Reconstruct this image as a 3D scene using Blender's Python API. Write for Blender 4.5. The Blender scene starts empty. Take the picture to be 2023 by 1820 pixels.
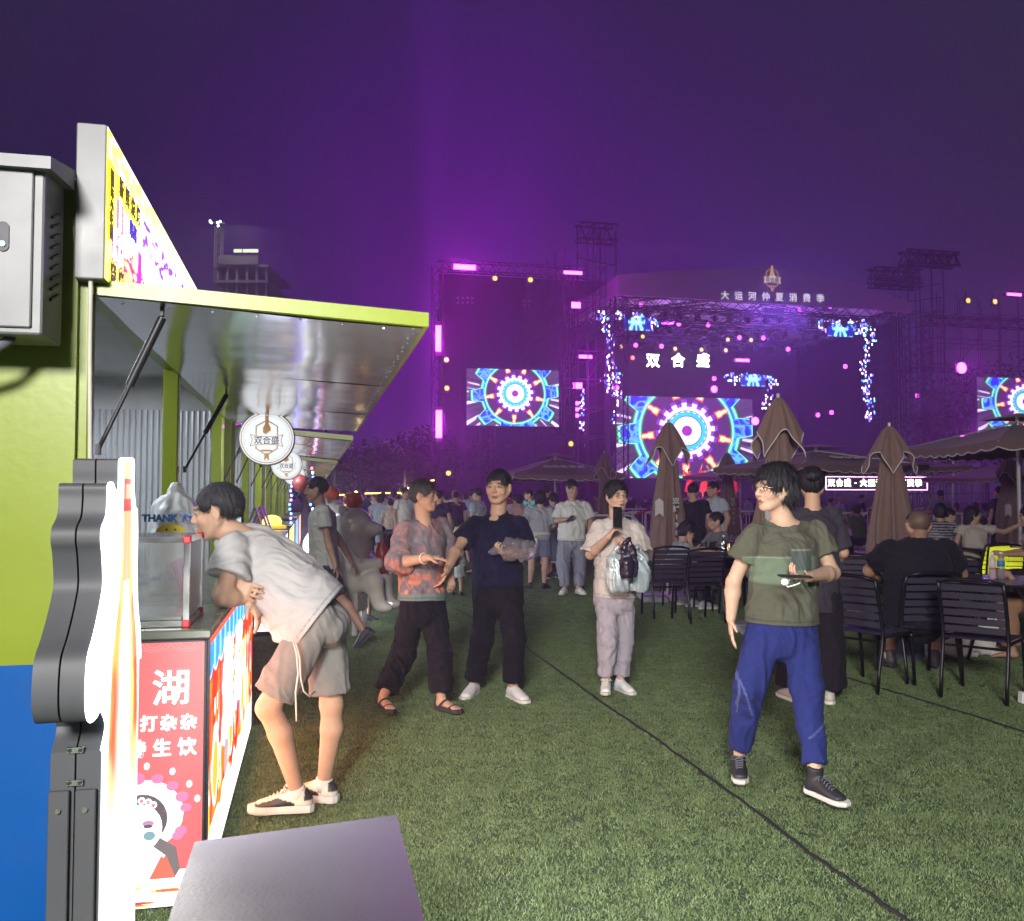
import bpy, bmesh, math, random
import numpy as np
from mathutils import Vector, Matrix, Euler
random.seed(7)
RNG = np.random.default_rng(7)
SC = bpy.context.scene
COL = SC.collection
R = math.radians
PI = math.pi

# ------------------------------------------------------------------ camera, world, exposure
CAMZ = 1.5
FPX, CU, CV = 1800.0, 1011.5, 910.0          # focal length and centre of the measured frame
PITCH = math.atan(75.0 / 1800.0)
cam_d = bpy.data.cameras.new('camera')
cam_d.sensor_width = 36.0
cam_d.lens = 36.0 * FPX / 2023.0
cam_d.clip_start, cam_d.clip_end = 0.05, 3000.0
cam = bpy.data.objects.new('camera', cam_d)
cam.location = (0, 0, CAMZ)
cam.rotation_euler = (PI / 2 + PITCH, 0, 0)
COL.objects.link(cam)
SC.camera = cam

world = bpy.data.worlds.new('World')
SC.world = world
world.use_nodes = True
wn, wl = world.node_tree.nodes, world.node_tree.links
wn.clear()
w_out = wn.new('ShaderNodeOutputWorld')
w_bg = wn.new('ShaderNodeBackground')
w_sky = wn.new('ShaderNodeTexSky')
w_sky.sky_type = 'NISHITA'
w_sky.sun_disc = False
w_sky.sun_elevation = R(-8.0)
w_sky.sun_rotation = R(200.0)
w_tc = wn.new('ShaderNodeTexCoord')
w_dot = wn.new('ShaderNodeVectorMath'); w_dot.operation = 'DOT_PRODUCT'
w_dot.inputs[1].default_value = Vector((-0.06, 0.98, 0.16)).normalized()
w_nrm = wn.new('ShaderNodeVectorMath'); w_nrm.operation = 'NORMALIZE'
wl.new(w_tc.outputs['Generated'], w_nrm.inputs[0])
wl.new(w_nrm.outputs[0], w_dot.inputs[0])
w_ramp = wn.new('ShaderNodeValToRGB')
wl.new(w_dot.outputs['Value'], w_ramp.inputs[0])
els = w_ramp.color_ramp.elements
els[0].position, els[0].color = 0.0, (0.030, 0.027, 0.050, 1)
els[1].position, els[1].color = 1.0, (0.058, 0.004, 0.200, 1)
e = els.new(0.80); e.color = (0.029, 0.024, 0.054, 1)
e = els.new(0.93); e.color = (0.030, 0.014, 0.084, 1)
w_cl = wn.new('ShaderNodeTexNoise'); w_cl.inputs['Scale'].default_value = 2.2; w_cl.inputs['Detail'].default_value = 5
wl.new(w_nrm.outputs[0], w_cl.inputs['Vector'])
w_mr = wn.new('ShaderNodeMapRange'); w_mr.inputs[3].default_value = 0.82; w_mr.inputs[4].default_value = 1.18
wl.new(w_cl.outputs['Fac'], w_mr.inputs[0])
w_mul = wn.new('ShaderNodeMixRGB'); w_mul.blend_type = 'MULTIPLY'; w_mul.inputs[0].default_value = 1
wl.new(w_ramp.outputs[0], w_mul.inputs[1]); wl.new(w_mr.outputs[0], w_mul.inputs[2])
w_add = wn.new('ShaderNodeMixRGB'); w_add.blend_type = 'ADD'; w_add.inputs[0].default_value = 0.05
wl.new(w_mul.outputs[0], w_add.inputs[1]); wl.new(w_sky.outputs[0], w_add.inputs[2])
wl.new(w_add.outputs[0], w_bg.inputs[0])
w_bg.inputs[1].default_value = 1.0
wl.new(w_bg.outputs[0], w_out.inputs[0])

vs = SC.view_settings
vs.view_transform = 'Standard'; vs.look = 'None'; vs.exposure = 0.0; vs.gamma = 1.0
vs.use_curve_mapping = False
SC.render.engine = 'CYCLES'
cy = SC.cycles
cy.use_denoising = True
cy.use_adaptive_sampling = True
cy.adaptive_threshold = 0.03
cy.max_bounces = 6; cy.diffuse_bounces = 2; cy.glossy_bounces = 3; cy.transmission_bounces = 5
cy.volume_bounces = 0; cy.transparent_max_bounces = 10
cy.sample_clamp_indirect = 4.0
cy.caustics_reflective = False; cy.caustics_refractive = False
try:
    cy.use_light_tree = True
except Exception:
    pass

# ------------------------------------------------------------------ frame helpers
_cp, _sp = math.cos(PITCH), math.sin(PITCH)
def ray(u, v):
    a, b = (u - CU) / FPX, (CV - v) / FPX
    return Vector((a, _cp - b * _sp, _sp + b * _cp))
def W(u, v, Y):
    """World point seen at (u, v) at depth Y metres."""
    d = ray(u, v)
    return Vector((0, 0, CAMZ)) + d * (Y / d.y)
def G(u, v, z=0.0):
    d = ray(u, v)
    return Vector((0, 0, CAMZ)) + d * ((z - CAMZ) / d.z)
ROW = R(12.38)                                  # the row of stalls and the stage share one axis
DV = Vector((-math.sin(ROW), math.cos(ROW), 0))  # along the row, away from the camera
NV = Vector((math.cos(ROW), math.sin(ROW), 0))   # out from the row, to the right
def ST(s, t, z=0.0):
    return DV * s + NV * t + Vector((0, 0, z))
def PS(u, v, s):
    """Point seen at (u, v) on the plane at distance s along the row axis."""
    d = ray(u, v); o = Vector((0, 0, CAMZ))
    return o + d * ((s - o.dot(DV)) / d.dot(DV))
def st_of(p):
    return p.dot(DV), p.dot(NV)

# ------------------------------------------------------------------ scene bookkeeping
def link(o, parent=None):
    COL.objects.link(o)
    if parent is not None:
        o.parent = parent
    return o
def tag(o, label=None, cat=None, group=None, kind=None):
    if label: o['label'] = label
    if cat: o['category'] = cat
    if group: o['group'] = group
    if kind: o['kind'] = kind
    return o
def thing(name, label, cat, loc=(0, 0, 0), rz=0.0, group=None):
    o = bpy.data.objects.new(name, None)
    o.empty_display_size = 0.1
    o.location = loc; o.rotation_euler = (0, 0, rz)
    COL.objects.link(o)
    return tag(o, label, cat, group)
def copy_tree(o, parent=None):
    c = o.copy(); COL.objects.link(c); c.parent = parent
    for ch in list(o.children):
        copy_tree(ch, c)
    return c

# ------------------------------------------------------------------ mesh builder
class MB:
    def __init__(self, M=None):
        self.v, self.f, self.mi, self.cur, self.M = [], [], [], 0, M or Matrix.Identity(4)
    def add(self, vs, fs):
        n = len(self.v)
        self.v += [tuple(self.M @ Vector(p)) for p in vs]
        self.f += [tuple(n + i for i in f) for f in fs]
        self.mi += [self.cur] * len(fs)
        return self
    def box(self, c, s, rz=0.0, rot=None, bev=0.0):
        hx, hy, hz = s[0] / 2, s[1] / 2, s[2] / 2
        rm = rot if rot is not None else Matrix.Rotation(rz, 3, 'Z')
        c = Vector(c)
        if bev <= 0:
            pts = [c + rm @ Vector((x * hx, y * hy, z * hz)) for z in (-1, 1) for y in (-1, 1) for x in (-1, 1)]
            fs = [(0, 2, 3, 1), (4, 5, 7, 6), (0, 1, 5, 4), (2, 6, 7, 3), (0, 4, 6, 2), (1, 3, 7, 5)]
            return self.add(pts, fs)
        b = min(bev, hx * .9, hy * .9, hz * .9)
        pts, fs = [], []
        prof = [(-hz, hx - b, hy - b), (-hz + b, hx, hy), (hz - b, hx, hy), (hz, hx - b, hy - b)]
        for z, x, y in prof:
            bb = b if (x == hx) else b * .5
            for px, py in ((x, y - bb), (x - bb, y), (-x + bb, y), (-x, y - bb), (-x, -y + bb), (-x + bb, -y), (x - bb, -y), (x, -y + bb)):
                pts.append(c + rm @ Vector((px, py, z)))
        for k in range(3):
            for i in range(8):
                j = (i + 1) % 8
                fs.append((k * 8 + i, k * 8 + j, (k + 1) * 8 + j, (k + 1) * 8 + i))
        fs.append(tuple(range(7, -1, -1))); fs.append(tuple(range(24, 32)))
        return self.add(pts, fs)
    def cyl(self, a, b, r1, r2=None, n=12, caps=True):
        a, b = Vector(a), Vector(b)
        r2 = r1 if r2 is None else r2
        d = (b - a)
        if d.length < 1e-9: return self
        d.normalize()
        x = d.orthogonal().normalized(); y = d.cross(x)
        pts = []
        for p, r in ((a, r1), (b, r2)):
            for i in range(n):
                t = 2 * PI * i / n
                pts.append(p + x * (r * math.cos(t)) + y * (r * math.sin(t)))
        fs = [(i, (i + 1) % n, n + (i + 1) % n, n + i) for i in range(n)]
        if caps:
            fs.append(tuple(range(n - 1, -1, -1))); fs.append(tuple(range(n, 2 * n)))
        return self.add(pts, fs)
    def tube(self, path, r, n=8, closed=False):
        P = [Vector(p) for p in path]
        m = len(P)
        rs = r if isinstance(r, (list, tuple)) else [r] * m
        pts, fs = [], []
        prev = None
        for i in range(m):
            if closed:
                t = P[(i + 1) % m] - P[i - 1]
            else:
                t = P[min(i + 1, m - 1)] - P[max(i - 1, 0)]
            if t.length < 1e-9: t = Vector((0, 0, 1))
            t.normalize()
            if prev is None:
                x = t.orthogonal().normalized()
            else:
                x = prev - t * prev.dot(t)
                if x.length < 1e-6: x = t.orthogonal()
                x.normalize()
            prev = x
            y = t.cross(x)
            for k in range(n):
                a = 2 * PI * k / n
                pts.append(P[i] + x * (rs[i] * math.cos(a)) + y * (rs[i] * math.sin(a)))
        for i in range(m if closed else m - 1):
            j = (i + 1) % m
            for k in range(n):
                l = (k + 1) % n
                fs.append((i * n + k, i * n + l, j * n + l, j * n + k))
        if not closed:
            fs.append(tuple(range(n - 1, -1, -1))); fs.append(tuple((m - 1) * n + k for k in range(n)))
        return self.add(pts, fs)
    def lathe(self, prof, c=(0, 0, 0), n=20, axis='Z', sx=1.0, sy=1.0):
        c = Vector(c); pts, fs = [], []
        for r, z in prof:
            for i in range(n):
                a = 2 * PI * i / n
                q = Vector((r * math.cos(a) * sx, r * math.sin(a) * sy, z))
                if axis == 'X': q = Vector((q.z, q.x, q.y))
                if axis == 'Y': q = Vector((q.y, q.z, q.x))
                pts.append(c + q)
        m = len(prof)
        for k in range(m - 1):
            for i in range(n):
                j = (i + 1) % n
                fs.append((k * n + i, k * n + j, (k + 1) * n + j, (k + 1) * n + i))
        fs.append(tuple(range(n - 1, -1, -1))); fs.append(tuple((m - 1) * n + i for i in range(n)))
        return self.add(pts, fs)
    def prism(self, poly, a, b):
        """Polygon given as functions: poly = list of 3D points, extruded by vector (b - a) starting at a."""
        a, b = Vector(a), Vector(b); n = len(poly)
        pts = [Vector(p) + a for p in poly] + [Vector(p) + b for p in poly]
        fs = [tuple(range(n - 1, -1, -1)), tuple(range(n, 2 * n))]
        fs += [(i, (i + 1) % n, n + (i + 1) % n, n + i) for i in range(n)]
        return self.add(pts, fs)
    def quad(self, *p):
        return self.add(p, [tuple(range(len(p)))])
    def grid(self, fn, nu, nv, closed_u=False):
        pts = [fn(i / (nu - 1 if not closed_u else nu), j / (nv - 1)) for j in range(nv) for i in range(nu)]
        fs = []
        for j in range(nv - 1):
            for i in range(nu if closed_u else nu - 1):
                k = (i + 1) % nu
                fs.append((j * nu + i, j * nu + k, (j + 1) * nu + k, (j + 1) * nu + i))
        return self.add(pts, fs)
    def mesh(self, name, mats, smooth=False):
        me = bpy.data.meshes.new(name)
        me.from_pydata(self.v, [], self.f)
        for m in (mats if isinstance(mats, (list, tuple)) else [mats]):
            me.materials.append(m)
        if isinstance(mats, (list, tuple)) and len(mats) > 1:
            me.polygons.foreach_set('material_index', self.mi)
        if smooth:
            me.polygons.foreach_set('use_smooth', [True] * len(self.f))
        me.update()
        return me
    def build(self, name, mats, parent=None, smooth=False, loc=None, rz=0.0):
        o = bpy.data.objects.new(name, self.mesh(name, mats, smooth))
        if loc is not None: o.location = loc
        if rz: o.rotation_euler = (0, 0, rz)
        if smooth == 'auto':
            try:
                o.data.set_sharp_from_angle(angle=R(35))
            except Exception:
                pass
        return link(o, parent)
def meshobj(name, me, parent=None, loc=(0, 0, 0), rot=None):
    o = bpy.data.objects.new(name, me); o.location = loc
    if rot is not None: o.rotation_euler = rot
    return link(o, parent)

def text_mesh(body, size, depth=0.004, bold=0.0, spacing=1.0, align='CENTER'):
    cu = bpy.data.curves.new('text', 'FONT')
    cu.body = body; cu.size = size; cu.extrude = depth / 2; cu.offset = bold
    cu.space_character = spacing
    cu.align_x = align; cu.align_y = 'CENTER'; cu.resolution_u = 2
    o = bpy.data.objects.new('text', cu); COL.objects.link(o)
    dg = bpy.context.evaluated_depsgraph_get(); dg.update()
    me = bpy.data.meshes.new_from_object(o.evaluated_get(dg))
    bpy.data.objects.remove(o); bpy.data.curves.remove(cu)
    return me
def text(name, body, size, mat, origin, xdir, zdir, parent=None, depth=0.004, bold=0.0, spacing=1.0, align='CENTER', base=None):
    """Lettering standing in the plane of xdir (reading direction) and zdir (up), in the parent's frame."""
    me = text_mesh(body, size, depth, bold, spacing, align)
    me.materials.clear(); me.materials.append(mat)
    x = Vector(xdir).normalized(); z = Vector(zdir).normalized(); n = x.cross(z)
    Mx = Matrix((x, z, n)).transposed().to_4x4(); Mx.translation = Vector(origin)
    me.transform(Mx)
    o = bpy.data.objects.new(name, me)
    return link(o, parent)

# ------------------------------------------------------------------ materials
def new_mat(name):
    m = bpy.data.materials.new(name); m.use_nodes = True
    nt = m.node_tree
    return m, nt, nt.nodes['Principled BSDF']
def rgba(c): return (c[0], c[1], c[2], 1.0)
def mat(name, rgb, rough=0.55, metal=0.0, var=0.12, scale=6.0, bump=0.0, bscale=80.0, emis=None, es=0.0, spec=0.5, alpha=1.0,
        trans=0.0, coat=0.0, sheen=0.0, sss=0.0, vcol=False, stretch=None, ior=1.45, rvar=0.1, grime=0.0):
    m, nt, b = new_mat(name)
    N, L = nt.nodes, nt.links
    tc = N.new('ShaderNodeTexCoord'); vec = tc.outputs['Object']
    if stretch:
        mp = N.new('ShaderNodeMapping'); mp.inputs['Scale'].default_value = stretch
        L.new(vec, mp.inputs[0]); vec = mp.outputs[0]
    nz = N.new('ShaderNodeTexNoise'); nz.inputs['Scale'].default_value = scale; nz.inputs['Detail'].default_value = 5
    nz.inputs['Roughness'].default_value = 0.6
    L.new(vec, nz.inputs['Vector'])
    mr = N.new('ShaderNodeMapRange'); mr.inputs[1].default_value = 0.25; mr.inputs[2].default_value = 0.75
    mr.inputs[3].default_value = 1 - var; mr.inputs[4].default_value = 1 + var
    L.new(nz.outputs['Fac'], mr.inputs[0])
    mx = N.new('ShaderNodeMixRGB'); mx.blend_type = 'MULTIPLY'; mx.inputs[0].default_value = 1
    if vcol:
        vc = N.new('ShaderNodeVertexColor'); vc.layer_name = 'Col'
        L.new(vc.outputs[0], mx.inputs[1])
    else:
        mx.inputs[1].default_value = rgba(rgb)
    L.new(mr.outputs[0], mx.inputs[2])
    col = mx.outputs[0]
    if grime > 0:
        g = N.new('ShaderNodeTexNoise'); g.inputs['Scale'].default_value = 2.3; g.inputs['Detail'].default_value = 8
        L.new(vec, g.inputs['Vector'])
        gr = N.new('ShaderNodeMapRange'); gr.inputs[1].default_value = 0.52; gr.inputs[2].default_value = 0.72
        gr.inputs[3].default_value = 0; gr.inputs[4].default_value = grime
        L.new(g.outputs['Fac'], gr.inputs[0])
        gm = N.new('ShaderNodeMixRGB'); gm.inputs[2].default_value = (0.10, 0.09, 0.08, 1)
        L.new(gr.outputs[0], gm.inputs[0]); L.new(col, gm.inputs[1]); col = gm.outputs[0]
    L.new(col, b.inputs['Base Color'])
    b.inputs['Metallic'].default_value = metal
    rr = N.new('ShaderNodeMapRange'); rr.inputs[3].default_value = max(0.02, rough - rvar); rr.inputs[4].default_value = min(1, rough + rvar)
    L.new(nz.outputs['Fac'], rr.inputs[0]); L.new(rr.outputs[0], b.inputs['Roughness'])
    b.inputs['Specular IOR Level'].default_value = spec
    b.inputs['IOR'].default_value = ior
    b.inputs['Coat Weight'].default_value = coat
    b.inputs['Sheen Weight'].default_value = sheen
    if sss > 0:
        b.inputs['Subsurface Weight'].default_value = sss
        b.inputs['Subsurface Radius'].default_value = (0.012, 0.005, 0.003)
        b.inputs['Subsurface Scale'].default_value = 0.6
    if trans > 0: b.inputs['Transmission Weight'].default_value = trans
    if alpha < 1: b.inputs['Alpha'].default_value = alpha
    if bump > 0:
        n2 = N.new('ShaderNodeTexNoise'); n2.inputs['Scale'].default_value = bscale; n2.inputs['Detail'].default_value = 4
        L.new(vec, n2.inputs['Vector'])
        bp = N.new('ShaderNodeBump'); bp.inputs['Strength'].default_value = min(1.0, bump); bp.inputs['Distance'].default_value = 0.01
        L.new(n2.outputs['Fac'], bp.inputs['Height']); L.new(bp.outputs[0], b.inputs['Normal'])
    if emis is not None:
        b.inputs['Emission Color'].default_value = rgba(emis); b.inputs['Emission Strength'].default_value = es
    return m
def emit(name, rgb, s, var=0.0, scale=3.0):
    m, nt, b = new_mat(name)
    b.inputs['Base Color'].default_value = (0.06, 0.06, 0.06, 1)
    b.inputs['Roughness'].default_value = 0.4
    b.inputs['Emission Color'].default_value = rgba(rgb); b.inputs['Emission Strength'].default_value = s
    if var > 0:
        N, L = nt.nodes, nt.links
        nz = N.new('ShaderNodeTexNoise'); nz.inputs['Scale'].default_value = scale
        tc = N.new('ShaderNodeTexCoord'); L.new(tc.outputs['Object'], nz.inputs['Vector'])
        mr = N.new('ShaderNodeMapRange'); mr.inputs[3].default_value = s * (1 - var); mr.inputs[4].default_value = s * (1 + var)
        L.new(nz.outputs['Fac'], mr.inputs[0]); L.new(mr.outputs[0], b.inputs['Emission Strength'])
    return m
def img_emit(name, arr, s, uv=True):
    """arr: h x w x 3 linear-light picture computed in this script (print or screen content)."""
    h, w = arr.shape[:2]
    im = bpy.data.images.new(name, w, h, float_buffer=True, alpha=False)
    im.colorspace_settings.name = 'Non-Color'
    a = np.ones((h, w, 4), np.float32); a[..., :3] = np.clip(arr, 0, None)
    im.pixels.foreach_set(a.ravel()); im.pack()
    m, nt, b = new_mat(name)
    t = nt.nodes.new('ShaderNodeTexImage'); t.image = im; t.extension = 'EXTEND'
    nt.links.new(t.outputs[0], b.inputs['Emission Color'])
    b.inputs['Emission Strength'].default_value = s
    b.inputs['Base Color'].default_value = (0.02, 0.02, 0.02, 1)
    b.inputs['Roughness'].default_value = 0.35
    return m
def uv_quad(name, pts, m, parent=None):
    """Four corners: lower left, lower right, upper right, upper left, with matching UVs."""
    me = bpy.data.meshes.new(name)
    me.from_pydata([tuple(p) for p in pts], [], [(0, 1, 2, 3)])
    uv = me.uv_layers.new(name='UVMap')
    for i, c in enumerate(((0, 0), (1, 0), (1, 1), (0, 1))): uv.data[i].uv = c
    me.materials.append(m)
    return link(bpy.data.objects.new(name, me), parent)
def lamp(name, kind, loc, power, color, size=0.2, aim=None, parent=None, spot=None, blend=0.3, sy=None):
    d = bpy.data.lights.new(name, kind); d.energy = power; d.color = color
    if kind == 'AREA':
        d.size = size
        if sy: d.shape = 'RECTANGLE'; d.size_y = sy
    else: d.shadow_soft_size = size
    if kind == 'SPOT': d.spot_size = spot; d.spot_blend = blend
    o = bpy.data.objects.new(name, d); o.location = loc
    if aim is not None:
        o.rotation_euler = (Vector(aim) - Vector(loc)).to_track_quat('-Z', 'Y').to_euler()
    return link(o, parent)
# ------------------------------------------------------------------ numeric helpers
def lin(r, g, b):
    f = lambda c: (c / 12.92 if c <= 0.04045 else ((c + 0.055) / 1.055) ** 2.4)
    return (f(r / 255.0), f(g / 255.0), f(b / 255.0))
_LAT = np.random.default_rng(11).random((32, 32, 32)).astype(np.float32)
def vnoise(p):
    """Smooth value noise, p (n,3) -> (n,) in 0..1."""
    p = np.asarray(p, np.float32)
    i = np.floor(p).astype(np.int64); f = p - i
    f = f * f * (3 - 2 * f)
    i0 = i & 31; i1 = (i + 1) & 31
    x0, y0, z0 = i0[:, 0], i0[:, 1], i0[:, 2]; x1, y1, z1 = i1[:, 0], i1[:, 1], i1[:, 2]
    fx, fy, fz = f[:, 0], f[:, 1], f[:, 2]
    a = _LAT[x0, y0, z0] * (1 - fx) + _LAT[x1, y0, z0] * fx
    b = _LAT[x0, y1, z0] * (1 - fx) + _LAT[x1, y1, z0] * fx
    c = _LAT[x0, y0, z1] * (1 - fx) + _LAT[x1, y0, z1] * fx
    d = _LAT[x0, y1, z1] * (1 - fx) + _LAT[x1, y1, z1] * fx
    return (a * (1 - fy) + b * fy) * (1 - fz) + (c * (1 - fy) + d * fy) * fz
def fbm(p, o=3):
    s, a, t = 0, 0.5, 0
    for k in range(o):
        s = s + a * vnoise(p * (2 ** k) + 13.7 * k); t += a; a *= 0.5
    return s / t
def fbm2(x, y, o=3, z=0.0):
    sh = x.shape
    return fbm(np.stack([x.ravel(), y.ravel(), np.full(x.size, z)], 1), o).reshape(sh)
def sst(a, b, x):
    t = np.clip((x - a) / (b - a), 0, 1); return t * t * (3 - 2 * t)

# ------------------------------------------------------------------ distance-field modelling
class SDF:
    def __init__(self, lo, hi, h):
        self.h = h
        self.lo = np.array(lo, np.float32)
        self.n = np.maximum(3, np.ceil((np.array(hi) - self.lo) / h).astype(int) + 1)
        self.F = np.full(self.n, 1.0, np.float32)
    def region(self, lo, hi):
        a = np.clip(np.floor((np.array(lo) - self.lo) / self.h).astype(int), 0, self.n - 1)
        b = np.clip(np.ceil((np.array(hi) - self.lo) / self.h).astype(int) + 1, 1, self.n)
        if np.any(b <= a): return None
        ax = [self.lo[i] + self.h * np.arange(a[i], b[i], dtype=np.float32) for i in range(3)]
        P = np.stack(np.meshgrid(*ax, indexing='ij'), -1)
        return tuple(slice(a[i], b[i]) for i in range(3)), P
    def comb(self, sl, d, k, op):
        F = self.F[sl]
        if op == 'add':
            if k > 0:
                h = np.clip(0.5 + 0.5 * (F - d) / k, 0, 1)
                self.F[sl] = F * (1 - h) + d * h - k * h * (1 - h)
            else: self.F[sl] = np.minimum(F, d)
        else:
            d = -d
            if k > 0:
                h = np.clip(0.5 - 0.5 * (F - d) / k, 0, 1)
                self.F[sl] = F * (1 - h) + d * h + k * h * (1 - h)
            else: self.F[sl] = np.maximum(F, d)
    def cone(self, a, b, ra, rb, k=0.02, flat=None, q=1.0, cap=False, op='add'):
        """Round cone a->b. flat: direction along which the section is squeezed to q. cap: flat end at b."""
        a, b = np.array(a, np.float32), np.array(b, np.float32)
        r = max(ra, rb) + k + 2 * self.h
        g = self.region(np.minimum(a, b) - r, np.maximum(a, b) + r)
        if g is None: return
        sl, P = g
        ba = b - a; L2 = max(float(ba @ ba), 1e-9)
        t0 = ((P - a) @ ba) / L2
        t = np.clip(t0, 0, 1)
        w = P - (a + t[..., None] * ba)
        if flat is not None:
            fl = np.array(flat, np.float32); fl /= np.linalg.norm(fl)
            c = w @ fl
            d = np.sqrt(np.maximum((w * w).sum(-1) - c * c + (c / q) ** 2, 0)) - (ra + (rb - ra) * t)
            d = d * (0.5 + 0.5 * q)
        else:
            d = np.sqrt((w * w).sum(-1)) - (ra + (rb - ra) * t)
        if cap:
            d = np.maximum(d, (t0 - 1) * math.sqrt(L2))
        self.comb(sl, d, k, op)
    def ell(self, c, r, M=None, k=0.02, op='add'):
        c = np.array(c, np.float32); r = np.array(r, np.float32)
        m = float(r.max()) + k + 2 * self.h
        g = self.region(c - m, c + m)
        if g is None: return
        sl, P = g
        q = P - c
        if M is not None: q = q @ np.array(M, np.float32)
        k0 = np.sqrt(((q / r) ** 2).sum(-1)); k1 = np.sqrt(((q / (r * r)) ** 2).sum(-1)) + 1e-6
        self.comb(sl, k0 * (k0 - 1) / k1, k, op)
    def box(self, c, s, M=None, rnd=0.004, k=0.0, op='add'):
        c = np.array(c, np.float32); s = np.array(s, np.float32) / 2 - rnd
        m = float(np.linalg.norm(s)) + rnd + k + 2 * self.h
        g = self.region(c - m, c + m)
        if g is None: return
        sl, P = g
        q = P - c
        if M is not None: q = q @ np.array(M, np.float32)
        q = np.abs(q) - s
        d = np.sqrt((np.maximum(q, 0) ** 2).sum(-1)) + np.minimum(q.max(-1), 0) - rnd
        self.comb(sl, d, k, op)
    def loft(self, pts, lats, aa, bb, k=0.02, capa=False, capb=False, e=2.0):
        """Chain of elliptical sections; lats: lateral axis per point; aa lateral radius, bb depth radius."""
        pts = [np.array(p, np.float32) for p in pts]
        m = max(max(aa), max(bb)) + k + 2 * self.h
        g = self.region(np.min(pts, 0) - m, np.max(pts, 0) + m)
        if g is None: return
        sl, P = g
        best = np.full(P.shape[:3], 9.0, np.float32)
        n = len(pts)
        for i in range(n - 1):
            a, b = pts[i], pts[i + 1]
            ba = b - a; L = math.sqrt(float(ba @ ba)); ax = ba / L
            t0 = ((P - a) @ ba) / (L * L); t = np.clip(t0, 0, 1)
            ts = t
            X = np.array(lats[i], np.float32); X2 = np.array(lats[i + 1], np.float32)
            X = X - ax * (X @ ax); X /= np.linalg.norm(X); X2 = X2 - ax * (X2 @ ax); X2 /= np.linalg.norm(X2)
            Xl = X * (1 - ts[..., None]) + X2 * ts[..., None]
            Xl /= np.linalg.norm(Xl, axis=-1, keepdims=True)
            w = P - (a + t[..., None] * ba)
            x = (w * Xl).sum(-1)
            al = w @ ax
            yy = np.sqrt(np.maximum((w * w).sum(-1) - x * x - al * al, 0))
            A = aa[i] + (aa[i + 1] - aa[i]) * ts; B = bb[i] + (bb[i + 1] - bb[i]) * ts
            M_ = np.minimum(A, B)
            if e == 2.0:
                kk = np.sqrt((x / A) ** 2 + (yy / B) ** 2 + (al / M_) ** 2)
            else:
                kk = (np.abs(x / A) ** e + np.abs(yy / B) ** e + np.abs(al / M_) ** e) ** (1 / e)
            d = (kk - 1) * M_
            if i == 0 and capa: d = np.maximum(d, -t0 * L)
            if i == n - 2 and capb: d = np.maximum(d, (t0 - 1) * L)
            best = np.minimum(best, d)
        self.comb(sl, best, k, 'add')
    def plane(self, p, n, lo=None, hi=None):
        """Keep the side the normal n points away from."""
        p, n = np.array(p, np.float32), np.array(n, np.float32); n /= np.linalg.norm(n)
        g = self.region(self.lo if lo is None else lo, self.lo + self.h * self.n if hi is None else hi)
        if g is None: return
        sl, P = g
        self.F[sl] = np.maximum(self.F[sl], (P - p) @ n)
    def mesh(self):
        F = self.F
        F[0], F[-1], F[:, 0], F[:, -1], F[:, :, 0], F[:, :, -1] = 1, 1, 1, 1, 1, 1
        ins = F < 0
        nx, ny, nz = F.shape
        cnt = np.zeros((nx - 1, ny - 1, nz - 1), np.int8)
        for dx in (0, 1):
            for dy in (0, 1):
                for dz in (0, 1):
                    cnt += ins[dx:nx - 1 + dx, dy:ny - 1 + dy, dz:nz - 1 + dz]
        act = (cnt > 0) & (cnt < 8)
        idx = np.argwhere(act)
        vid = np.full(act.shape, -1, np.int64); vid[act] = np.arange(len(idx))
        acc = np.zeros((len(idx), 3), np.float32); num = np.zeros(len(idx), np.float32)
        corners = [(x, y, z) for x in (0, 1) for y in (0, 1) for z in (0, 1)]
        vals = {c: F[idx[:, 0] + c[0], idx[:, 1] + c[1], idx[:, 2] + c[2]] for c in corners}
        for c in corners:
            for ax in range(3):
                if c[ax] == 0:
                    d = list(c); d[ax] = 1; d = tuple(d)
                    va, vb = vals[c], vals[d]
                    cr = (va < 0) != (vb < 0)
                    t = np.where(cr, va / np.where(cr, va - vb, 1), 0)
                    q = np.tile(np.array(c, np.float32), (len(idx), 1)); q[:, ax] = t
                    acc += np.where(cr[:, None], q, 0); num += cr
        co = self.lo + self.h * (idx + acc / np.maximum(num, 1)[:, None])
        faces = []
        for ax in range(3):
            o1, o2 = (ax + 1) % 3, (ax + 2) % 3
            sa = [slice(None)] * 3; sb = [slice(None)] * 3
            sa[ax] = slice(0, -1); sb[ax] = slice(1, None)
            A, B = ins[tuple(sa)], ins[tuple(sb)]
            e = np.argwhere(A != B)
            e = e[(e[:, o1] > 0) & (e[:, o2] > 0) & (e[:, o1] < F.shape[o1] - 1) & (e[:, o2] < F.shape[o2] - 1)]
            if not len(e): continue
            fl = A[e[:, 0], e[:, 1], e[:, 2]]
            def v(d1, d2):
                q = e.copy(); q[:, o1] += d1; q[:, o2] += d2
                return vid[q[:, 0], q[:, 1], q[:, 2]]
            Q = np.stack([v(-1, -1), v(0, -1), v(0, 0), v(-1, 0)], 1)
            Q = np.where(fl[:, None], Q, Q[:, ::-1])
            faces.append(Q)
        fc = np.concatenate(faces); fc = fc[(fc >= 0).all(1)]
        return co.astype(np.float32), fc
def vnormals(co, fc):
    a, b, c, d = (co[fc[:, i]] for i in range(4))
    n = np.cross(c - a, d - b)
    N = np.zeros_like(co)
    for i in range(4): 
        for k in range(3): N[:, k] += np.bincount(fc[:, i], n[:, k], len(co))
    return N / np.maximum(np.linalg.norm(N, axis=1, keepdims=True), 1e-9)
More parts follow.
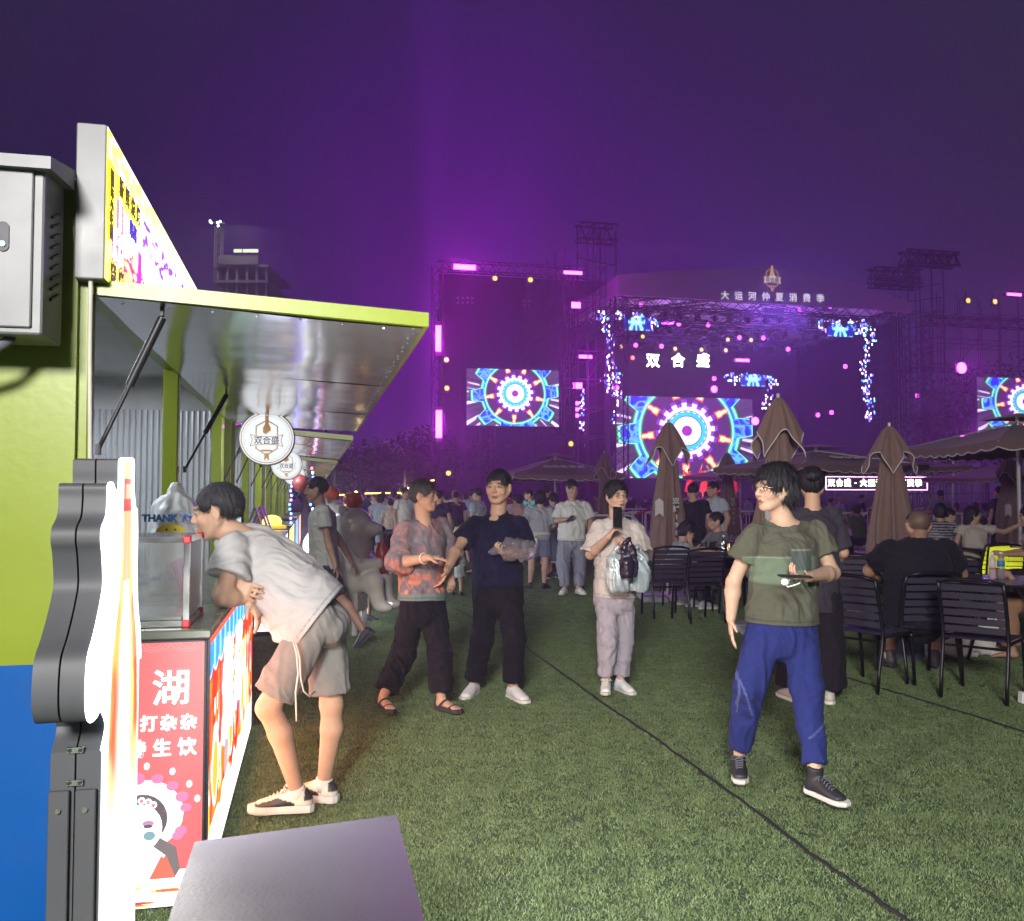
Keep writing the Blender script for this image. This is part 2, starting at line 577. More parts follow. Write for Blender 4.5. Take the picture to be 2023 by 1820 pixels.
def np_mesh(name, co, fc, mats, col=None, smooth=True, mi=None):
    me = bpy.data.meshes.new(name)
    me.vertices.add(len(co)); me.vertices.foreach_set('co', np.ascontiguousarray(co, np.float32).ravel())
    n = fc.shape[1]
    me.loops.add(fc.size); me.loops.foreach_set('vertex_index', np.ascontiguousarray(fc, np.int32).ravel())
    me.polygons.add(len(fc))
    me.polygons.foreach_set('loop_start', np.arange(0, fc.size, n, dtype=np.int32))
    if smooth: me.polygons.foreach_set('use_smooth', np.ones(len(fc), bool))
    for m in (mats if isinstance(mats, (list, tuple)) else [mats]): me.materials.append(m)
    if mi is not None: me.polygons.foreach_set('material_index', mi.astype(np.int32))
    me.update(calc_edges=True)
    if col is not None:
        at = me.color_attributes.new('Col', 'FLOAT_COLOR', 'POINT')
        c4 = np.ones((len(co), 4), np.float32); c4[:, :3] = col
        at.data.foreach_set('color', c4.ravel())
    return me
# ------------------------------------------------------------------ people
def nv(v):
    v = np.array(v, float); return v / max(np.linalg.norm(v), 1e-9)
def headframe(face, up=(0, 0, 1)):
    f = nv(face); u = np.array(up, float); u = nv(u - f * (u @ f)); r = np.cross(f, u)
    return np.stack([r, f, u], 1)       # columns: right, forward, up
def add_head(g, c, M, s, mouth=0.0, ears=True, fem=False, detail=True, wide=1.0):
    c = np.array(c, float)
    T = lambda x, y, z: c + M @ (np.array([x * wide, y, z]) * s)
    rr = lambda a, b, d: (a * s * wide, b * s, d * s)
    g.ell(T(0, -.014, .030), rr(.075, .094, .088), M, .01)
    g.ell(T(0, .028, -.030), rr(.061, .064, .080), M, .02 * s)
    j = .052 if fem else .057
    for sg in (-1, 1):
        g.cone(T(sg * j, .002, -.040), T(sg * .022, .058, -.092), .023 * s, .019 * s, .02 * s)
        g.ell(T(sg * .040, .062, -.030), rr(.024, .022, .024), M, .018 * s)
    g.ell(T(0, .068, -.094), rr(.024, .020, .019), M, .014 * s)
    if detail:
        g.cone(T(0, .091, .014), T(0, .108, -.024), .0075 * s, .0105 * s, .010 * s)
        g.ell(T(0, .107, -.029), rr(.011, .012, .009), M, .006 * s)
        for sg in (-1, 1):
            g.ell(T(sg * .012, .097, -.032), rr(.008, .010, .007), M, .005 * s)
            g.ell(T(sg * .031, .096, .004), rr(.017, .013, .010), M, .010 * s, 'sub')
            g.ell(T(sg * .031, .078, .004), rr(.016, .012, .012), M, .004 * s)
        g.cone(T(-.036, .084, .024), T(.036, .084, .024), .010 * s, .010 * s, .012 * s)
        g.ell(T(0, .092, -.060), rr(.024, .011, .0055), M, .006 * s)
        g.ell(T(0, .090, -.071), rr(.020, .011, .0065), M, .006 * s)
        if mouth > 0:
            g.ell(T(0, .103, -.065), rr(.019, .010, .002 + .007 * mouth), M, .003 * s, 'sub')
    else:
        g.cone(T(0, .088, .012), T(0, .106, -.028), .010 * s, .014 * s, .012 * s)
    if ears:
        for sg in (-1, 1):
            g.ell(T(sg * .079, -.006, -.006), rr(.009, .019, .031), M, .006 * s)
            if detail: g.ell(T(sg * .088, -.001, -.004), rr(.006, .010, .019), M, .003 * s, 'sub')
def head_col(co, col, c, M, s, lip, brow, scalp=None, detail=True, wide=1.0):
    q = (co - np.array(c, float)) @ M / s
    q[:, 0] /= wide
    x, y, z = q[:, 0], q[:, 1], q[:, 2]
    near = (np.abs(z) < .14) & (np.abs(x) < .1) & (np.abs(y) < .13)
    def mixin(w, rgb):
        w = (w * near)[:, None]; col[:] = col * (1 - w) + np.array(rgb) * w
    ch = np.exp(-(((np.abs(x) - .042) / .022) ** 2 + ((z + .032) / .022) ** 2)) * (y > .03)
    mixin(ch * .30, (lip[0] * 1.1, lip[1], lip[2]))
    if detail:
        w = np.clip(1.4 - ((x / .024) ** 2 + ((z + .066) / .010) ** 2), 0, 1) * (y > .07)
        mixin(w * .75, lip)
        bz = .026 - .35 * np.maximum(np.abs(x) - .03, 0)
        w = np.clip(1.5 - (((np.abs(x) - .033) / .018) ** 2 + ((z - bz) / .0062) ** 2), 0, 1) * (y > .05)
        mixin(w * .95, brow)
    w = np.clip(1.3 - (((np.abs(x) - .031) / .016) ** 2 + ((z - .003) / .008) ** 2), 0, 1) * (y > .05)
    mixin(w * .7, (brow[0] * 1.5, brow[1] * 1.3, brow[2] * 1.3))
    if scalp is not None:
        line = .055 - .10 * sst(.02, -.05, y) - .03 * np.clip((.06 - np.abs(x)) / .06, 0, 1) * 0
        w = sst(-.012, .014, z - line) * (1 - np.exp(-(((np.abs(x) - .08) / .015) ** 2 + (z / .02) ** 2)) * .8)
        mixin(w * .9, scalp)
def make_hair(c, M, s, style, h, wide=1.0):
    c = np.array(c, float)
    T = lambda x, y, z: c + M @ (np.array([x * wide, y, z]) * s)
    rr = lambda a, b, d: (a * s * wide, b * s, d * s)
    ext = .36 * s if style in ('long',) else .22 * s
    lo, hi = c - ext, c + ext
    g = SDF(lo, hi, h)
    t = {'short': .010, 'crop': .007, 'bob': .018, 'full': .018, 'long': .016, 'bun': .012, 'pony': .012, 'fringe': .017}[style]
    g.ell(T(0, -.016, .034), rr(.075 + t, .094 + t, .088 + t), M, 0)
    if style in ('bob', 'full', 'long', 'fringe'):
        g.ell(T(0, -.045, -.02), rr(.078 + t * .8, .066 + t * .6, .085), M, .03)
    if style == 'long':
        g.cone(T(0, -.06, -.02), T(0, -.09, -.24), .085 * s, .06 * s, .03, flat=M[:, 1], q=.5)
    if style == 'bun':
        g.ell(T(0, -.125, .07), rr(.045, .04, .04), M, .01)
    if style == 'pony':
        g.ell(T(0, -.125, .05), rr(.02, .02, .02), M, .01)
        g.cone(T(0, -.13, .05), T(0, -.135, -.13), .025 * s, .012 * s, .012)
    if style == 'short':       # face opening
        g.ell(T(0, .118, -.040), rr(.093, .085, .098), M, .006, 'sub')
        g.ell(T(0, .035, -.080), rr(.11, .085, .085), M, .008, 'sub')
        g.ell(T(0, -.02, -.125), rr(.12, .10, .072), M, .012, 'sub')
    elif style == 'crop':
        g.ell(T(0, .122, -.026), rr(.100, .082, .092), M, .006, 'sub')
        g.ell(T(0, .026, -.070), rr(.12, .075, .088), M, .012, 'sub')
        g.ell(T(0, -.03, -.115), rr(.12, .12, .095), M, .016, 'sub')
    if style in ('crop', 'short'):
        for sg in (-1, 1): g.ell(T(sg * .092, .004, -.012), rr(.030, .034, .052), M, .008, 'sub')
    if style in ('fringe',):
        g.ell(T(0, .115, -.055), rr(.078, .085, .090), M, .006, 'sub')
        g.ell(T(0, .03, -.12), rr(.085, .085, .07), M, .01, 'sub')
        for sg in (-1, 1): g.ell(T(sg * .085, .012, -.03), rr(.022, .032, .05), M, .006, 'sub')
    elif style in ('bob', 'full'):
        g.ell(T(0, .120, -.040), rr(.082, .085, .100), M, .006, 'sub')
        g.ell(T(0, .03, -.12), rr(.090, .085, .075), M, .01, 'sub')
        if style == 'full':
            for sg in (-1, 1): g.ell(T(sg * .09, .02, -.035), rr(.024, .040, .045), M, .006, 'sub')
    elif style in ('long', 'bun', 'pony'):
        g.ell(T(0, .120, -.035), rr(.085, .085, .103), M, .006, 'sub')
        if style != 'long':
            g.ell(T(0, .02, -.10), rr(.11, .085, .075), M, .01, 'sub')
            g.ell(T(0, -.03, -.13), rr(.11, .09, .07), M, .01, 'sub')
        else:
            g.ell(T(0, .05, -.14), rr(.085, .085, .11), M, .01, 'sub')
    co, fc = g.mesh()
    if not len(co): return None
    N = vnormals(co, fc)
    q = (co - c) @ M / s
    a = np.arctan2(q[:, 0], q[:, 1] + .02)
    strand = fbm(np.stack([a * 9, q[:, 2] * 9, q[:, 1] * 9 + a * 3], 1), 3) - .5
    fine = vnoise(np.stack([a * 34, q[:, 2] * 16, q[:, 1] * 16], 1)) - .5
    amp = .006 if style in ('short', 'crop') else .011
    co = co + N * (strand * amp * 2.2 + fine * amp)[:, None] * s
    return co, fc
def hair_strands(co, fc, c, M, s, n, L=.035):
    rg = np.random.default_rng(len(co)); N = vnormals(co, fc); i = rg.integers(len(co), size=n * 2)
    top = np.array(c, float) + M @ (np.array([0, -.02, .16]) * s)
    P, Nn = co[i], N[i]; d = P - top; d -= Nn * (d * Nn).sum(1)[:, None]; ln = np.linalg.norm(d, axis=1)
    ok = ln > .01; P, Nn, d = P[ok][:n], Nn[ok][:n], (d / np.maximum(ln, 1e-6)[:, None])[ok][:n]
    sd = np.cross(d, Nn); d = d + sd * rg.normal(0, .28, (len(d), 1)); L = L * s * (.5 + rg.random((len(d), 1))); w = .0011
    lift = .002 + .006 * rg.random((len(d), 1)) ** 2
    v = np.stack([P - sd * w, P + sd * w, P + d * L * .55 + Nn * lift - sd * w * .8, P + d * L * .55 + Nn * lift + sd * w * .8, P + d * L + Nn * lift * rg.normal(.5, 1, (len(d), 1))], 1).reshape(-1, 3)
    k = np.arange(len(d))[:, None] * 5
    return v, np.concatenate([k + [0, 1, 3], k + [0, 3, 2], k + [2, 3, 4]])
def add_hand(g, w, d, n, thumb, s=1.0, curl=0.5, spread=0.12, k=.004, fist=False):
    """w wrist, d direction of the hand, n the palm's normal, thumb = +1/-1 side along n x d."""
    w = np.array(w, float); d = nv(d); n = np.array(n, float); n = nv(n - d * (n @ d)); l = np.cross(n, d) * thumb
    g.loft([w - d * .01, w + d * .03 * s, w + d * .088 * s], [l, l, l], [.026 * s, .036 * s, .041 * s], [.021 * s, .017 * s, .013 * s], .008)
    off = (.030, .010, -.011, -.030); ln = (.90, 1.0, .94, .74)
    for i in range(4):
        b = w + d * (.080 if i < 3 else .072) * s + l * off[i] * s
        dd = nv(d + l * (spread * (1.5 - i) * .6)); ang = curl * (.75 + .12 * i)
        for j, L in enumerate((.044, .027, .022)):
            cs, sn = math.cos(ang), math.sin(ang)
            e = dd * cs + n * sn
            e2 = b + e * L * ln[i] * s
            r0, r1 = (.0098, .0088, .0080, .0070)[j:j + 2]
            g.cone(b, e2, r0 * s, r1 * s, k)
            b = e2; ang += curl * (.9 if j == 0 else .6)
    b = w + d * .022 * s + l * .028 * s
    e = nv(d * .65 + l * .75 + n * (.25 + .3 * curl)); e1 = b + e * .042 * s
    e2d = nv(d * .9 + l * .3 + n * (.3 + .4 * curl)); e2 = e1 + e2d * .030 * s
    g.cone(w + d * .012 * s + l * .012 * s, b, .018 * s, .014 * s, .008)
    g.cone(b, e1, .0130 * s, .0108 * s, .006); g.cone(e1, e2, .0105 * s, .0080 * s, k)

def style_long(x): return x in ('full', 'bob', 'long', 'fringe')
def foldmap(co, N, ax, amp, seed=0.0, fa=(15, 3.2), fb=(4.5, 13.0), mixk=.5, w=1.0):
    """Cloth creases: one family along axis ax, one across it."""
    ax = nv(ax); z = co @ ax; p = co - z[:, None] * ax
    A = np.concatenate([p * fa[0], (z * fa[1])[:, None]], 1)
    warp = (fbm(co * 5 + seed, 2) - .5)[:, None] * 1.6
    a = fbm(A[:, :3] + (z * fa[1])[:, None] * np.array([.6, .8, .4]) + warp + seed, 2)
    b = fbm(p * fb[0] + (z * fb[1])[:, None] * nv([.5, .5, .7]) + warp + seed + 7, 2)
    ra = 1 - np.minimum(np.abs(a - .5) * 9, 2); rb = 1 - np.minimum(np.abs(b - .5) * 9, 2)
    c = 1 - np.minimum(np.abs(fbm(p * 24 + (z * 14)[:, None] + warp * 3 + seed, 2) - .5) * 9, 2)
    return co + N * (w * amp * (np.clip(ra, -1, 1) * (1 - mixk) + np.clip(rb, -1, 1) * mixk + .22 * c))[:, None]

SKIN_M = mat('skin', (.5, .3, .2), rough=.52, var=.06, scale=30, vcol=True, sss=.08, bump=.12, bscale=240, spec=.4)
HAIR_M = mat('hair_black', (.010, .009, .013), rough=.6, var=.35, scale=60, stretch=(1, 1, .15), spec=.5, bump=.5, bscale=220)
HAIR_G = mat('hair_greying', (.05, .045, .045), rough=.5, var=.4, scale=60, stretch=(1, 1, .15), bump=.4, bscale=200)
CLOTH_M = mat('knit_cloth', (.5, .5, .5), rough=.88, var=.07, scale=14, vcol=True, bump=.35, bscale=420, sheen=.03, spec=.25)
TROUSER_M = mat('woven_cloth', (.5, .5, .5), rough=.9, var=.08, scale=20, vcol=True, bump=.3, bscale=320, sheen=.02, spec=.2)
SHOE_M = mat('shoe_leather', (.5, .5, .5), rough=.5, var=.06, scale=20, vcol=True, bump=.1, bscale=150)
SOLE_M = mat('rubber_sole', (.62, .60, .55), rough=.7, var=.08)
SOLE_D = mat('dark_rubber_sole', (.03, .03, .035), rough=.7, var=.1)
EYE_W = mat('eye_white', (.22, .17, .15), rough=.4, var=.02)
EYE_D = mat('eye_iris', (.012, .008, .006), rough=.12, var=.02)

def add_arm(g, sh, el, wr, s=1.0, fat=1.0, k=.02):
    sh, el, wr = (np.array(x, float) for x in (sh, el, wr))
    g.cone(sh, el, .042 * s * fat, .037 * s * fat, k)
    m = el + (wr - el) * .28
    g.cone(el, m, .037 * s * fat, .040 * s * fat, k); g.cone(m, wr, .040 * s * fat, .025 * s * fat, k)
def add_leg(g, hip, kn, an, s=1.0, fat=1.0, back=None, k=.02):
    hip, kn, an = (np.array(x, float) for x in (hip, kn, an))
    g.cone(hip, kn, .082 * s * fat, .052 * s * fat, k)
    m = kn + (an - kn) * .30
    if back is not None: m = m + nv(back) * .014 * s
    g.cone(kn, m, .050 * s * fat, .053 * s * fat, k); g.cone(m, an, .053 * s * fat, .032 * s * fat, k)
    g.ell(kn, (.052 * s, .052 * s, .056 * s), None, .02)
def footframe(an, toe, up=(0, 0, 1)):
    f = nv(toe); u = np.array(up, float); u = nv(u - f * (u @ f)); r = np.cross(f, u)
    return np.stack([r, f, u], 1)
def add_foot(g, an, toe, up=(0, 0, 1), s=1.0, hgt=.075):
    M = footframe(an, toe, up); T = lambda x, y, z: np.array(an, float) + M @ (np.array([x, y, z]) * s)
    H = -hgt / s
    g.cone(T(0, 0, 0), T(0, -.02, H + .033), .031 * s, .033 * s, .01)
    g.loft([T(0, -.025, H + .028), T(0, .05, H + .034), T(0, .11, H + .022), T(0, .155, H + .016)], [M[:, 0]] * 4,
           [.031 * s, .036 * s, .044 * s, .040 * s], [.026 * s, .032 * s, .020 * s, .013 * s], .015)
    for i, x in enumerate((-.030, -.014, .001, .016, .030)):
        L = .19 - .008 * abs(i - 1)
        g.cone(T(x, .15, H + .012), T(x * 1.05, L, H + .010), .010 * s, .008 * s, .003)
def shoe(parent, base, an, toe, up=(0, 0, 1), s=1.0, col=(.7, .7, .68), kind='sneaker', paint=None, h=.007, hgt=.085, sole=None, accent=None, soleh=.026):
    M = footframe(an, toe, up); A = np.array(an, float)
    T = lambda x, y, z: A + M @ (np.array([x, y, z]) * s)
    H = -hgt / s
    b0 = np.array(base, float)
    pts = [T(0, -.06, H), T(0, .22, H), T(0, 0, .04)]
    lo = np.min(pts, 0) - .09; hi = np.max(pts, 0) + .09
    if kind == 'sandal':
        mb = MB(Matrix(np.vstack([np.hstack([M, (A - b0)[:, None]]), [0, 0, 0, 1]]).tolist()))
        prof = [(-.038, -.055), (-.04, .02), (-.042, .10), (-.047, .16), (-.035, .205), (0, .222), (.036, .205), (.046, .15), (.036, .08), (.036, 0), (.034, -.05), (0, -.07)]
        mb.prism([(x * s, y * s, H * s) for x, y in prof][::-1], (0, 0, 0), (0, 0, .026 * s))
        o = mb.build('sandal', sole or SOLE_D, parent)
        for (y0, z0, y1, z1) in ((.125, .03, .125, .052), (.02, .03, .06, .085), (-.03, .03, -.045, .075)):
            st = MB(mb.M); path = []
            for i in range(9):
                t = PI * i / 8
                path.append((-.044 * math.cos(t) * s, (y0 + (y1 - y0) * math.sin(t)) * s, (H + z0 + (z1 - z0) * math.sin(t)) * s))
            n = 5
            for i in range(8):
                a, b = Vector(path[i]), Vector(path[i + 1]); q = Vector((0, .013 * s, 0)); o2 = Vector((a.x, 0, a.z - H * s)).normalized() * .003
                st.add([a - q, b - q, b + q, a + q, a - q + o2, b - q + o2, b + q + o2, a + q + o2], [(0, 1, 2, 3), (7, 6, 5, 4), (0, 4, 5, 1), (1, 5, 6, 2), (2, 6, 7, 3), (3, 7, 4, 0)])
            st.build('strap', accent or SOLE_D, o)
        return o
    g = SDF(lo, hi, h)
    g.loft([T(0, -.035, H + .045), T(0, .03, H + .055), T(0, .10, H + .042), T(0, .17, H + .030)], [M[:, 0]] * 4,
           [.036 * s, .039 * s, .046 * s, .040 * s], [.045 * s, .048 * s, .034 * s, .024 * s], .012)
    if kind == 'sneaker':
        g.cone(T(0, -.02, H + .045), T(0, -.008, .012), .037 * s, .038 * s, .015, cap=True)
    elif kind == 'boot':
        g.cone(T(0, -.02, H + .045), T(0, -.0, .05), .04 * s, .042 * s, .015, cap=True)
    elif kind == 'slide':
        g.box(T(0, -.02, H + .10), (.12 * s, .12 * s, .07 * s), M, .005, .01, 'sub')
    g.plane(T(0, 0, H + soleh - .004), -M[:, 2])
    co, fc = g.mesh()
    q = (co - A) @ M / s; q[:, 2] -= H
    c = np.tile(np.array(col, float), (len(co), 1))
    if paint is not None: c = paint(q, c)
    o = link(bpy.data.objects.new(kind if kind != 'slide' else 'slipper', np_mesh('shoe', co - b0, fc, SHOE_M, c)), parent)
    mb = MB(Matrix(np.vstack([np.hstack([M, (A - b0)[:, None]]), [0, 0, 0, 1]]).tolist()))
    prof = [(-.036, -.060), (-.039, .02), (-.041, .08), (-.049, .14), (-.044, .19), (-.022, .222), (.012, .226), (.040, .20), (.049, .15), (.041, .08), (.037, 0), (.036, -.055), (.015, -.077), (-.015, -.077)]
    L = [(x * s, y * s, H * s) for x, y in prof][::-1]
    L2 = [(x * .93 * s, y * .97 * s, H * s) for x, y in prof][::-1]
    n = len(L); zz = (0, soleh * .35 * s, soleh * s)
    v = [Vector(p) for p in L2] + [Vector(p) + Vector((0, 0, zz[1])) for p in L] + [Vector(p) + Vector((0, 0, zz[2])) for p in L]
    f = [tuple(range(n - 1, -1, -1)), tuple(range(2 * n, 3 * n))] + [(k * n + i, k * n + (i + 1) % n, (k + 1) * n + (i + 1) % n, (k + 1) * n + i) for k in range(2) for i in range(n)]
    mb.add(v, f)
    mb.build('sole', sole or SOLE_M, o)
    return o

def person(label, J, skin=(.42, .25, .16), hair='short', hair_m=None, top=None, bottom=None, shoes=None, h=.009, s=1.0, fat=1.0,
           group=None, mouth=0.0, fem=False, scalp=None, hs=1.0, wide=1.0, base=None, face_detail=True, bareleg=True, name='person', cat='person'):
    """J: joint positions in world space. A = picture left, B = picture right."""
    J = {k: (np.array(v, float) if v is not None else None) for k, v in J.items()}
    hc = J['head']; M = headframe(J['face'], J.get('up', (0, 0, 1))) if 'face' in J else headframe((0, -1, 0))
    hd = s * hs
    P = (J['hipA'] + J['hipB']) / 2; S = (J['shA'] + J['shB']) / 2; NK = J['neck']
    if base is None:
        base = np.array([P[0], P[1], 0.0])
        if 'anA' in J: base = np.array([(J['anA'][0] + J['anB'][0]) / 2, (J['anA'][1] + J['anB'][1]) / 2, 0.0])
    b0 = np.array(base, float)
    root = thing(name, label, cat, tuple(b0), 0, group)
    keys = [k for k in J if k[:4] in ('head', 'neck') or k[:2] in ('sh', 'el', 'wr', 'hi', 'kn', 'an')]
    allp = np.array([J[k] for k in keys])
    lo, hi = allp.min(0) - .21 * s, allp.max(0) + .21 * s
    lo[2] = min(lo[2], min([J[k][2] for k in ('anA', 'anB') if k in J] or [P[2]]) - .11)
    sha = J['shB'] - J['shA']; hpa = J['hipB'] - J['hipA']
    shu, hpu = nv(sha), nv(hpa)
    up = nv(S - P)
    # --- body
    g = SDF(lo, hi, h)
    W2 = S * .55 + P * .45
    hw = np.linalg.norm(hpa) / 2; sw = np.linalg.norm(sha) / 2
    g.loft([P - up * .04 * s, W2, S - up * .06 * s, S + up * .02], [hpu, nv(shu + hpu), shu, shu],
           [.13 * s * fat, .115 * s * fat, .135 * s * fat, .11 * s], [.095 * s * fat, .085 * s * fat, .095 * s * fat, .06 * s], .02)
    for k in 'AB':
        g.cone(NK - up * .03, J['sh' + k], .040 * s, .036 * s, .02)
        if 'el' + k in J:
            add_arm(g, J['sh' + k], J['el' + k], J['wr' + k], s, fat)
            if 'ha' + k in J:
                hdv = J['ha' + k]; sc_ = .94 * s if not fem else .88 * s
                add_hand(g, J['wr' + k], hdv, J.get('pn' + k, (0, -1, 0)), J.get('th' + k, np.array(1.0)).item() if 'th' + k in J else 1, sc_, J.get('cu' + k, np.array(.35)).item() if 'cu' + k in J else .35)
        if 'kn' + k in J:
            if bareleg:
                add_leg(g, J['hip' + k], J['kn' + k], J['an' + k], s, min(fat, 1.1), -J['to' + k] if 'to' + k in J else None)
            if shoes is None or shoes.get('kind') in ('sandal', 'slide', None):
                add_foot(g, J['an' + k], J['to' + k], J.get('fu' + k, (0, 0, 1)), s * (.93 if fem else 1), .075 if not shoes else .060)
    nd = hc - M[:, 2] * .075 * hd - M[:, 1] * .022 * hd
    g.cone(NK - up * .02, nd, .056 * s * (fat if fat < 1.15 else 1.1), .052 * hd, .02)
    add_head(g, hc, M, hd, mouth, True, fem, face_detail, wide)
    if not bareleg: pass
    co, fc = g.mesh()
    col = np.tile(np.array(skin, float), (len(co), 1))
    col *= (1 + .10 * (fbm(co * 9, 2) - .5))[:, None]
    head_col(co, col, hc, M, hd, (skin[0] * .82, skin[1] * .48, skin[2] * .50), (.03, .022, .02), scalp, face_detail, wide)
    if mouth > 0:
        q = (co - hc) @ M / hd
        w = (np.abs(q[:, 0]) < .018) & (np.abs(q[:, 2] + .065) < .006 + .004 * mouth) & (q[:, 1] > .07)
        col[w] = (.16, .07, .06)
    link(bpy.data.objects.new('body', np_mesh('body', co - b0, fc, SKIN_M, col)), root)
    if face_detail and face_detail != 2:
        for sg in (-1, 1):
            mb = MB(); c = hc + M @ (np.array([sg * .031 * wide, .0855, .004]) * hd) - b0
            Mx = Matrix(np.vstack([np.hstack([M, c[:, None]]), [0, 0, 0, 1]]).tolist())
            mb.M = Mx; mb.lathe([(0.0001, -.001), (.009, .0), (.0125, .003), (.0125, .004), (.0085, .0062), (.0001, .0078)], axis='Y', n=12, sx=1, sy=1)
            v2 = []
            mb.v = [tuple(Mx @ (lambda q: Vector((q.x * hd, q.y * hd, q.z * .34 * hd)))(Mx.inverted() @ Vector(p))) for p in mb.v]
            eo = mb.build('eye', EYE_W, root, smooth=True)
            m2 = MB(Mx); m2.lathe([(.0001, .0060), (.0052, .0060), (.0052, .0078), (.0035, .0086), (.0001, .0088)], c=(0, 0, 0), axis='Y', n=10)
            m2.v = [tuple(Mx @ (lambda q: Vector((q.x * hd, q.y * hd, q.z * .62 * hd)))(Mx.inverted() @ Vector(p))) for p in m2.v]
            m2.build('iris', EYE_D, eo, smooth=True)
    # --- hair
    if hair:
        r = make_hair(hc, M, hd, hair, max(.006, h * .9), wide)
        if r:
            ho = link(bpy.data.objects.new('hair', np_mesh('hair', r[0] - b0, r[1], hair_m or HAIR_M)), root)
            if h < .0095:
                sv, sf = hair_strands(r[0], r[1], hc, M, hd, 2600 if style_long(hair) else 1900, .045 if style_long(hair) else .022)
                tag(link(bpy.data.objects.new('strands', np_mesh('strands', sv - b0, sf, hair_m or HAIR_M)), ho), kind='stuff')
    # --- trousers, shorts or skirt
    if bottom:
        B = dict(end=1.93, r=(.098, .080, .070), waist=.155, depth=.11, folds=.010, col=(.03, .03, .035), name='trousers', rise=.06); B.update(bottom)
        g = SDF(lo, hi, h)
        wz = P + up * B['rise'] * s
        g.loft([P - up * .05 * s, P + up * .02 * s, wz], [hpu] * 3, [B['waist'] * 1.06 * s, B['waist'] * 1.08 * s, B['waist'] * s], [B['depth'] * s] * 3, .03, capb=True)
        if B['name'] in ('skirt', 'dress_skirt'):
            kn = (J['knA'] + J['knB']) / 2; an = (J['anA'] + J['anB']) / 2
            t = B['end']; e = P + (kn - P) * min(t, 1) if t <= 1 else kn + (an - kn) * (t - 1)
            g.loft([P, (P + e) / 2, e], [hpu, hpu, hpu], [B['waist'] * 1.05 * s, B['r'][1], B['r'][2]], [B['depth'] * s, B['r'][1] * .75, B['r'][2] * .7], .02, capb=True)
        else:
            for k in 'AB':
                hp_, kn, an = J['hip' + k], J['kn' + k], J['an' + k]
                t = B['end']; r = B['r']
                if t <= 1:
                    e = hp_ + (kn - hp_) * t
                    g.cone(hp_, e, r[0] * s, r[1] * s, .02, cap=True)
                else:
                    e = kn + (an - kn) * (t - 1)
                    g.cone(hp_, kn, r[0] * s, r[1] * s, .02); g.cone(kn, e, r[1] * s, r[2] * s, .02, cap=True)
        co, fc = g.mesh(); N = vnormals(co, fc)
        if B['folds']: co = foldmap(co, N, (0, 0, 1) if B.get('axis') is None else B['axis'], B['folds'] * .85, 3.1 + len(label), (13, 2.2), (4, 9), .32)
        col = np.tile(np.array(B['col'], float), (len(co), 1))
        if B.get('paint'): col = B['paint'](co, col)
        link(bpy.data.objects.new(B['name'], np_mesh(B['name'], co - b0, fc, TROUSER_M, col)), root)
    # --- top
    if top:
        A_ = dict(sleeve=.55, sr=(.058, .076, .062), hem=.10, hw=(.198, .178, .178, .135), dp=(.140, .125, .128, .080), folds=.011, col=(.5, .5, .5), name='shirt', hemn=None, neckr=.068, k=.03, neckdrop=.0)
        A_.update(top)
        g = SDF(lo, hi, h)
        hemc = J.get('hem', P - up * A_['hem'] * s)
        hwv, dpv = A_['hw'], A_['dp']
        g.loft([hemc + (hemc - W2) * .8, hemc, W2, S - up * .09 * s, S - up * .005 * s], [hpu, hpu, nv(shu + hpu), shu, shu],
               [hwv[0] * 1.03 * s] + [x * s for x in hwv], [dpv[0] * 1.03 * s] + [x * s for x in dpv], .02)
        for k in 'AB':
            g.cone(J['sh' + k] - up * .006, NK - up * .012, .046 * s, .052 * s, .025)
        for k in 'AB':
            if 'el' + k not in J: continue
            sh, el, wr = J['sh' + k], J['el' + k], J['wr' + k]
            t = A_['sleeve'] if not isinstance(A_['sleeve'], tuple) else A_['sleeve']['AB'.index(k)]
            r = A_['sr']
            if t <= 0: continue
            if t <= 1: g.cone(sh, sh + (el - sh) * t, r[0] * s, r[1] * s, .014, cap=True)
            else:
                g.cone(sh, el, r[0] * s, r[1] * s, A_['k']); g.cone(el, el + (wr - el) * (t - 1), r[1] * s, r[2] * s, .02, cap=True)
        hn = A_['hemn'] if A_['hemn'] is not None else -up
        g.plane(hemc, hn, lo=hemc - np.array([.45, .45, .9]), hi=hemc + np.array([.45, .45, .16]))
        ncd = nv(nd - NK)
        g.ell(NK + ncd * .022 * s + (A_['nfwd'] if A_.get('nfwd') is not None else 0), (A_['neckr'] * s, A_['neckr'] * s, A_['neckr'] * s), None, .004, 'sub')
        if A_['neckdrop']: g.ell(NK + M[:, 1] * .06 * s - up * A_['neckdrop'], (.05 * s,) * 3, None, .01, 'sub')
        co, fc = g.mesh(); N = vnormals(co, fc)
        if A_['folds']: co = foldmap(co, N, up, A_['folds'], len(label) * .7, (12, 3.0), (4.5, 9.0), .55, np.clip(-((co - hemc) @ nv(hn)) / .07, .08, 1))
        col = np.tile(np.array(A_['col'], float), (len(co), 1))
        if A_.get('paint'): col = A_['paint'](co, col)
        dh = -((co - hemc) @ nv(hn)); col = np.where((np.abs(dh - .022) < .0035)[:, None], col * .62, col)
        link(bpy.data.objects.new(A_['name'], np_mesh(A_['name'], co - b0, fc, A_.get('mat', CLOTH_M), col)), root)
    if shoes:
        for k in 'AB':
            if 'an' + k in J and not (J.get('noshoe') is not None and k in 'AB' and J['noshoe'] == 'AB'.index(k)):
                shoe(root, b0, J['an' + k], J['to' + k], J.get('fu' + k, (0, 0, 1)), s * (.93 if fem else 1) * shoes.get('s', 1), shoes.get('col', (.6, .6, .6)), shoes.get('kind', 'sneaker'),
                     shoes.get('paint'), max(h, .007), shoes.get('hgt', .085) if shoes.get('kind') != 'sandal' else .075 + .0, shoes.get('sole'), shoes.get('accent'), shoes.get('soleh', .026))
    return root, b0
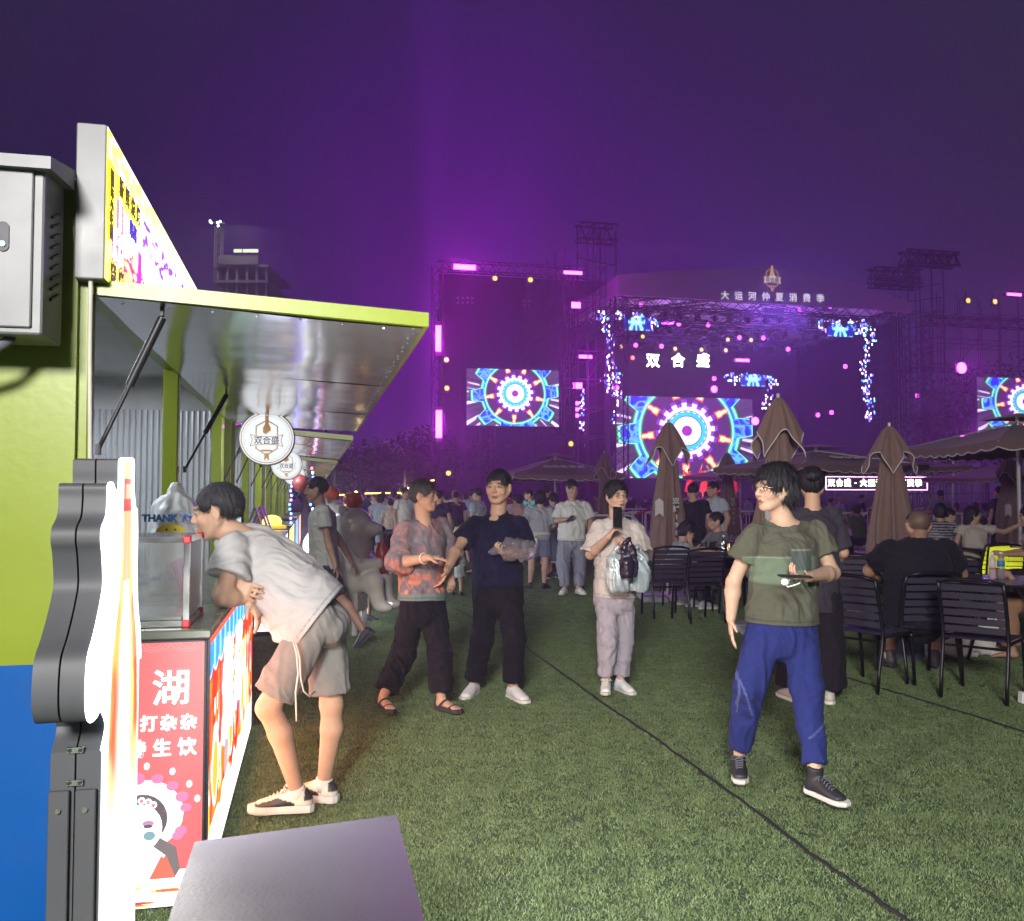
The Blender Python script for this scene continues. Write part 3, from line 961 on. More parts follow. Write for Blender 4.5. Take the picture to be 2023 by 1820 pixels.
# ------------------------------------------------------------------ ground
def turf_mat():
    m, nt, b = new_mat('artificial_turf'); N, L = nt.nodes, nt.links
    tc = N.new('ShaderNodeTexCoord')
    n1 = N.new('ShaderNodeTexNoise'); n1.inputs['Scale'].default_value = .55; n1.inputs['Detail'].default_value = 4
    n2 = N.new('ShaderNodeTexNoise'); n2.inputs['Scale'].default_value = 55; n2.inputs['Detail'].default_value = 3
    n3 = N.new('ShaderNodeTexNoise'); n3.inputs['Scale'].default_value = 9; n3.inputs['Detail'].default_value = 5
    for n in (n1, n2, n3): L.new(tc.outputs['Object'], n.inputs['Vector'])
    r = N.new('ShaderNodeValToRGB'); e = r.color_ramp.elements
    e[0].position, e[0].color = .3, (.050, .078, .042, 1); e[1].position, e[1].color = .72, (.095, .135, .075, 1)
    mx = N.new('ShaderNodeMixRGB'); mx.inputs[0].default_value = .4
    L.new(n2.outputs['Fac'], mx.inputs[1]); L.new(n3.outputs['Fac'], mx.inputs[2])
    m2 = N.new('ShaderNodeMixRGB'); m2.inputs[0].default_value = .25
    L.new(mx.outputs[0], m2.inputs[1]); L.new(n1.outputs['Fac'], m2.inputs[2])
    L.new(m2.outputs[0], r.inputs[0]); L.new(r.outputs[0], b.inputs['Base Color'])
    b.inputs['Roughness'].default_value = .75; b.inputs['Specular IOR Level'].default_value = .25
    bp = N.new('ShaderNodeBump'); bp.inputs['Strength'].default_value = .9; bp.inputs['Distance'].default_value = .02
    L.new(n2.outputs['Fac'], bp.inputs['Height']); L.new(bp.outputs[0], b.inputs['Normal'])
    return m
TURF = turf_mat()
mb = MB(); mb.quad((-150, -30, 0), (150, -30, 0), (150, 240, 0), (-150, 240, 0))
tag(mb.build('ground', TURF), kind='structure')
blade_m = mat('turf_blade', (.108, .155, .064), rough=.7, var=.25, scale=3.0, spec=.2)
blade_d = mat('turf_blade_pale', (.18, .23, .115), rough=.7, var=.4, scale=3.0, spec=.3)
def turf_patch(seed, n=900, size=.26):
    rg = np.random.default_rng(seed); mb = MB()
    for i in range(n):
        x, y = (rg.random(2) - .5) * size; a = rg.random() * 6.283; hgt = .006 + .009 * rg.random(); w = .0015 + .0012 * rg.random()
        lx, ly = math.cos(a) * w, math.sin(a) * w; b = rg.random() * 6.283; ln = (.3 + .9 * rg.random()) * hgt
        tx, ty = math.cos(b) * ln, math.sin(b) * ln
        mb.cur = 1 if rg.random() < .3 else 0
        mb.add([(x - lx, y - ly, -.001), (x + lx, y + ly, -.001), (x + lx * .8 + tx * .4, y + ly * .8 + ty * .4, hgt * .65), (x - lx * .8 + tx * .4, y - ly * .8 + ty * .4, hgt * .65), (x + tx, y + ty, hgt)],
               [(0, 1, 2, 3), (3, 2, 4)])
    return mb.mesh('turf_patch', [blade_m, blade_d])
pts = []
rg = np.random.default_rng(3)
y = 1.6
while y < 11:
    x = -2.6
    while x < .62 * y + .6:
        if x > -.44 * y - .4: pts.append((x + rg.random() * .06, y + rg.random() * .06, 0))
        x += .2
    y += .2
while y < 26:
    x = -.45 * y
    while x < .62 * y + .6:
        pts.append((x + rg.random() * .08, y + rg.random() * .08, 0)); x += .24 + .010 * (y - 11)
    y += .24 + .010 * (y - 11)
half = {0: [], 1: []}
for i, p in enumerate(pts): half[i % 2].append(p)
for k in (0, 1):
    src = bpy.data.objects.new('turf_patch', turf_patch(40 + k))
    me = bpy.data.meshes.new('turf'); me.from_pydata(half[k], [], []); o = link(bpy.data.objects.new('turf', me))
    tag(o, 'short green artificial turf blades in front of the stalls', 'turf', kind='stuff')
    ng = bpy.data.node_groups.new('turf_scatter', 'GeometryNodeTree')
    ng.interface.new_socket('Geometry', in_out='INPUT', socket_type='NodeSocketGeometry'); ng.interface.new_socket('Geometry', in_out='OUTPUT', socket_type='NodeSocketGeometry')
    gi, go = ng.nodes.new('NodeGroupInput'), ng.nodes.new('NodeGroupOutput')
    mp = ng.nodes.new('GeometryNodeMeshToPoints'); ip = ng.nodes.new('GeometryNodeInstanceOnPoints'); oi = ng.nodes.new('GeometryNodeObjectInfo'); oi.inputs[0].default_value = src
    rv = ng.nodes.new('FunctionNodeRandomValue'); rv.data_type = 'FLOAT_VECTOR'; rv.inputs[0].default_value = (0, 0, 0); rv.inputs[1].default_value = (0, 0, 6.283)
    ng.links.new(gi.outputs[0], mp.inputs[0]); ng.links.new(mp.outputs[0], ip.inputs['Points']); ng.links.new(oi.outputs['Geometry'], ip.inputs['Instance'])
    ng.links.new(rv.outputs[0], ip.inputs['Rotation']); ng.links.new(ip.outputs[0], go.inputs[0])
    o.modifiers.new('scatter', 'NODES').node_group = ng
# dark joints of the turf rolls
joint_m = mat('turf_joint', (.010, .008, .014), rough=.8, var=.3)
for pl, lab in (([(900, 1205), (1030, 1275), (1100, 1325), (1190, 1390), (1300, 1465), (1400, 1538), (1500, 1612), (1600, 1690), (1700, 1760), (1800, 1830), (1900, 1900)], 'dark open turf joint running from the middle to the bottom of the picture'),
                ([(1560, 1280), (1664, 1338), (1750, 1365), (1850, 1395), (1950, 1425), (2060, 1462)], 'dark turf joint passing under the empty chairs')):
    mb = MB(); P = [G(u, v) for u, v in pl]; Q = []
    for i in range(len(P) - 1):
        for j in range(6): Q.append(P[i].lerp(P[i + 1], j / 6) + Vector((RNG.normal() * .004, 0, 0)))
    Q = [Vector((q.x, q.y, .009)) for q in Q]
    mb.tube(Q, .008, 6)
    tag(mb.build('turf_joint', joint_m, smooth=True), lab, 'turf joint')

# ------------------------------------------------------------------ haze
def build_haze(density=.0036):
    m = bpy.data.materials.new('haze'); m.use_nodes = True; nt = m.node_tree; nt.nodes.clear()
    out = nt.nodes.new('ShaderNodeOutputMaterial'); pv = nt.nodes.new('ShaderNodeVolumePrincipled')
    pv.inputs['Density'].default_value = density; pv.inputs['Color'].default_value = (.80, .78, .95, 1); pv.inputs['Anisotropy'].default_value = .62
    nt.links.new(pv.outputs[0], out.inputs['Volume'])
    mb = MB(); mb.box((0, 105, 36), (290, 262, 74))
    tag(mb.build('haze', m), 'thin smoky night air over the square', 'haze', kind='stuff')
HAZE = True
if HAZE: build_haze()

# ------------------------------------------------------------------ colours and print helpers
GREEN = mat('lime_paint', (.235, .30, .020), rough=.35, var=.06, scale=2, grime=.25, bump=.05, bscale=30)
BLUE = mat('blue_paint', (.003, .09, .36), rough=.35, var=.06, scale=2, grime=.2, bump=.05, bscale=30)
WHITEP = mat('white_panel', (.52, .53, .55), rough=.45, var=.05, grime=.25)
GREYM = mat('grey_sheet_metal', (.075, .078, .085), rough=.6, metal=.2, var=.08, grime=.3)
DARKM = mat('dark_metal', (.03, .03, .035), rough=.45, metal=.4)
BOXW = mat('off_white_metal', (.19, .195, .205), rough=.4, var=.04, grime=.3)
STEEL = mat('mirror_steel', (.62, .62, .66), rough=.16, metal=.72, var=.04, scale=2, bump=.10, bscale=1.6, stretch=(1, 2.6, 1), rvar=.05)
CORR = mat('corrugated_inner', (.50, .52, .56), rough=.3, metal=.2, var=.08)
COUNT = mat('counter_top', (.10, .115, .09), rough=.25, var=.12, spec=.6, grime=.2)
CHROME = mat('chrome', (.7, .7, .72), rough=.15, metal=1.0)
GLASS = mat('clear_glass', (.9, .93, .95), rough=.03, trans=.9, alpha=.35, var=0, ior=1.3)
REDP = mat('red_plastic', (.45, .02, .03), rough=.35)
TXTW = emit('lit_white', (1, 1, 1), 4.0)
T0 = -.80
MST = Matrix.Rotation(ROW, 4, 'Z')        # local x = out from the row, y = along the row
def L2W(t, s, z): return MST @ Vector((t, s, z))
LM = Matrix.Rotation(ROW, 4, 'Z')

# ------------------------------------------------------------------ container stalls
rivet_m = mat('rivet', (.6, .6, .6), rough=.3, metal=1.0)
def corr_wall(mb, t, s0, s1, z0, z1, pitch=.12, d=.018):
    n = int((s1 - s0) / pitch)
    for i in range(n):
        a = s0 + i * pitch
        mb.box((t + d / 2, a + pitch * .5, (z0 + z1) / 2), (d, pitch * .55, z1 - z0))
def emblem(par, c, xd, zd, size, base_m, line_m, txt_m, lit=True):
    """Round or bare emblem: bottle, hexagon frame, banner with three characters."""
    c = Vector(c); xd, zd = Vector(xd), Vector(zd); n = xd.cross(zd)
    def poly(pts, off, m, name):
        mb = MB(); mb.prism([c + xd * (x * size) + zd * (y * size) for x, y in pts], n * off, n * (off + .003)); return mb.build(name, m, par)
    def outline(pts, w, off, m, name, closed=True):
        mb = MB(); k = len(pts)
        for i in range(k if closed else k - 1):
            a, b = Vector(pts[i] + (0,)), Vector(pts[(i + 1) % k] + (0,)); d = (b - a).normalized(); q = Vector((-d.y, d.x, 0)) * w / 2
            P4 = [a - q - d * w * .3, b - q + d * w * .3, b + q + d * w * .3, a + q - d * w * .3]
            mb.prism([c + xd * (p.x * size) + zd * (p.y * size) for p in P4], n * off, n * (off + .003 + .0004 * i))
        return mb.build(name, m, par)
    outline([(0, .52), (.30, .34), (.30, -.30), (0, -.50), (-.30, -.30), (-.30, .34)], .035, .004, line_m, 'badge_frame')
    bott = [(-.11, .05), (-.11, .30), (-.05, .42), (-.05, .60), (-.06, .66), (.06, .66), (.05, .60), (.05, .42), (.11, .30), (.11, .05)]
    poly(bott, .008, line_m, 'bottle_mark')
    poly([(-.22, .06), (-.12, .16), (-.02, .10), (.08, .20), (.2, .12), (.22, .04)], .012, base_m, 'wave_mark')
    ban = [(-.46, .10), (-.30, .05), (0, .03), (.30, .05), (.46, .10), (.40, -.06), (.46, -.24), (.30, -.20), (0, -.18), (-.30, -.20), (-.46, -.24), (-.40, -.06)]
    poly(ban, .016, base_m, 'banner'); outline(ban, .022, .020, line_m, 'banner_edge')
    poly([(-.16, -.34), (.16, -.34), (.16, -.39), (-.16, -.39)], .008, line_m, 'band_mark')
    poly([(-.06, -.44), (.06, -.44), (.07, -.66), (0, -.58), (-.07, -.66)], .008, line_m, 'ribbon_mark')
    text('lettering', '双合盛', size * .235, txt_m, c + n * .024 - zd * .085 * size, xd, zd, par, .003, .004 * size, 1.05)
disc_face = emit('disc_light_face', (.90, .96, 1.0), 1.05)
disc_gold = mat('gold_print', (.75, .48, .22), rough=.4, emis=(.48, .24, .10), es=.55)
disc_txt = mat('grey_print', (.1, .1, .12), rough=.5, emis=(.16, .16, .2), es=.6)
def logo_disc(s, t, z, label):
    r = thing('logo_disc', label, 'round sign', L2W(t, s, z), ROW, 'round lit brewery signs under the awnings')
    R_ = .235
    mb = MB(); mb.lathe([(R_ * .97, -.035), (R_, -.03), (R_, .03), (R_ * .97, .035)], axis='Y', n=40); mb.build('rim', BOXW, r, smooth='auto')
    for sg in (-1, 1):
        mb = MB(); mb.lathe([(.001, 0), (R_ * .955, 0), (R_ * .955, .002), (.001, .002)], c=(0, -.0365 if sg < 0 else .0345, 0), axis='Y', n=40); mb.build('lit_face', disc_face, r)
    for k, (ra, w) in enumerate(((.88, .035), (.80, .012))):
        mb = MB(); n = 48
        for i in range(n):
            a, b = 2 * PI * i / n, 2 * PI * (i + 1) / n
            q = [(R_ * f * math.cos(x), -.0368, R_ * f * math.sin(x)) for x, f in ((a, ra), (b, ra), (b, ra + w), (a, ra + w))]
            mb.prism(q[::-1], (0, 0, 0), (0, -.002 - .001 * k, 0))
        mb.build('ring', disc_gold, r)
    emblem(r, (0, -.0365, .0), (1, 0, 0), (0, 0, 1), R_ * 1.25, disc_face, disc_gold, disc_txt)
    mb = MB(); mb.cyl((0, 0, R_), (0, 0, R_ + .06), .012); mb.build('bracket', DARKM, r)
    lamp('disc_glow', 'POINT', (0, .45, -.05), 13, (.9, .95, 1), .2, parent=r)
    return r
def awning(par, s0, s1, w, z0, z1, corner_rivets=True):
    """Hinged at the container front, out to t = T0 + w."""
    a, b = s0, s1
    th = .055
    def P(t, s, top): 
        f = (t - T0) / w
        return Vector((t, s, z0 + (z1 - z0) * f + (th if top else 0)))
    mb = MB(); t0, t1 = T0 + .01, T0 + w
    mb.add([P(t0, a, 0), P(t1, a, 0), P(t1, b, 0), P(t0, b, 0), P(t0, a, 1), P(t1, a, 1), P(t1, b, 1), P(t0, b, 1)], [(0, 3, 2, 1), (4, 5, 6, 7), (0, 1, 5, 4), (1, 2, 6, 5), (2, 3, 7, 6), (3, 0, 4, 7)])
    mb.build('awning_panel', GREEN, par)
    nu, nvv = 2, 3
    for j in range(nvv):          # three polished sheets with an open joint between them
        ya, yb = a + .02 + (b - a - .04) * j / nvv + .004, a + .02 + (b - a - .04) * (j + 1) / nvv - .004
        mb = MB()
        def fn(u, v):
            t = t0 + .02 + (t1 - t0 - .04) * u; s = ya + (yb - ya) * v
            f = (t - T0) / w
            wv = .0040 * math.sin(s * 4 + j) * math.sin(t * 5 + s * 1.3) + .0005 * math.sin(s * 17 + t * 3)
            return Vector((t, s, z0 + (z1 - z0) * f - .006 + wv))
        mb.grid(fn, 14, 26); mb.build('steel_sheet', STEEL, par, smooth=True)
    mb = MB()
    for i in range(int((t1 - t0) / .16)):
        for ss in (a + .05, b - .05):
            t = t0 + .1 + i * .16; mb.cyl((t, ss, z0 + (z1 - z0) * (t - T0) / w - .011), (t, ss, z0 + (z1 - z0) * (t - T0) / w - .016), .006, n=6)
    for i in range(int((b - a) / .22)):
        s = a + .1 + i * .22; mb.cyl((t1 - .05, s, z1 - .011), (t1 - .05, s, z1 - .016), .006, n=6)
    tag(mb.build('rivet', rivet_m, par), kind='stuff')
def strut(par, a, b):
    a, b = Vector(a), Vector(b); m = a.lerp(b, .52)
    mb = MB(); mb.cyl(a, m, .016, n=12); o = mb.build('gas_strut', DARKM, par, smooth='auto')
    mb = MB(); mb.cyl(m, b, .008, n=10); mb.build('strut_rod', DARKM, o)
    for q, sz in ((a + Vector((0, 0, .03)), (.02, .05, .06)), (b, (.03, .03, .05))): mb = MB(); mb.box(q, (sz[0] * .6, sz[1] * .6, sz[2] * .8)); mb.build('strut_bracket', GREYM, o)
def stall(k, s0, s1, label, endcolour=True, w=1.24, z0=2.24, z1=2.17, post_s=(2.3, 5.1), sign=False, aw=(0, 5.72)):
    r = thing('market_stall', label, 'stall', (0, 0, 0), ROW, 'lime green container stalls in a row')
    D = 2.35; H = 2.65; tb = T0 - D
    L = s1 - s0
    mb = MB()           # end walls with pressed seams
    for (s, near) in ((s0, True), (s1, False)):
        for (zz0, zz1, m, nm) in ((0.03, .92, BLUE, 'lower_end_wall'), (.92, H, GREEN, 'upper_end_wall')):
            x = T0 - .02
            while x > tb + .1 and (near or k == 0):
                wd = min(.50, x - tb); mb = MB()
                mb.box((x - wd / 2, s, (zz0 + zz1) / 2), (wd - .012, .05, zz1 - zz0)); mb.build('wall_panel', m, r); x -= wd
                if near and x > tb + .1:
                    mb = MB(); mb.box((x, s - .022, (zz0 + zz1) / 2), (.035, .03, zz1 - zz0 - .004)); mb.build('seam_rib', m, r)
    mb = MB(); mb.box((tb, (s0 + s1) / 2, H / 2), (.05, L, H)); mb.build('back_wall', WHITEP, r)
    mb = MB(); corr_wall(mb, tb + .027, s0 + .1, s1 - .1, .1, H - .1); tag(mb.build('corrugated_lining', CORR, r), kind='stuff')
    mb = MB(); mb.box(((T0 + tb) / 2 - .01, (s0 + s1) / 2, H - .03), (D, L - .06, .05)); mb.build('roof', WHITEP, r)
    mb = MB(); mb.box(((T0 + tb) / 2, (s0 + s1) / 2, .05), (D - .06, L - .06, .08)); mb.build('floor_panel', GREYM, r)
    mb = MB(); mb.box((T0 - .04, (s0 + s1) / 2, 2.46), (.08, L - .10, .36)); mb.build('header_panel', GREEN, r)
    mb = MB(); mb.box((T0 - .04, (s0 + s1) / 2, .46), (.06, L - .10, .80)); mb.build('front_panel', GREEN, r)
    for ps, wd in ((s0 + .05, .09), (s0 + post_s[0], .09), (s0 + post_s[1], .20), (s1 - .05, .09)):
        mb = MB(); mb.box((T0 - .035, ps, 1.33), (.09, wd, 2.62), bev=.006); mb.build('post', GREEN, r)
    # inner partition walls seen through the hatch
    mb = MB(); mb.box((T0 - 1.2, s0 + 5.25, 1.35), (2.2, .04, 2.5)); o = mb.build('partition', WHITEP, r)
    mb = MB()
    for i in range(44): mb.cyl((T0 - .12 - i * .05, s0 + 5.228, .1), (T0 - .12 - i * .05, s0 + 5.228, 2.3), .016, n=6, caps=False)
    tag(mb.build('corrugation', CORR, o), kind='stuff')
    for i in range(2):
        mb = MB(); mb.box((T0 - 1.1, s0 + 1.4 + 2.5 * i, H - .09), (.10, 1.1, .04), bev=.005); tb_ = mb.build('tube_lamp', emit('tube_lamp_lit', (.92, .96, 1), 2.5), r)
        lamp('tube_lamp_light', 'AREA', (T0 - 1.1, s0 + 1.4 + 2.5 * i, H - .14), 40, (.88, .93, 1.0), .12, aim=(T0 - 1.0, s0 + 1.4 + 2.5 * i, 0), parent=r, sy=1.1)
    awning(r, s0 + aw[0], s0 + aw[1], w, z0, z1)
    zt = lambda t: z0 + (z1 - z0) * (t - T0) / w
    for ps in ((.08, .12, .03), (post_s[0] + .12, .12, .34), (post_s[1] - .02, .12, .3)):
        strut(r, (T0 + ps[1] + .12, s0 + ps[0] + ps[2], zt(T0 + ps[1]) - .05), (T0 + .03, s0 + ps[0], 1.68))
    return r
STALLS = []
s_list = [3.52, 9.90, 16.15, 22.4, 28.7]
labs = ['nearest lime green stall with a yellow light box on its roof edge', 'second stall from the camera, with a grey striped steel awning', 'third stall from the camera, its awning just above the passers-by',
        'fourth stall from the camera, a narrow sliver of steel awning', 'farthest stall of the row, behind the glowing round signs']
for k in range(5):
    STALLS.append(stall(k, s_list[k], s_list[k] + 5.95, labs[k], z0=2.24, z1=(2.17, 2.14, 2.12, 2.12, 2.12)[k], aw=(0.0, 5.72) if k == 0 else (.3, 5.0)))
dl = ['largest round lit sign with the brewery badge, under the nearest awning', 'second largest round lit sign, half behind the first', 'third round lit sign from the camera', 'fourth round lit sign from the camera', 'farthest and smallest round lit sign']
for k in range(5):
    logo_disc(8.07 + 6.2 * k if k < 3 else 8.07 + 5.6 * k + .8, -.38, 2.015, dl[k])

# ------------------------------------------------------------------ yellow light box on the roof edge
def sign_art(w=560, h=150):
    X, Y = np.meshgrid((np.arange(w) + .5) / w * 3.3, (np.arange(h) + .5) / h * .56)
    A = np.zeros((h, w, 3)); A[:] = (1.0, .93, .05)
    def rect(x0, x1, y0, y1, c): A[(X > x0) & (X < x1) & (Y > y0) & (Y < y1)] = c
    rect(0, 3.3, .46, .56, (1, .95, .12)); rect(0.02, 3.2, .455, .462, (.9, .9, .9))
    rect(.03, .14, .17, .46, (1, .90, 0)); rect(.15, 3.25, .11, .455, (1, .93, .22)); rect(.70, 1.5, .06, .26, (1, 1, .85))
    rect(.16, .60, .345, .45, (1, .93, .04)); rect(.62, 1.6, .39, .45, (1, 1, 1)); rect(.10, .30, .10, .22, (.75, .01, .04))
    rect(.18, .30, .24, .36, (.78, .01, .04)); rect(.32, .66, .26, .35, (.04, .03, .35)); rect(.33, .65, .268, .342, (1, 1, 1))
    n = fbm2(X * 9 + 3, Y * 22, 3); mk = (X > .32) & (X < .85) & (Y > .04) & (Y < .22)
    A[mk & (n > .42)] = (1, .35, .02); A[mk & (n > .52)] = (.62, .03, .01); A[mk & (n > .60)] = (1, .78, .3)
    rect(.62, .70, .12, .27, (.45, .02, .75)); rect(.95, 1.9, .29, .42, (.10, .12, .55)); rect(.97, 1.88, .30, .41, (1, 1, .9))
    n = fbm2(X * 16 + 30, Y * 40, 2); A[(X > .72) & (X < 2.4) & (Y > .30) & (Y < .44) & (n > .56)] = (.05, .05, .45)
    A[(X > .85) & (X < 1.9) & (Y > .05) & (Y < .22) & (n > .60)] = (.45, .05, .5)
    rect(2.0, 2.5, .05, .28, (.08, .08, .6)); rect(2.05, 2.45, .08, .25, (1, 1, .9)); A[(X > 2.05) & (X < 2.45) & (Y > .08) & (Y < .25) & (n > .5)] = (.06, .06, .5)
    A[(Y > .47) & (n > .62)] = (.9, .9, 1.0)
    return A
r = thing('roof_sign', 'thick white light box with a yellow food menu face above the first awning', 'light box', (0, 0, 0), ROW)
mb = MB(); mb.box((T0 + .02, 3.45 + 1.65, 2.56), (.10, 3.3, .56), bev=.004); mb.build('housing', BOXW, r)
sgm = img_emit('yellow_menu_print', sign_art(), 2.6)
uv_quad('lit_face', [(T0 + .0722, 3.452, 2.285), (T0 + .0722, 6.748, 2.285), (T0 + .0722, 6.748, 2.835), (T0 + .0722, 3.452, 2.835)], sgm, r)
prn = mat('dark_print', (.02, .02, .02), rough=.5, emis=(.16, .14, .01), es=.5)
prw = emit('lit_white_print', (1, 1, 1), 3.0)
xd, zd = (0, 1, 0), (0, 0, 1)
for i, ch in enumerate('国际小吃园'): text('lettering', ch, .058, prn, (T0 + .075, 3.535, 2.675 - i * .052), xd, zd, r, .003, .001)
for i, ch in enumerate('新鲜烧烤'): text('lettering', ch, .085, prn, (T0 + .075, 3.70 + i * .115, 2.685), xd, zd, r, .003, .001)
for i, ch in enumerate('炸小串串'): text('lettering', ch, .062, prw, (T0 + .075, 3.60 + (i % 2) * .09, 2.47 - (i // 2) * .062), xd, zd, r, .003, .002)
for i, ch in enumerate('香香脆脆'): text('lettering', ch, .040, prw, (T0 + .075, 3.69, 2.628 - i * .030), xd, zd, r, .003, .001)
for i, ch in enumerate('烧烤'): text('lettering', ch, .10, prn, (T0 + .075, 3.58 + i * .14, 2.325), xd, zd, r, .003, .001)
text('lettering', '串串', .08, mat('blue_print', (.02, .02, .3), emis=(.04, .04, .5), es=1), (T0 + .075, 3.94, 2.585), xd, zd, r, .003, .002)
lamp('sign_glow', 'AREA', (T0 + .16, 5.0, 2.56), 22, (1, .93, .45), 3.0, aim=(T0 + 2, 5.0, 2.2), parent=r, sy=.5)

# ------------------------------------------------------------------ meter box, conduit, cables on the end wall
r = thing('meter_box', 'white metal meter box with a rain hood on the green end wall', 'electrical box', (0, 0, 0), ROW)
fs = 3.19
mb = MB(); mb.box((T0 - .36, fs + .12, 2.31), (.60, .24, .56), bev=.006); mb.build('housing', BOXW, r)
mb = MB(); mb.box((T0 - .36, fs - .008, 2.31), (.54, .012, .52), bev=.004); mb.build('door', BOXW, r)
mb = MB(); mb.add([(T0 - .68, fs - .05, 2.60), (T0 - .03, fs - .05, 2.60), (T0 - .03, fs + .25, 2.66), (T0 - .68, fs + .25, 2.66), (T0 - .68, fs - .05, 2.56), (T0 - .03, fs - .05, 2.56), (T0 - .03, fs + .25, 2.59), (T0 - .68, fs + .25, 2.59)],
                  [(0, 1, 2, 3), (7, 6, 5, 4), (0, 4, 5, 1), (1, 5, 6, 2), (2, 6, 7, 3), (3, 7, 4, 0)]); mb.build('rain_hood', BOXW, r)
for i in range(4):
    mb = MB(); mb.box((T0 - .52 + i * .035, fs - .053, 2.583), (.012, .006, .020)); mb.build('vent_slot', DARKM, r)
for i in range(9):
    mb = MB(); mb.box((T0 - .056, fs + .13, 2.46 - i * .035), (.008, .10, .008), rot=Matrix.Rotation(R(22), 3, 'X')); mb.build('louvre', DARKM, r)
mb = MB(); pr = []
for i in range(24):
    a = 2 * PI * i / 24; pr.append((T0 - .175 + .018 * math.cos(a), fs - .0145, 2.34 + .018 * math.sin(a) + (.03 if math.sin(a) > 0 else -.03)))
mb.prism(pr[::-1], (0, 0, 0), (0, -.006, 0)); mb.build('lock_plate', DARKM, r)
mb = MB(); mb.cyl((T0 - .175, fs - .021, 2.315), (T0 - .175, fs - .026, 2.315), .010, n=14); mb.build('lock', mat('lock_blue', (.2, .45, .5), rough=.3), r)
def W2L(p): return LM.inverted() @ Vector(p)
mb = MB(); mb.tube([(T0 - .17, fs + .10, 2.06), (T0 - .18, fs + .08, 2.02), (T0 - .24, fs + .06, 1.97), (T0 - .36, fs + .05, 1.93), (T0 - .55, fs + .05, 1.92)], .018, 10)
mb.M = Matrix.Identity(4); mb.build('conduit', mat('grey_conduit', (.10, .11, .12), rough=.6), r, smooth=True)
mb = MB(); mb.tube([(T0 + .015, 3.485, 2.68), (T0 + .012, 3.48, 2.5), (T0 + .02, 3.48, 2.28), (T0 + .024, 3.47, 2.0), (T0 + .03, 3.48, 1.6), (T0 + .02, 3.47, 1.2), (T0 + .03, 3.48, .7), (T0 + .06, 3.46, .02)], .008, 8)
o = mb.build('hanging_cable', mat('cream_cable', (.55, .53, .45), rough=.6), smooth=True, rz=ROW); tag(o, 'cream cable hanging down the corner of the green container', 'cable')
mb = MB(); mb.tube([G(-80, 1640, .02), G(0, 1700, .02), G(50, 1732, .02), G(120, 1755, .02), G(200, 1765, .02), G(240, 1800, .02)], .008, 8)
tag(mb.build('ground_cable', mat('white_cable', (.8, .8, .8), rough=.5), smooth=True), 'white power cable lying on the ground by the blue wall', 'cable')

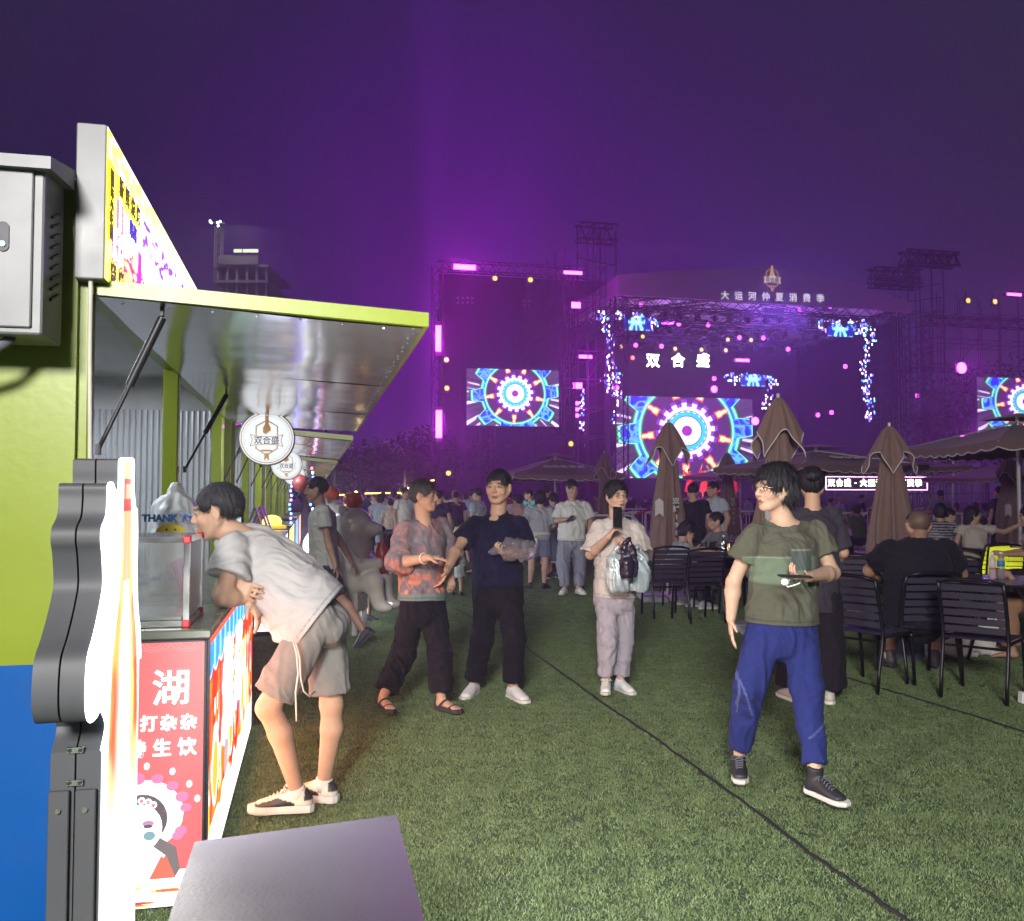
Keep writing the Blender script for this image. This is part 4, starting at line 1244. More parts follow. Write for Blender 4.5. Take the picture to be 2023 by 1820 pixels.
# ------------------------------------------------------------------ bottle shaped light sign
def bottle_sign():
    nt_ = -.104
    X0 = -.465
    # face plane through (X0 - .2144*Y, Y): t is constant
    p0 = Vector((X0 - .2144 * 2.0, 2.0, 0)); tf = p0.dot(NV)
    def yz(pts):
        out = []
        for u, v in pts:
            k = (u - CU) / FPX + .2144; Yv = X0 / k
            p = W(u, v, Yv); out.append((p.dot(DV), p.z))
        return out
    def spl(p, n=5):
        o = []
        for i in range(len(p) - 1):
            a, b, c, d = p[max(i - 1, 0)], p[i], p[i + 1], p[min(i + 2, len(p) - 1)]
            for k in range(n):
                t = k / n; o.append(tuple(.5 * (2 * b[j] + (c[j] - a[j]) * t + (2 * a[j] - 5 * b[j] + 4 * c[j] - d[j]) * t * t + (3 * b[j] - a[j] - 3 * c[j] + d[j]) * t ** 3) for j in (0, 1)))
        return o + [p[-1]]
    near = yz([(211, 1482), (219, 1431), (206, 1400), (196, 1416), (185, 1424), (179, 1400), (178, 1350), (181, 1299), (190, 1262), (197, 1230), (205, 1186), (209, 1150), (206, 1095), (203, 1070), (204, 1043), (212, 1020), (214, 985), (214, 960), (219, 955), (223, 962), (226, 985), (231, 975), (236, 960), (236, 930), (236, 910)])
    cap = yz([(240, 907), (255, 907), (262, 910), (263, 935), (263, 960), (266, 1000), (270, 1010), (272, 1060), (272, 1120), (275, 1200), (280, 1240), (283, 1300)])
    near, cap = spl(near), spl(cap, 4)
    sn, zn = near[0]; sf = cap[-1][0]
    poly = [(sn, .02), (sn, zn)] + near[1:] + cap + [(sf, .02)]
    r = thing('bottle_sign', 'tall double sided light sign shaped as a splashing beer bottle, seen edge on', 'light sign', (0, 0, 0), ROW)
    for k, (ta, tb, nm) in enumerate(((tf - .002, tf - .050, 'housing'), (tf - .054, tf - .102, 'rear_housing'))):
        mb = MB(); n = len(poly)
        pts = [(ta, s, z) for s, z in poly] + [(tb, s, z) for s, z in poly]
        mb.add(pts, [(i, (i + 1) % n, n + (i + 1) % n, n + i) for i in range(n)] + [tuple(range(n, 2 * n))] + [tuple(range(n - 1, -1, -1))])
        mb.build(nm, GREYM, r, smooth='auto')
    # lit picture on the face
    w_, h_ = 200, 480
    s0, s1 = min(p[0] for p in poly), max(p[0] for p in poly); z1 = max(p[1] for p in poly)
    S, Z = np.meshgrid(s0 + (np.arange(w_) + .5) / w_ * (s1 - s0), (np.arange(h_) + .5) / h_ * z1)
    A = np.ones((h_, w_, 3)) * np.array([1.0, 1.0, 1.0])
    cs = sf - .19; zt = z1
    hw = np.interp(Z, [0, .95, 1.12, 1.28, 1.36, 1.60], [.17, .17, .15, .075, .055, .045])
    d = np.abs(S - cs) / hw; ins = d < 1
    n = fbm2(S * 14, Z * 5, 3)
    brown = np.array([.55, .10, .02]); amb = np.array([1.0, .62, .10])
    k = (sst(.05, .75, d) * ins * sst(.62, .95, Z))[..., None]; n = sst(.38, .66, n)
    A = A * (1 - k * .97) + (brown * (1 - n[..., None]) + amb * n[..., None]) * k * .97
    neck = ins & (Z > 1.30) & (d < .6); A[neck] = A[neck] * .25 + np.array([.62, .28, .10]) * .75
    A[ins & (Z > 1.55)] = (1.0, .80, .28); A[ins & (Z > 1.47) & (Z < 1.50)] = (.75, .06, .04); A[ins & (Z > 1.535) & (Z < 1.55)] = (.8, .1, .05)
    A[ins & (Z < .25) & (n > .55)] = (.85, .75, 1.0)
    sp = (~ins) & (n > .58); A[sp] = (.86, .92, 1.0)
    m = img_emit('bottle_print', A, 1.6)
    me = bpy.data.meshes.new('lit_face'); n = len(poly)
    me.from_pydata([(tf, s, z) for s, z in poly], [], [tuple(range(n))]); me.materials.append(m)
    uv = me.uv_layers.new(name='UVMap')
    for li, lp in enumerate(me.loops):
        s, z = poly[lp.vertex_index]; uv.data[li].uv = ((s - s0) / (s1 - s0), z / z1)
    link(bpy.data.objects.new('lit_face', me), r)
    # bright edge strip round the face, brackets, screws
    mb = MB(); mb.tube([(tf + .001, s, z) for s, z in poly[1:-1]], .004, 6); mb.build('lit_edge', emit('edge_glow', (.85, .9, 1), 5), r)
    for (zc) in (1.31, .955, .885):
        mb = MB(); mb.box((tf - .052, sn - (.006 if zc < 1 else -.020), zc), (.035, .004, .014), bev=.001); b = mb.build('clip', CHROME, r)
        for dx in (-.011, .011):
            mb = MB(); mb.cyl((tf - .052 + dx, sn - (.008 if zc < 1 else -.018), zc), (tf - .052 + dx, sn - (.012 if zc < 1 else -.014), zc), .004, n=8); mb.build('screw', DARKM, b)
    for dx in (-.028, -.082):
        mb = MB(); mb.box((tf + dx, sn - .008, .44), (.042, .012, .86), bev=.002); b = mb.build('support_channel', GREYM, r)
        mb = MB(); mb.cyl((tf + dx, sn - .014, .83), (tf + dx, sn - .020, .83), .006, n=10); mb.build('screw', CHROME, b)
    mb = MB(); mb.box((tf - .052, (sn + sf) / 2, .02), (.34, .5, .03), bev=.004); mb.build('base_plate', GREYM, r)
    lamp('sign_glow', 'AREA', (tf + .06, (sn + sf) / 2, .95), 110, (1, .97, .93), .42, aim=(tf + 3, (sn + sf) / 2 + .6, .6), parent=r, sy=1.3)
    return r
bottle_sign()

# ------------------------------------------------------------------ lit counter of the first stall
def food_art(w=440, h=180, seed=1):
    X, Y = np.meshgrid((np.arange(w) + .5) / w * 2.7, (np.arange(h) + .5) / h * .98)
    A = np.zeros((h, w, 3)); A[:] = (.95, .030, .012)
    n1 = fbm2(X * 5 + seed, Y * 3.2 + seed, 3); n2 = fbm2(X * 11 + 9, Y * 5 + 4, 3); n3 = fbm2(X * 22 + 2, Y * 9, 2)
    low = sst(.72, .25, Y)
    A[n3 > .62] = (.8, .015, .01)
    m = (n2 + low * .13 > .60) & (Y < .8); A[m] = (1.0, .20, .01)
    m = (n1 + low * .13 > .63) & (Y < .74); A[m] = (1, .62, .02)
    m = (n3 + low * .08 > .61) & (n1 > .45) & (Y < .7); A[m] = (1, 1, .9)
    m = (n2 > .47) & (n2 < .485) & (Y < .72); A[m] = (.12, .01, .01)
    m = (fbm2(X * 6 + 50, Y * 4, 2) > .64) & (Y < .6); A[m] = (.35, .36, .55)
    A[(Y < .16 + .10 * fbm2(X * 7, Y * 0, 2))] = (1, 1, .86)
    for i in range(3):
        cx = .35 + i * .75; A[((X - cx) / .14) ** 2 + ((Y - .42) / .17) ** 2 < 1] = (1, 1, 1); A[((X - cx) / .10) ** 2 + ((Y - .40) / .12) ** 2 < 1] = (1, .45, .05)
    sc = .86 - .035 * np.abs(np.sin(X * 14)); A[Y > sc] = (.03, .30, .95)
    A[(Y > sc) & (np.sin(X * 28) > .4)] = (.30, .62, 1); A[(Y > sc - .012) & (Y < sc)] = (.6, .85, 1)
    A[(Y > .955)] = (.9, .1, .05)
    return A
CT0, CS0, CS1, CH = -.37, 3.58, 6.27, .985
r = thing('stall_counter', 'lit serving counter with a red food poster front and red end panel', 'counter', (0, 0, 0), ROW)
mb = MB(); mb.box(((T0 + CT0) / 2 - .005, (CS0 + CS1) / 2, .49), (CT0 - T0 - .03, CS1 - CS0 - .02, .96)); mb.build('cabinet', DARKM, r)
mb = MB(); mb.box(((T0 + CT0) / 2 - .16, (CS0 + CS1) / 2, CH + .012), (CT0 - T0 + .34, CS1 - CS0 + .02, .035), bev=.006); mb.build('counter_top', COUNT, r)
fm = img_emit('food_poster_print', food_art(), 1.7)
uv_quad('poster_front', [(CT0 - .005, CS0 + .01, .01), (CT0 - .005, CS1 - .01, .01), (CT0 - .005, CS1 - .01, .965), (CT0 - .005, CS0 + .01, .965)], fm, r)
for q in (CS0 - .002, CS1): mb = MB(); mb.box((CT0, q, .49), (.012, .014, .97)); mb.build('trim', DARKM, r)
for i, ch in enumerate('烧烤'): text('brush_character', ch, .50 - .05 * i, TXTW, (CT0, CS0 + .88 + i * .62, .60), (0, 1, 0), (0, 0, 1), r, .004, .005)
lamp('poster_glow', 'AREA', (CT0 + .06, (CS0 + CS1) / 2, .5), 30, (1, .38, .16), 2.5, aim=(CT0 + 2, (CS0 + CS1) / 2, .45), parent=r, sy=.9)
# end panel facing the camera
EX0, EX1 = CT0 - .62, CT0 - .012
red_panel = emit('red_panel_lit', (.84, .10, .11), 1.1, var=.18, scale=2.2)
mb = MB(); mb.box(((EX0 + EX1) / 2, CS0 - .014, .565), (EX1 - EX0, .02, .82)); mb.build('end_panel', red_panel, r)
mb = MB(); mb.box((EX1 + .004, CS0 - .014, .49), (.008, .026, .97)); mb.box(((EX0 + EX1) / 2, CS0 - .014, .976), (EX1 - EX0, .026, .006)); mb.build('panel_frame', DARKM, r)
ys = CS0 - .0245
def pan(x, z): return (EX1 - .305 + x, ys, z)
XR, ZR = (1, 0, 0), (0, 0, 1)
text('brush_character', '湖', .135, TXTW, (EX1 - .113, ys - .002, .800), XR, ZR, r, .003, .0016)
for i, ch in enumerate('打杂杂'): text('brush_character', ch, .060, TXTW, (EX1 - .190 + i * .069, ys - .002, .678), XR, ZR, r, .003, .0012)
for i, ch in enumerate('持生饮'): text('brush_character', ch, .066, TXTW, (EX1 - .230 + i * .087, ys - .002, .588), XR, ZR, r, .003, .0012)
def disc(cx, cz, rx, rz, y, m, name, n=24, par=None):
    mb = MB(); mb.prism([(cx + rx * math.cos(2 * PI * i / n), 0, cz + rz * math.sin(2 * PI * i / n)) for i in range(n)], (0, y, 0), (0, y - .002, 0)); return mb.build(name, m, par or r)
pk = emit('pink_print', (.85, .18, .42), 1.1); wf = emit('white_print', (1, .97, .95), 1.6); dkp = emit('dark_hair_print', (.12, .05, .08), .6); tl = emit('teal_print', (.25, .55, .6), .8); orp = emit('orange_print', (.85, .14, .06), 1.0); gyp = emit('grey_hair_print', (.22, .16, .17), .8)
cx, cz = EX1 - .200, .375
disc(cx + .0, cz - .02, .135, .125, ys, wf, 'headdress_print'); disc(cx - .01, cz - .035, .090, .090, ys - .003, dkp, 'hair_print'); disc(cx - .015, cz - .065, .078, .085, ys - .006, wf, 'face_print')
for a, rr_ in ((100, .028), (72, .022), (48, .022), (26, .024), (8, .020), (-28, .022), (-36, .020)):
    disc(cx + .145 * math.cos(R(a)), cz - .02 + .135 * math.sin(R(a)), rr_, rr_ * .78, ys - .005 - .0004 * (a % 7), pk, 'pompom_print')
for a in (88, 60, 36, 16): disc(cx + .19 * math.cos(R(a)), cz - .02 + .175 * math.sin(R(a)), .010, .013, ys - .004, wf, 'pearl_print')
for a in (120, 100, 82, 66, 52): disc(cx - .02 + .085 * math.cos(R(a)), cz - .05 + .085 * math.sin(R(a)), .012, .013, ys - .009, wf, 'jewel_print'); disc(cx - .02 + .085 * math.cos(R(a)), cz - .05 + .085 * math.sin(R(a)), .006, .007, ys - .012, pk, 'jewel_centre_print')
disc(cx + .015, cz - .058, .016, .006, ys - .009, dkp, 'eye_print'); disc(cx + .015, cz - .048, .020, .010, ys - .0085, emit('mauve_print', (.7, .3, .6), .9), 'eyelid_print'); disc(cx + .02, cz - .092, .020, .016, ys - .009, tl, 'cheek_print')
mb = MB(); mb.prism([(cx + .05, 0, cz - .10), (cx + .11, 0, cz - .14), (cx + .125, 0, cz - .22), (cx + .11, 0, cz - .245), (cx + .08, 0, cz - .17), (cx + .03, 0, cz - .13)], (0, ys - .004, 0), (0, ys - .007, 0)); mb.build('lock_of_hair_print', gyp, r)
mb = MB(); mb.prism([(cx - .12, 0, cz - .12), (cx + .02, 0, cz - .12), (cx + .08, 0, cz - .16), (cx + .02, 0, cz - .25), (cx - .12, 0, cz - .245)][::-1], (0, ys, 0), (0, ys - .003, 0)); mb.build('collar_print', wf, r)
mb = MB(); mb.prism([(cx + .02, 0, cz - .25), (cx + .06, 0, cz - .17), (cx + .105, 0, cz - .20), (cx + .11, 0, cz - .25)], (0, ys - .0012, 0), (0, ys - .004, 0)); mb.build('robe_print', orp, r)
for k in range(5):
    for j in range(3):
        mb = MB(); n = 12; x0 = EX1 - .06 - k * .115; rr_ = .055 - j * .014
        pth = [(x0 + rr_ * math.cos(PI + PI * i / n), ys - .001, .970 + rr_ * .55 * math.sin(PI + PI * i / n)) for i in range(n + 1)]
        mb.tube(pth, .0012, 4); mb.build('cloud_line_print', emit('rose_line', (.95, .25, .25), 1.1), r)
A = np.ones((90, 160, 3)); n = fbm2(*np.meshgrid(np.arange(160) / 160 * 5, np.arange(90) / 90 * 9), 3)
A[n > .52] = (1, .93, .55); A[n > .58] = (1, .75, .12); A[n > .64] = (.85, .10, .05); A[28:34] = (1, 1, 1); A[10:18][n[10:18] > .45] = (.8, .02, .05); A[60:64] = (.95, .55, .5)
uv_quad('menu_strip', [(EX0, CS0 - .016, .02), (EX1, CS0 - .016, .02), (EX1, CS0 - .016, .150), (EX0, CS0 - .016, .150)], img_emit('menu_strip_print', A, 2.2), r)
mb = MB(); mb.box(((EX0 + EX1) / 2, CS0 + .0, .08), (EX1 - EX0, .02, .13)); mb.build('kick_board', DARKM, r)

# ---- things standing on the counter
def onc(name, label, cat, t, s, z=CH + .031):
    return thing(name, label, cat, L2W(t, s, z), ROW)
r = onc('display_case', 'glass display case with red corner caps on the counter', 'display case', CT0 - .34, CS0 + .28)
w_, d_, h_ = .50, .42, .34
for x in (-1, 1):
    for y in (-1, 1): mb = MB(); mb.box((x * w_ / 2, y * d_ / 2, h_ / 2), (.022, .022, h_ - .04)); mb.build('corner_post', CHROME, r)
    for z in (.012, h_ - .012):
        mb = MB(); mb.box((0, x * d_ / 2, z), (w_ - .024, .02, .02)); mb.build('rail', CHROME, r)
        mb = MB(); mb.box((x * w_ / 2, 0, z), (.02, d_ - .024, .02)); mb.build('rail', CHROME, r)
for x in (-1, 1):
    for y in (-1, 1):
        for z in (.012, h_ - .012):
            mb = MB(); mb.box((x * w_ / 2, y * d_ / 2, z), (.030, .030, .030), bev=.005); mb.build('corner_cap', REDP, r)
for y in (-1, 1):
    mb = MB(); mb.box((0, y * d_ / 2, h_ / 2), (w_ - .03, .005, h_ - .05)); mb.build('glass_pane', GLASS, r)
mb = MB(); mb.box((w_ / 2, 0, h_ / 2), (.006, d_ - .03, h_ - .05)); mb.build('end_panel', BOXW, r)
mb = MB(); mb.box((0, 0, h_), (w_ - .03, d_ - .03, .005)); mb.build('top_pane', GLASS, r)
mb = MB(); mb.box((0, 0, .03), (w_ - .04, d_ - .04, .01)); mb.build('tray', CHROME, r)
r = onc('carrier_bag', 'knotted white plastic bag with blue lettering and a yellow smiling face', 'plastic bag', -.685, CS0 + 1.35, CH + .03)
g = SDF((-.2, -.16, 0), (.2, .16, .54), .008)
g.loft([(0, 0, .03), (0, 0, .22), (0, 0, .38)], [(1, 0, 0)] * 3, [.115, .13, .105], [.085, .09, .07], .02); g.cone((0, 0, .38), (0, 0, .455), .08, .03, .04); g.ell((0, 0, .47), (.035, .03, .03), None, .01)
co, fc = g.mesh(); N = vnormals(co, fc); co = foldmap(co, N, (0, 0, 1), .012, 4, (14, 3), (6, 10), .35)
co[:, 2] += .0
link(bpy.data.objects.new('film', np_mesh('film', co * np.array([1, 1, 1.12]), fc, mat('white_film', (.62, .64, .66), rough=.3, var=.15, bump=.4, bscale=30))), r)
bl = mat('blue_ink', (.05, .18, .6), rough=.5); yl = mat('yellow_ink', (.8, .6, .03), rough=.5)
text('lettering', 'THANK YOU', .048, bl, (0, -.094, .385), (1, 0, 0), (0, .12, 1), r, .012, .002)
text('lettering', 'HAVE A NICE DAY', .026, bl, (0, -.118, .085), (1, 0, 0), (0, 0, 1), r, .012, .001)
mb = MB(); mb.prism([(.072 * math.cos(2 * PI * i / 24), 0, .315 + .042 * math.sin(2 * PI * i / 24)) for i in range(24)], (0, -.112, 0), (0, -.120, 0)); mb.build('printed_face', yl, r)
mb = MB()
mb.tube([(-.045 + .09 * i / 8, -.122, .313 - .018 * math.sin(PI * i / 8)) for i in range(9)], .0028, 5); mb.build('printed_smile', DARKM, r)
for x in (-.02, .02): mb = MB(); mb.cyl((x, -.119, .330), (x, -.123, .330), .006, n=10); mb.build('printed_eye', DARKM, r)
r = onc('order_tablet', 'upright order tablet with a pale screen behind the leaning man', 'tablet', T0 + .12, 9.0 - 1.0, 1.15)
mb = MB(); mb.box((0, 0, .22), (.24, .02, .34), bev=.01); mb.build('housing', black_m if 'black_m' in globals() else DARKM, r)
mb = MB(); mb.box((0, -.013, .22), (.20, .004, .29)); mb.build('screen', emit('tablet_screen', (.62, .85, .78), 1.0), r)
mb = MB(); mb.box((0, -.016, .27), (.20, .003, .03)); mb.build('screen_bar', DARKM, r)
mb = MB(); mb.cyl((0, 0, -.14), (0, 0, .06), .015); mb.box((0, 0, -.14), (.16, .12, .012)); mb.build('stand', DARKM, r)
r = onc('desk_fan', 'small dark clip fan behind the counter', 'fan', T0 - .25, CS0 + 2.0, CH + .03)
mb = MB(); mb.tube([(.06 * math.cos(2 * PI * i / 18), 0, .14 + .06 * math.sin(2 * PI * i / 18)) for i in range(18)], .005, 6, closed=True)
for i in range(8): mb.cyl((0, 0, .14), (.06 * math.cos(PI * i / 4), 0, .14 + .06 * math.sin(PI * i / 4)), .002, n=5)
mb.build('guard', DARKM, r); mb = MB(); mb.cyl((0, 0, 0), (0, 0, .10), .008); mb.lathe([(.05, 0), (.05, .01), (.02, .02)]); mb.build('stand', DARKM, r)
mb = MB(); mb.box((0, 0, .09), (.30, .5, .18), bev=.02); o = mb.build('white_crate', mat('crate_white', (.5, .5, .52), rough=.5), loc=L2W(T0 - .35, CS0 + 1.75, CH + .03 - .02), rz=ROW); tag(o, 'low white box behind the counter beside the leaning man', 'box')
mb = MB(); mb.box((0, 0, .10), (.02, .20, .20), rot=Matrix.Rotation(R(-18), 3, 'Y')); o = mb.build('red_card', REDP, loc=L2W(CT0 - .22, CS0 + .95, CH + .03), rz=ROW); tag(o, 'small red and white card leaning on the counter', 'card')
# purple A-frame menu boards on the next counter
vio = mat('violet_board', (.30, .07, .42), rough=.45)
for i, (ss, lab) in enumerate(((10.6, 'pale folding menu board nearest on the next counter'), (11.6, 'second folding menu board, its frame turned edge on'), (12.3, 'violet folding menu board at the end of the row of three'))):
    r = thing('menu_board', lab, 'menu board', L2W(CT0 - .25, ss, 1.0), ROW, 'folding menu boards on the next counter')
    for sg in (-1, 1):
        mb = MB(); mb.box((sg * .07, 0, .20), (.012, .30, .42), rot=Matrix.Rotation(R(-18 * sg), 3, 'Y'), bev=.004); mb.build('board', vio if i else BOXW, r)
# further counters with lit fronts
cols = [(.35, .25, 1.0), (.9, .85, .3), (.3, .5, 1), (.9, .5, .3)]
for k in range(1, 5):
    s0 = s_list[k] + .4
    r = thing('stall_counter', ['second counter with a white and blue lit front', 'third counter with a warm yellow lit front', 'fourth counter, blue lit front far down the row', 'last counter of the row with an amber front'][k - 1], 'counter', (0, 0, 0), ROW, 'lit counters further down the row')
    mb = MB(); mb.box((T0 + .2, s0 + 1.9, .49), (.42, 3.8, .96)); mb.build('cabinet', DARKM, r)
    mb = MB(); mb.box((T0 + .2, s0 + 1.9, 1.0), (.50, 3.86, .035), bev=.006); mb.build('counter_top', COUNT, r)
    mb = MB(); mb.box((T0 + .425, s0 + 1.9, .5), (.012, 3.7, .88)); mb.build('poster_front', emit('counter_front_lit', cols[k - 1], 1.5, var=.7, scale=4), r)
    mb = MB(); mb.box((T0 + .2, s0 - .012, .5), (.38, .012, .88)); mb.build('end_panel', emit('counter_end_lit', (.75, .8, 1.0), 2.2, var=.3), r)
    lamp('counter_glow', 'AREA', (T0 + .48, s0 + 1.9, .6), 110 if k == 1 else 45, (.85, .92, .95), 3.4, aim=(T0 + 3, s0 + 1.9, .2), parent=r, sy=.8)
# beaded light strings, popcorn cart and balloon at the second stall
led_c = [emit('led_%s' % n, c, 9) for n, c in (('blue', (.1, .25, 1)), ('white', (.8, .9, 1)), ('violet', (.5, .15, 1)), ('red', (1, .1, .15)))]
r = thing('bead_light_string', 'vertical strings of blue, white and red bead lights at the second stall', 'string lights', L2W(T0 + .45, 15.4, 0), ROW)
for i in range(26):
    mb = MB(); mb.lathe([(.001, -.022), (.018, -.012), (.018, .012), (.001, .022)], n=8); o = mb.build('bead', led_c[(i * 7) % 4 if i % 3 else 0], r); o.location = (.02 + .34 * (i % 2) + RNG.normal() * .015, 0, 1.1 + (i // 2) * .075)
r = thing('snack_cart_lamp', 'glowing yellow snack warmer on the third counter', 'warmer', L2W(T0 + .2, 14.6, 1.03), ROW)
mb = MB(); mb.lathe([(.20, 0), (.22, .02), (.22, .04), (.18, .06)], n=24); mb.build('tray', mat('yellow_tray', (.7, .45, .05), emis=(1, .6, .05), es=.8), r)
mb = MB(); mb.lathe([(.14, .06), (.15, .12), (.12, .18), (.05, .21), (.01, .215)], n=20); mb.build('dome', emit('warm_dome', (1, .75, .12), 2.2, var=.4, scale=14), r, smooth=True)
mb = MB(); mb.lathe([(.001, -.13), (.07, -.11), (.13, -.02), (.14, .05), (.10, .13), (.001, .17)], n=20); mb.lathe([(.012, -.16), (.004, -.125)], n=8)
o = mb.build('balloon', mat('red_balloon', (.45, .10, .10), rough=.12, spec=.8), smooth=True, loc=L2W(T0 + .62, 15.0, 1.72)); tag(o, 'dull red balloon below the round signs', 'balloon')

# ------------------------------------------------------------------ table in the foreground
r = thing('folding_table', 'dark grey table top in the foreground, cut off by the bottom edge', 'table', (0, 0, 0))
a, b = G(385, 1663, .75), G(783, 1610, .75)
dn = -DV
tm = mat('grey_laminate', (.042, .040, .052), rough=.42, var=.05, spec=.5, grime=.12, bump=.06, bscale=120)
c, d = b + dn * .95, a + dn * .95
mb = MB(); P4 = [d, c, b, a]
mb.prism([p - Vector((0, 0, .028)) for p in P4], (0, 0, 0), (0, 0, .028)); mb.build('table_top', tm, r)
cen = (a + b + c + d) / 4
for p in (a, b, c, d):
    q = cen.lerp(p, .82); mb = MB(); mb.cyl((q.x, q.y, 0), (q.x, q.y, .72), .014); mb.build('leg', DARKM, r)
# litter by the blue wall
for i, (u, v, cc, lab) in enumerate(((70, 1812, (.25, .35, .8), 'blue and white snack packet on the ground by the blue wall'), (40, 1826, (.75, .75, .72), 'crumpled white wrapper beside the blue snack packet'))):
    g = SDF((-.1, -.08, -.03), (.1, .08, .07), .007); g.ell((0, 0, .02), (.075, .05, .025), None, 0)
    co, fc = g.mesh(); N = vnormals(co, fc); co = co + N * ((fbm(co * 30 + i * 9, 2) - .5) * .03)[:, None]
    o = link(bpy.data.objects.new('snack_packet', np_mesh('snack_packet', co, fc, mat('packet_print_%d' % i, cc, rough=.3, var=.8, scale=30)))); o.location = G(u, v, .0) + Vector((0, 0, .012)); tag(o, lab, 'wrapper')
# ------------------------------------------------------------------ stage and its steelwork (all on the row axis)
BLACKC = mat('black_backdrop', (.012, .008, .02), rough=.85, var=.3, spec=.1)
TRUSS = mat('truss_tube', (.018, .016, .024), rough=.6, metal=.0, spec=.2)
SCAF = mat('scaffold_tube', (.045, .036, .065), rough=.6, metal=.0, spec=.25)
FASC = mat('fascia_fabric', (.30, .27, .33), rough=.8, var=.06, bump=.2, bscale=6)
SOFF = mat('roof_lining', (.60, .56, .70), rough=.7, var=.1)
def truss(mb, a, b, w=.35, n=None, r=.022, rd=.013):
    a, b = Vector(a), Vector(b); L = (b - a).length; d = (b - a).normalized()
    x = d.cross(Vector((0, 0, 1)))
    if x.length < .1: x = Vector((1, 0, 0))
    x.normalize(); y = d.cross(x); h = w / 2
    cs = [x * h + y * h, -x * h + y * h, -x * h - y * h, x * h - y * h]
    for c in cs: mb.cyl(a + c, b + c, r, n=5, caps=False)
    n = n or max(2, int(L / (w * 1.3)))
    for i in range(n):
        p, q = a + d * (L * i / n), a + d * (L * (i + 1) / n)
        for k in range(4):
            c, e = cs[k], cs[(k + 1) % 4]
            if i % 2: c, e = e, c
            mb.cyl(p + c, q + e, rd, n=4, caps=False)
SF, SB = 45.0, 57.2           # stage front and the line of the screen
TL, TR = .343 * SF, .7277 * SF
TMID = (TL + TR) / 2
# deck
r = thing('stage', 'long dark stage deck on scaffolding under the lit roof', 'stage', (0, 0, 0), ROW)
mb = MB(); mb.box((TMID, (SF + SB) / 2 + 1.5, 1.44), (TR - TL + 1, SB - SF - 1, .12)); mb.build('deck', BLACKC, r)
mb = MB(); mb.box((TMID, SB + .5, 6), (TR - TL + 3, .2, 12)); mb.build('backdrop', BLACKC, r)
mb = MB()
for i in range(19):
    t = TL + (TR - TL) * i / 18
    mb.cyl((t, SF + 2, 0), (t, SF + 2, 1.4), .024, n=5)
    if i < 18: mb.cyl((t, SF + 2, .05), (t + (TR - TL) / 18, SF + 2, 1.35), .02, n=4); mb.cyl((t, SF + 2, .7), (t + (TR - TL) / 18, SF + 2, .7), .02, n=4)
tag(mb.build('understage_tube', SCAF, r), kind='stuff')
# roof with fascia
r = thing('stage_roof', 'huge grey stage roof with fascia lettering and brewery badge', 'stage roof', (0, 0, 0), ROW)
def lpt(u, v, s): return W2L(PS(u, v, s))
top = [lpt(1219, 543, SF), lpt(1365, 533, SF), lpt(1530, 527, SF), lpt(1660, 552, SF), lpt(1800, 598, SF)]
bot = [lpt(1800, 617, SF), lpt(1655, 607, SF), lpt(1500, 599, SF), lpt(1360, 590, SF), lpt(1219, 583, SF)]
mb = MB(); mb.prism(top + bot, (0, 0, 0), (0, .12, 0)); mb.build('front_fascia', FASC, r)
zl0, zl1 = bot[-1].z, top[0].z; zr0, zr1 = bot[0].z, top[-1].z
xl, xr = top[0].x, top[-1].x
for x, z0, z1, nm in ((xl + .06, zl0, zl1, 'side_fascia'), (xr - .06, zr0, zr1, 'side_fascia')):
    mb = MB(); mb.add([(x, SF + .13, z0), (x, SB + 3, z0), (x, SB + 3, z1), (x, SF + .13, z1), (x + .1, SF + .13, z0), (x + .1, SB + 3, z0), (x + .1, SB + 3, z1), (x + .1, SF + .13, z1)],
        [(0, 1, 2, 3), (7, 6, 5, 4), (0, 4, 5, 1), (1, 5, 6, 2), (2, 6, 7, 3), (3, 7, 4, 0)]); mb.build(nm, FASC, r)
zm = zl1 + 1.15; xm = (xl + xr) / 2
mb = MB()
n = 9
for i in range(n):           # underside lining panels, pitched
    a, b = i / n, (i + 1) / n
    fx = lambda q: xl + (xr - xl) * q
    fz = lambda q: zl0 + .25 + 1.5 * (1 - abs(2 * q - 1))
    for j in range(4):
        s0 = SF + .3 + j * 3.7; s1 = s0 + 3.6
        mb.add([(fx(a) + .04, s0, fz(a)), (fx(b) - .04, s0, fz(b)), (fx(b) - .04, s1, fz(b)), (fx(a) + .04, s1, fz(a))], [(0, 1, 2, 3)])
mb.build('lining', SOFF, r)
mb = MB()
for j, s in enumerate((SF + .6, SF + 4, SF + 8, SF + 12)):
    z = zl0 - .15
    truss(mb, (xl + .3, s, z), (xr - .3, s, z), .55, 26, .035, .022)
    truss(mb, (xl + .4, s, z + .3), (xm, s, z + 1.5), .45, 14, .03, .02); truss(mb, (xm, s, z + 1.5), (xr - .4, s, z + .3), .45, 14, .03, .02)
for x in (xl + .4, xl + 4.5, xm, xr - 4.5, xr - .4): truss(mb, (x, SF + .6, zl0 - .15), (x, SB + 2, zl0 - .15), .5, 18, .03, .02)
tag(mb.build('roof_truss', TRUSS, r), kind='stuff')
for i, t in enumerate((xl + .3, xr - .3)):
    for s in (SF + .6, SB + 1.5):
        mb = MB(); truss(mb, (t, s, 0), (t, s, zl0), .7, 20, .04, .025); mb.build('roof_tower', TRUSS, r)
txt_l = emit('fascia_letter', (.95, .92, .95), .75)
for i, ch in enumerate('大运河仲夏消费季'):
    u = 1432 + i * 26.9; v = 585 + i * .9
    p = lpt(u, v, SF); text('fascia_letter', ch, .50, txt_l, (p.x, SF - .03, p.z), (1, 0, 0), (0, 0, 1), r, .03, .002)
p = lpt(1525, 551, SF)
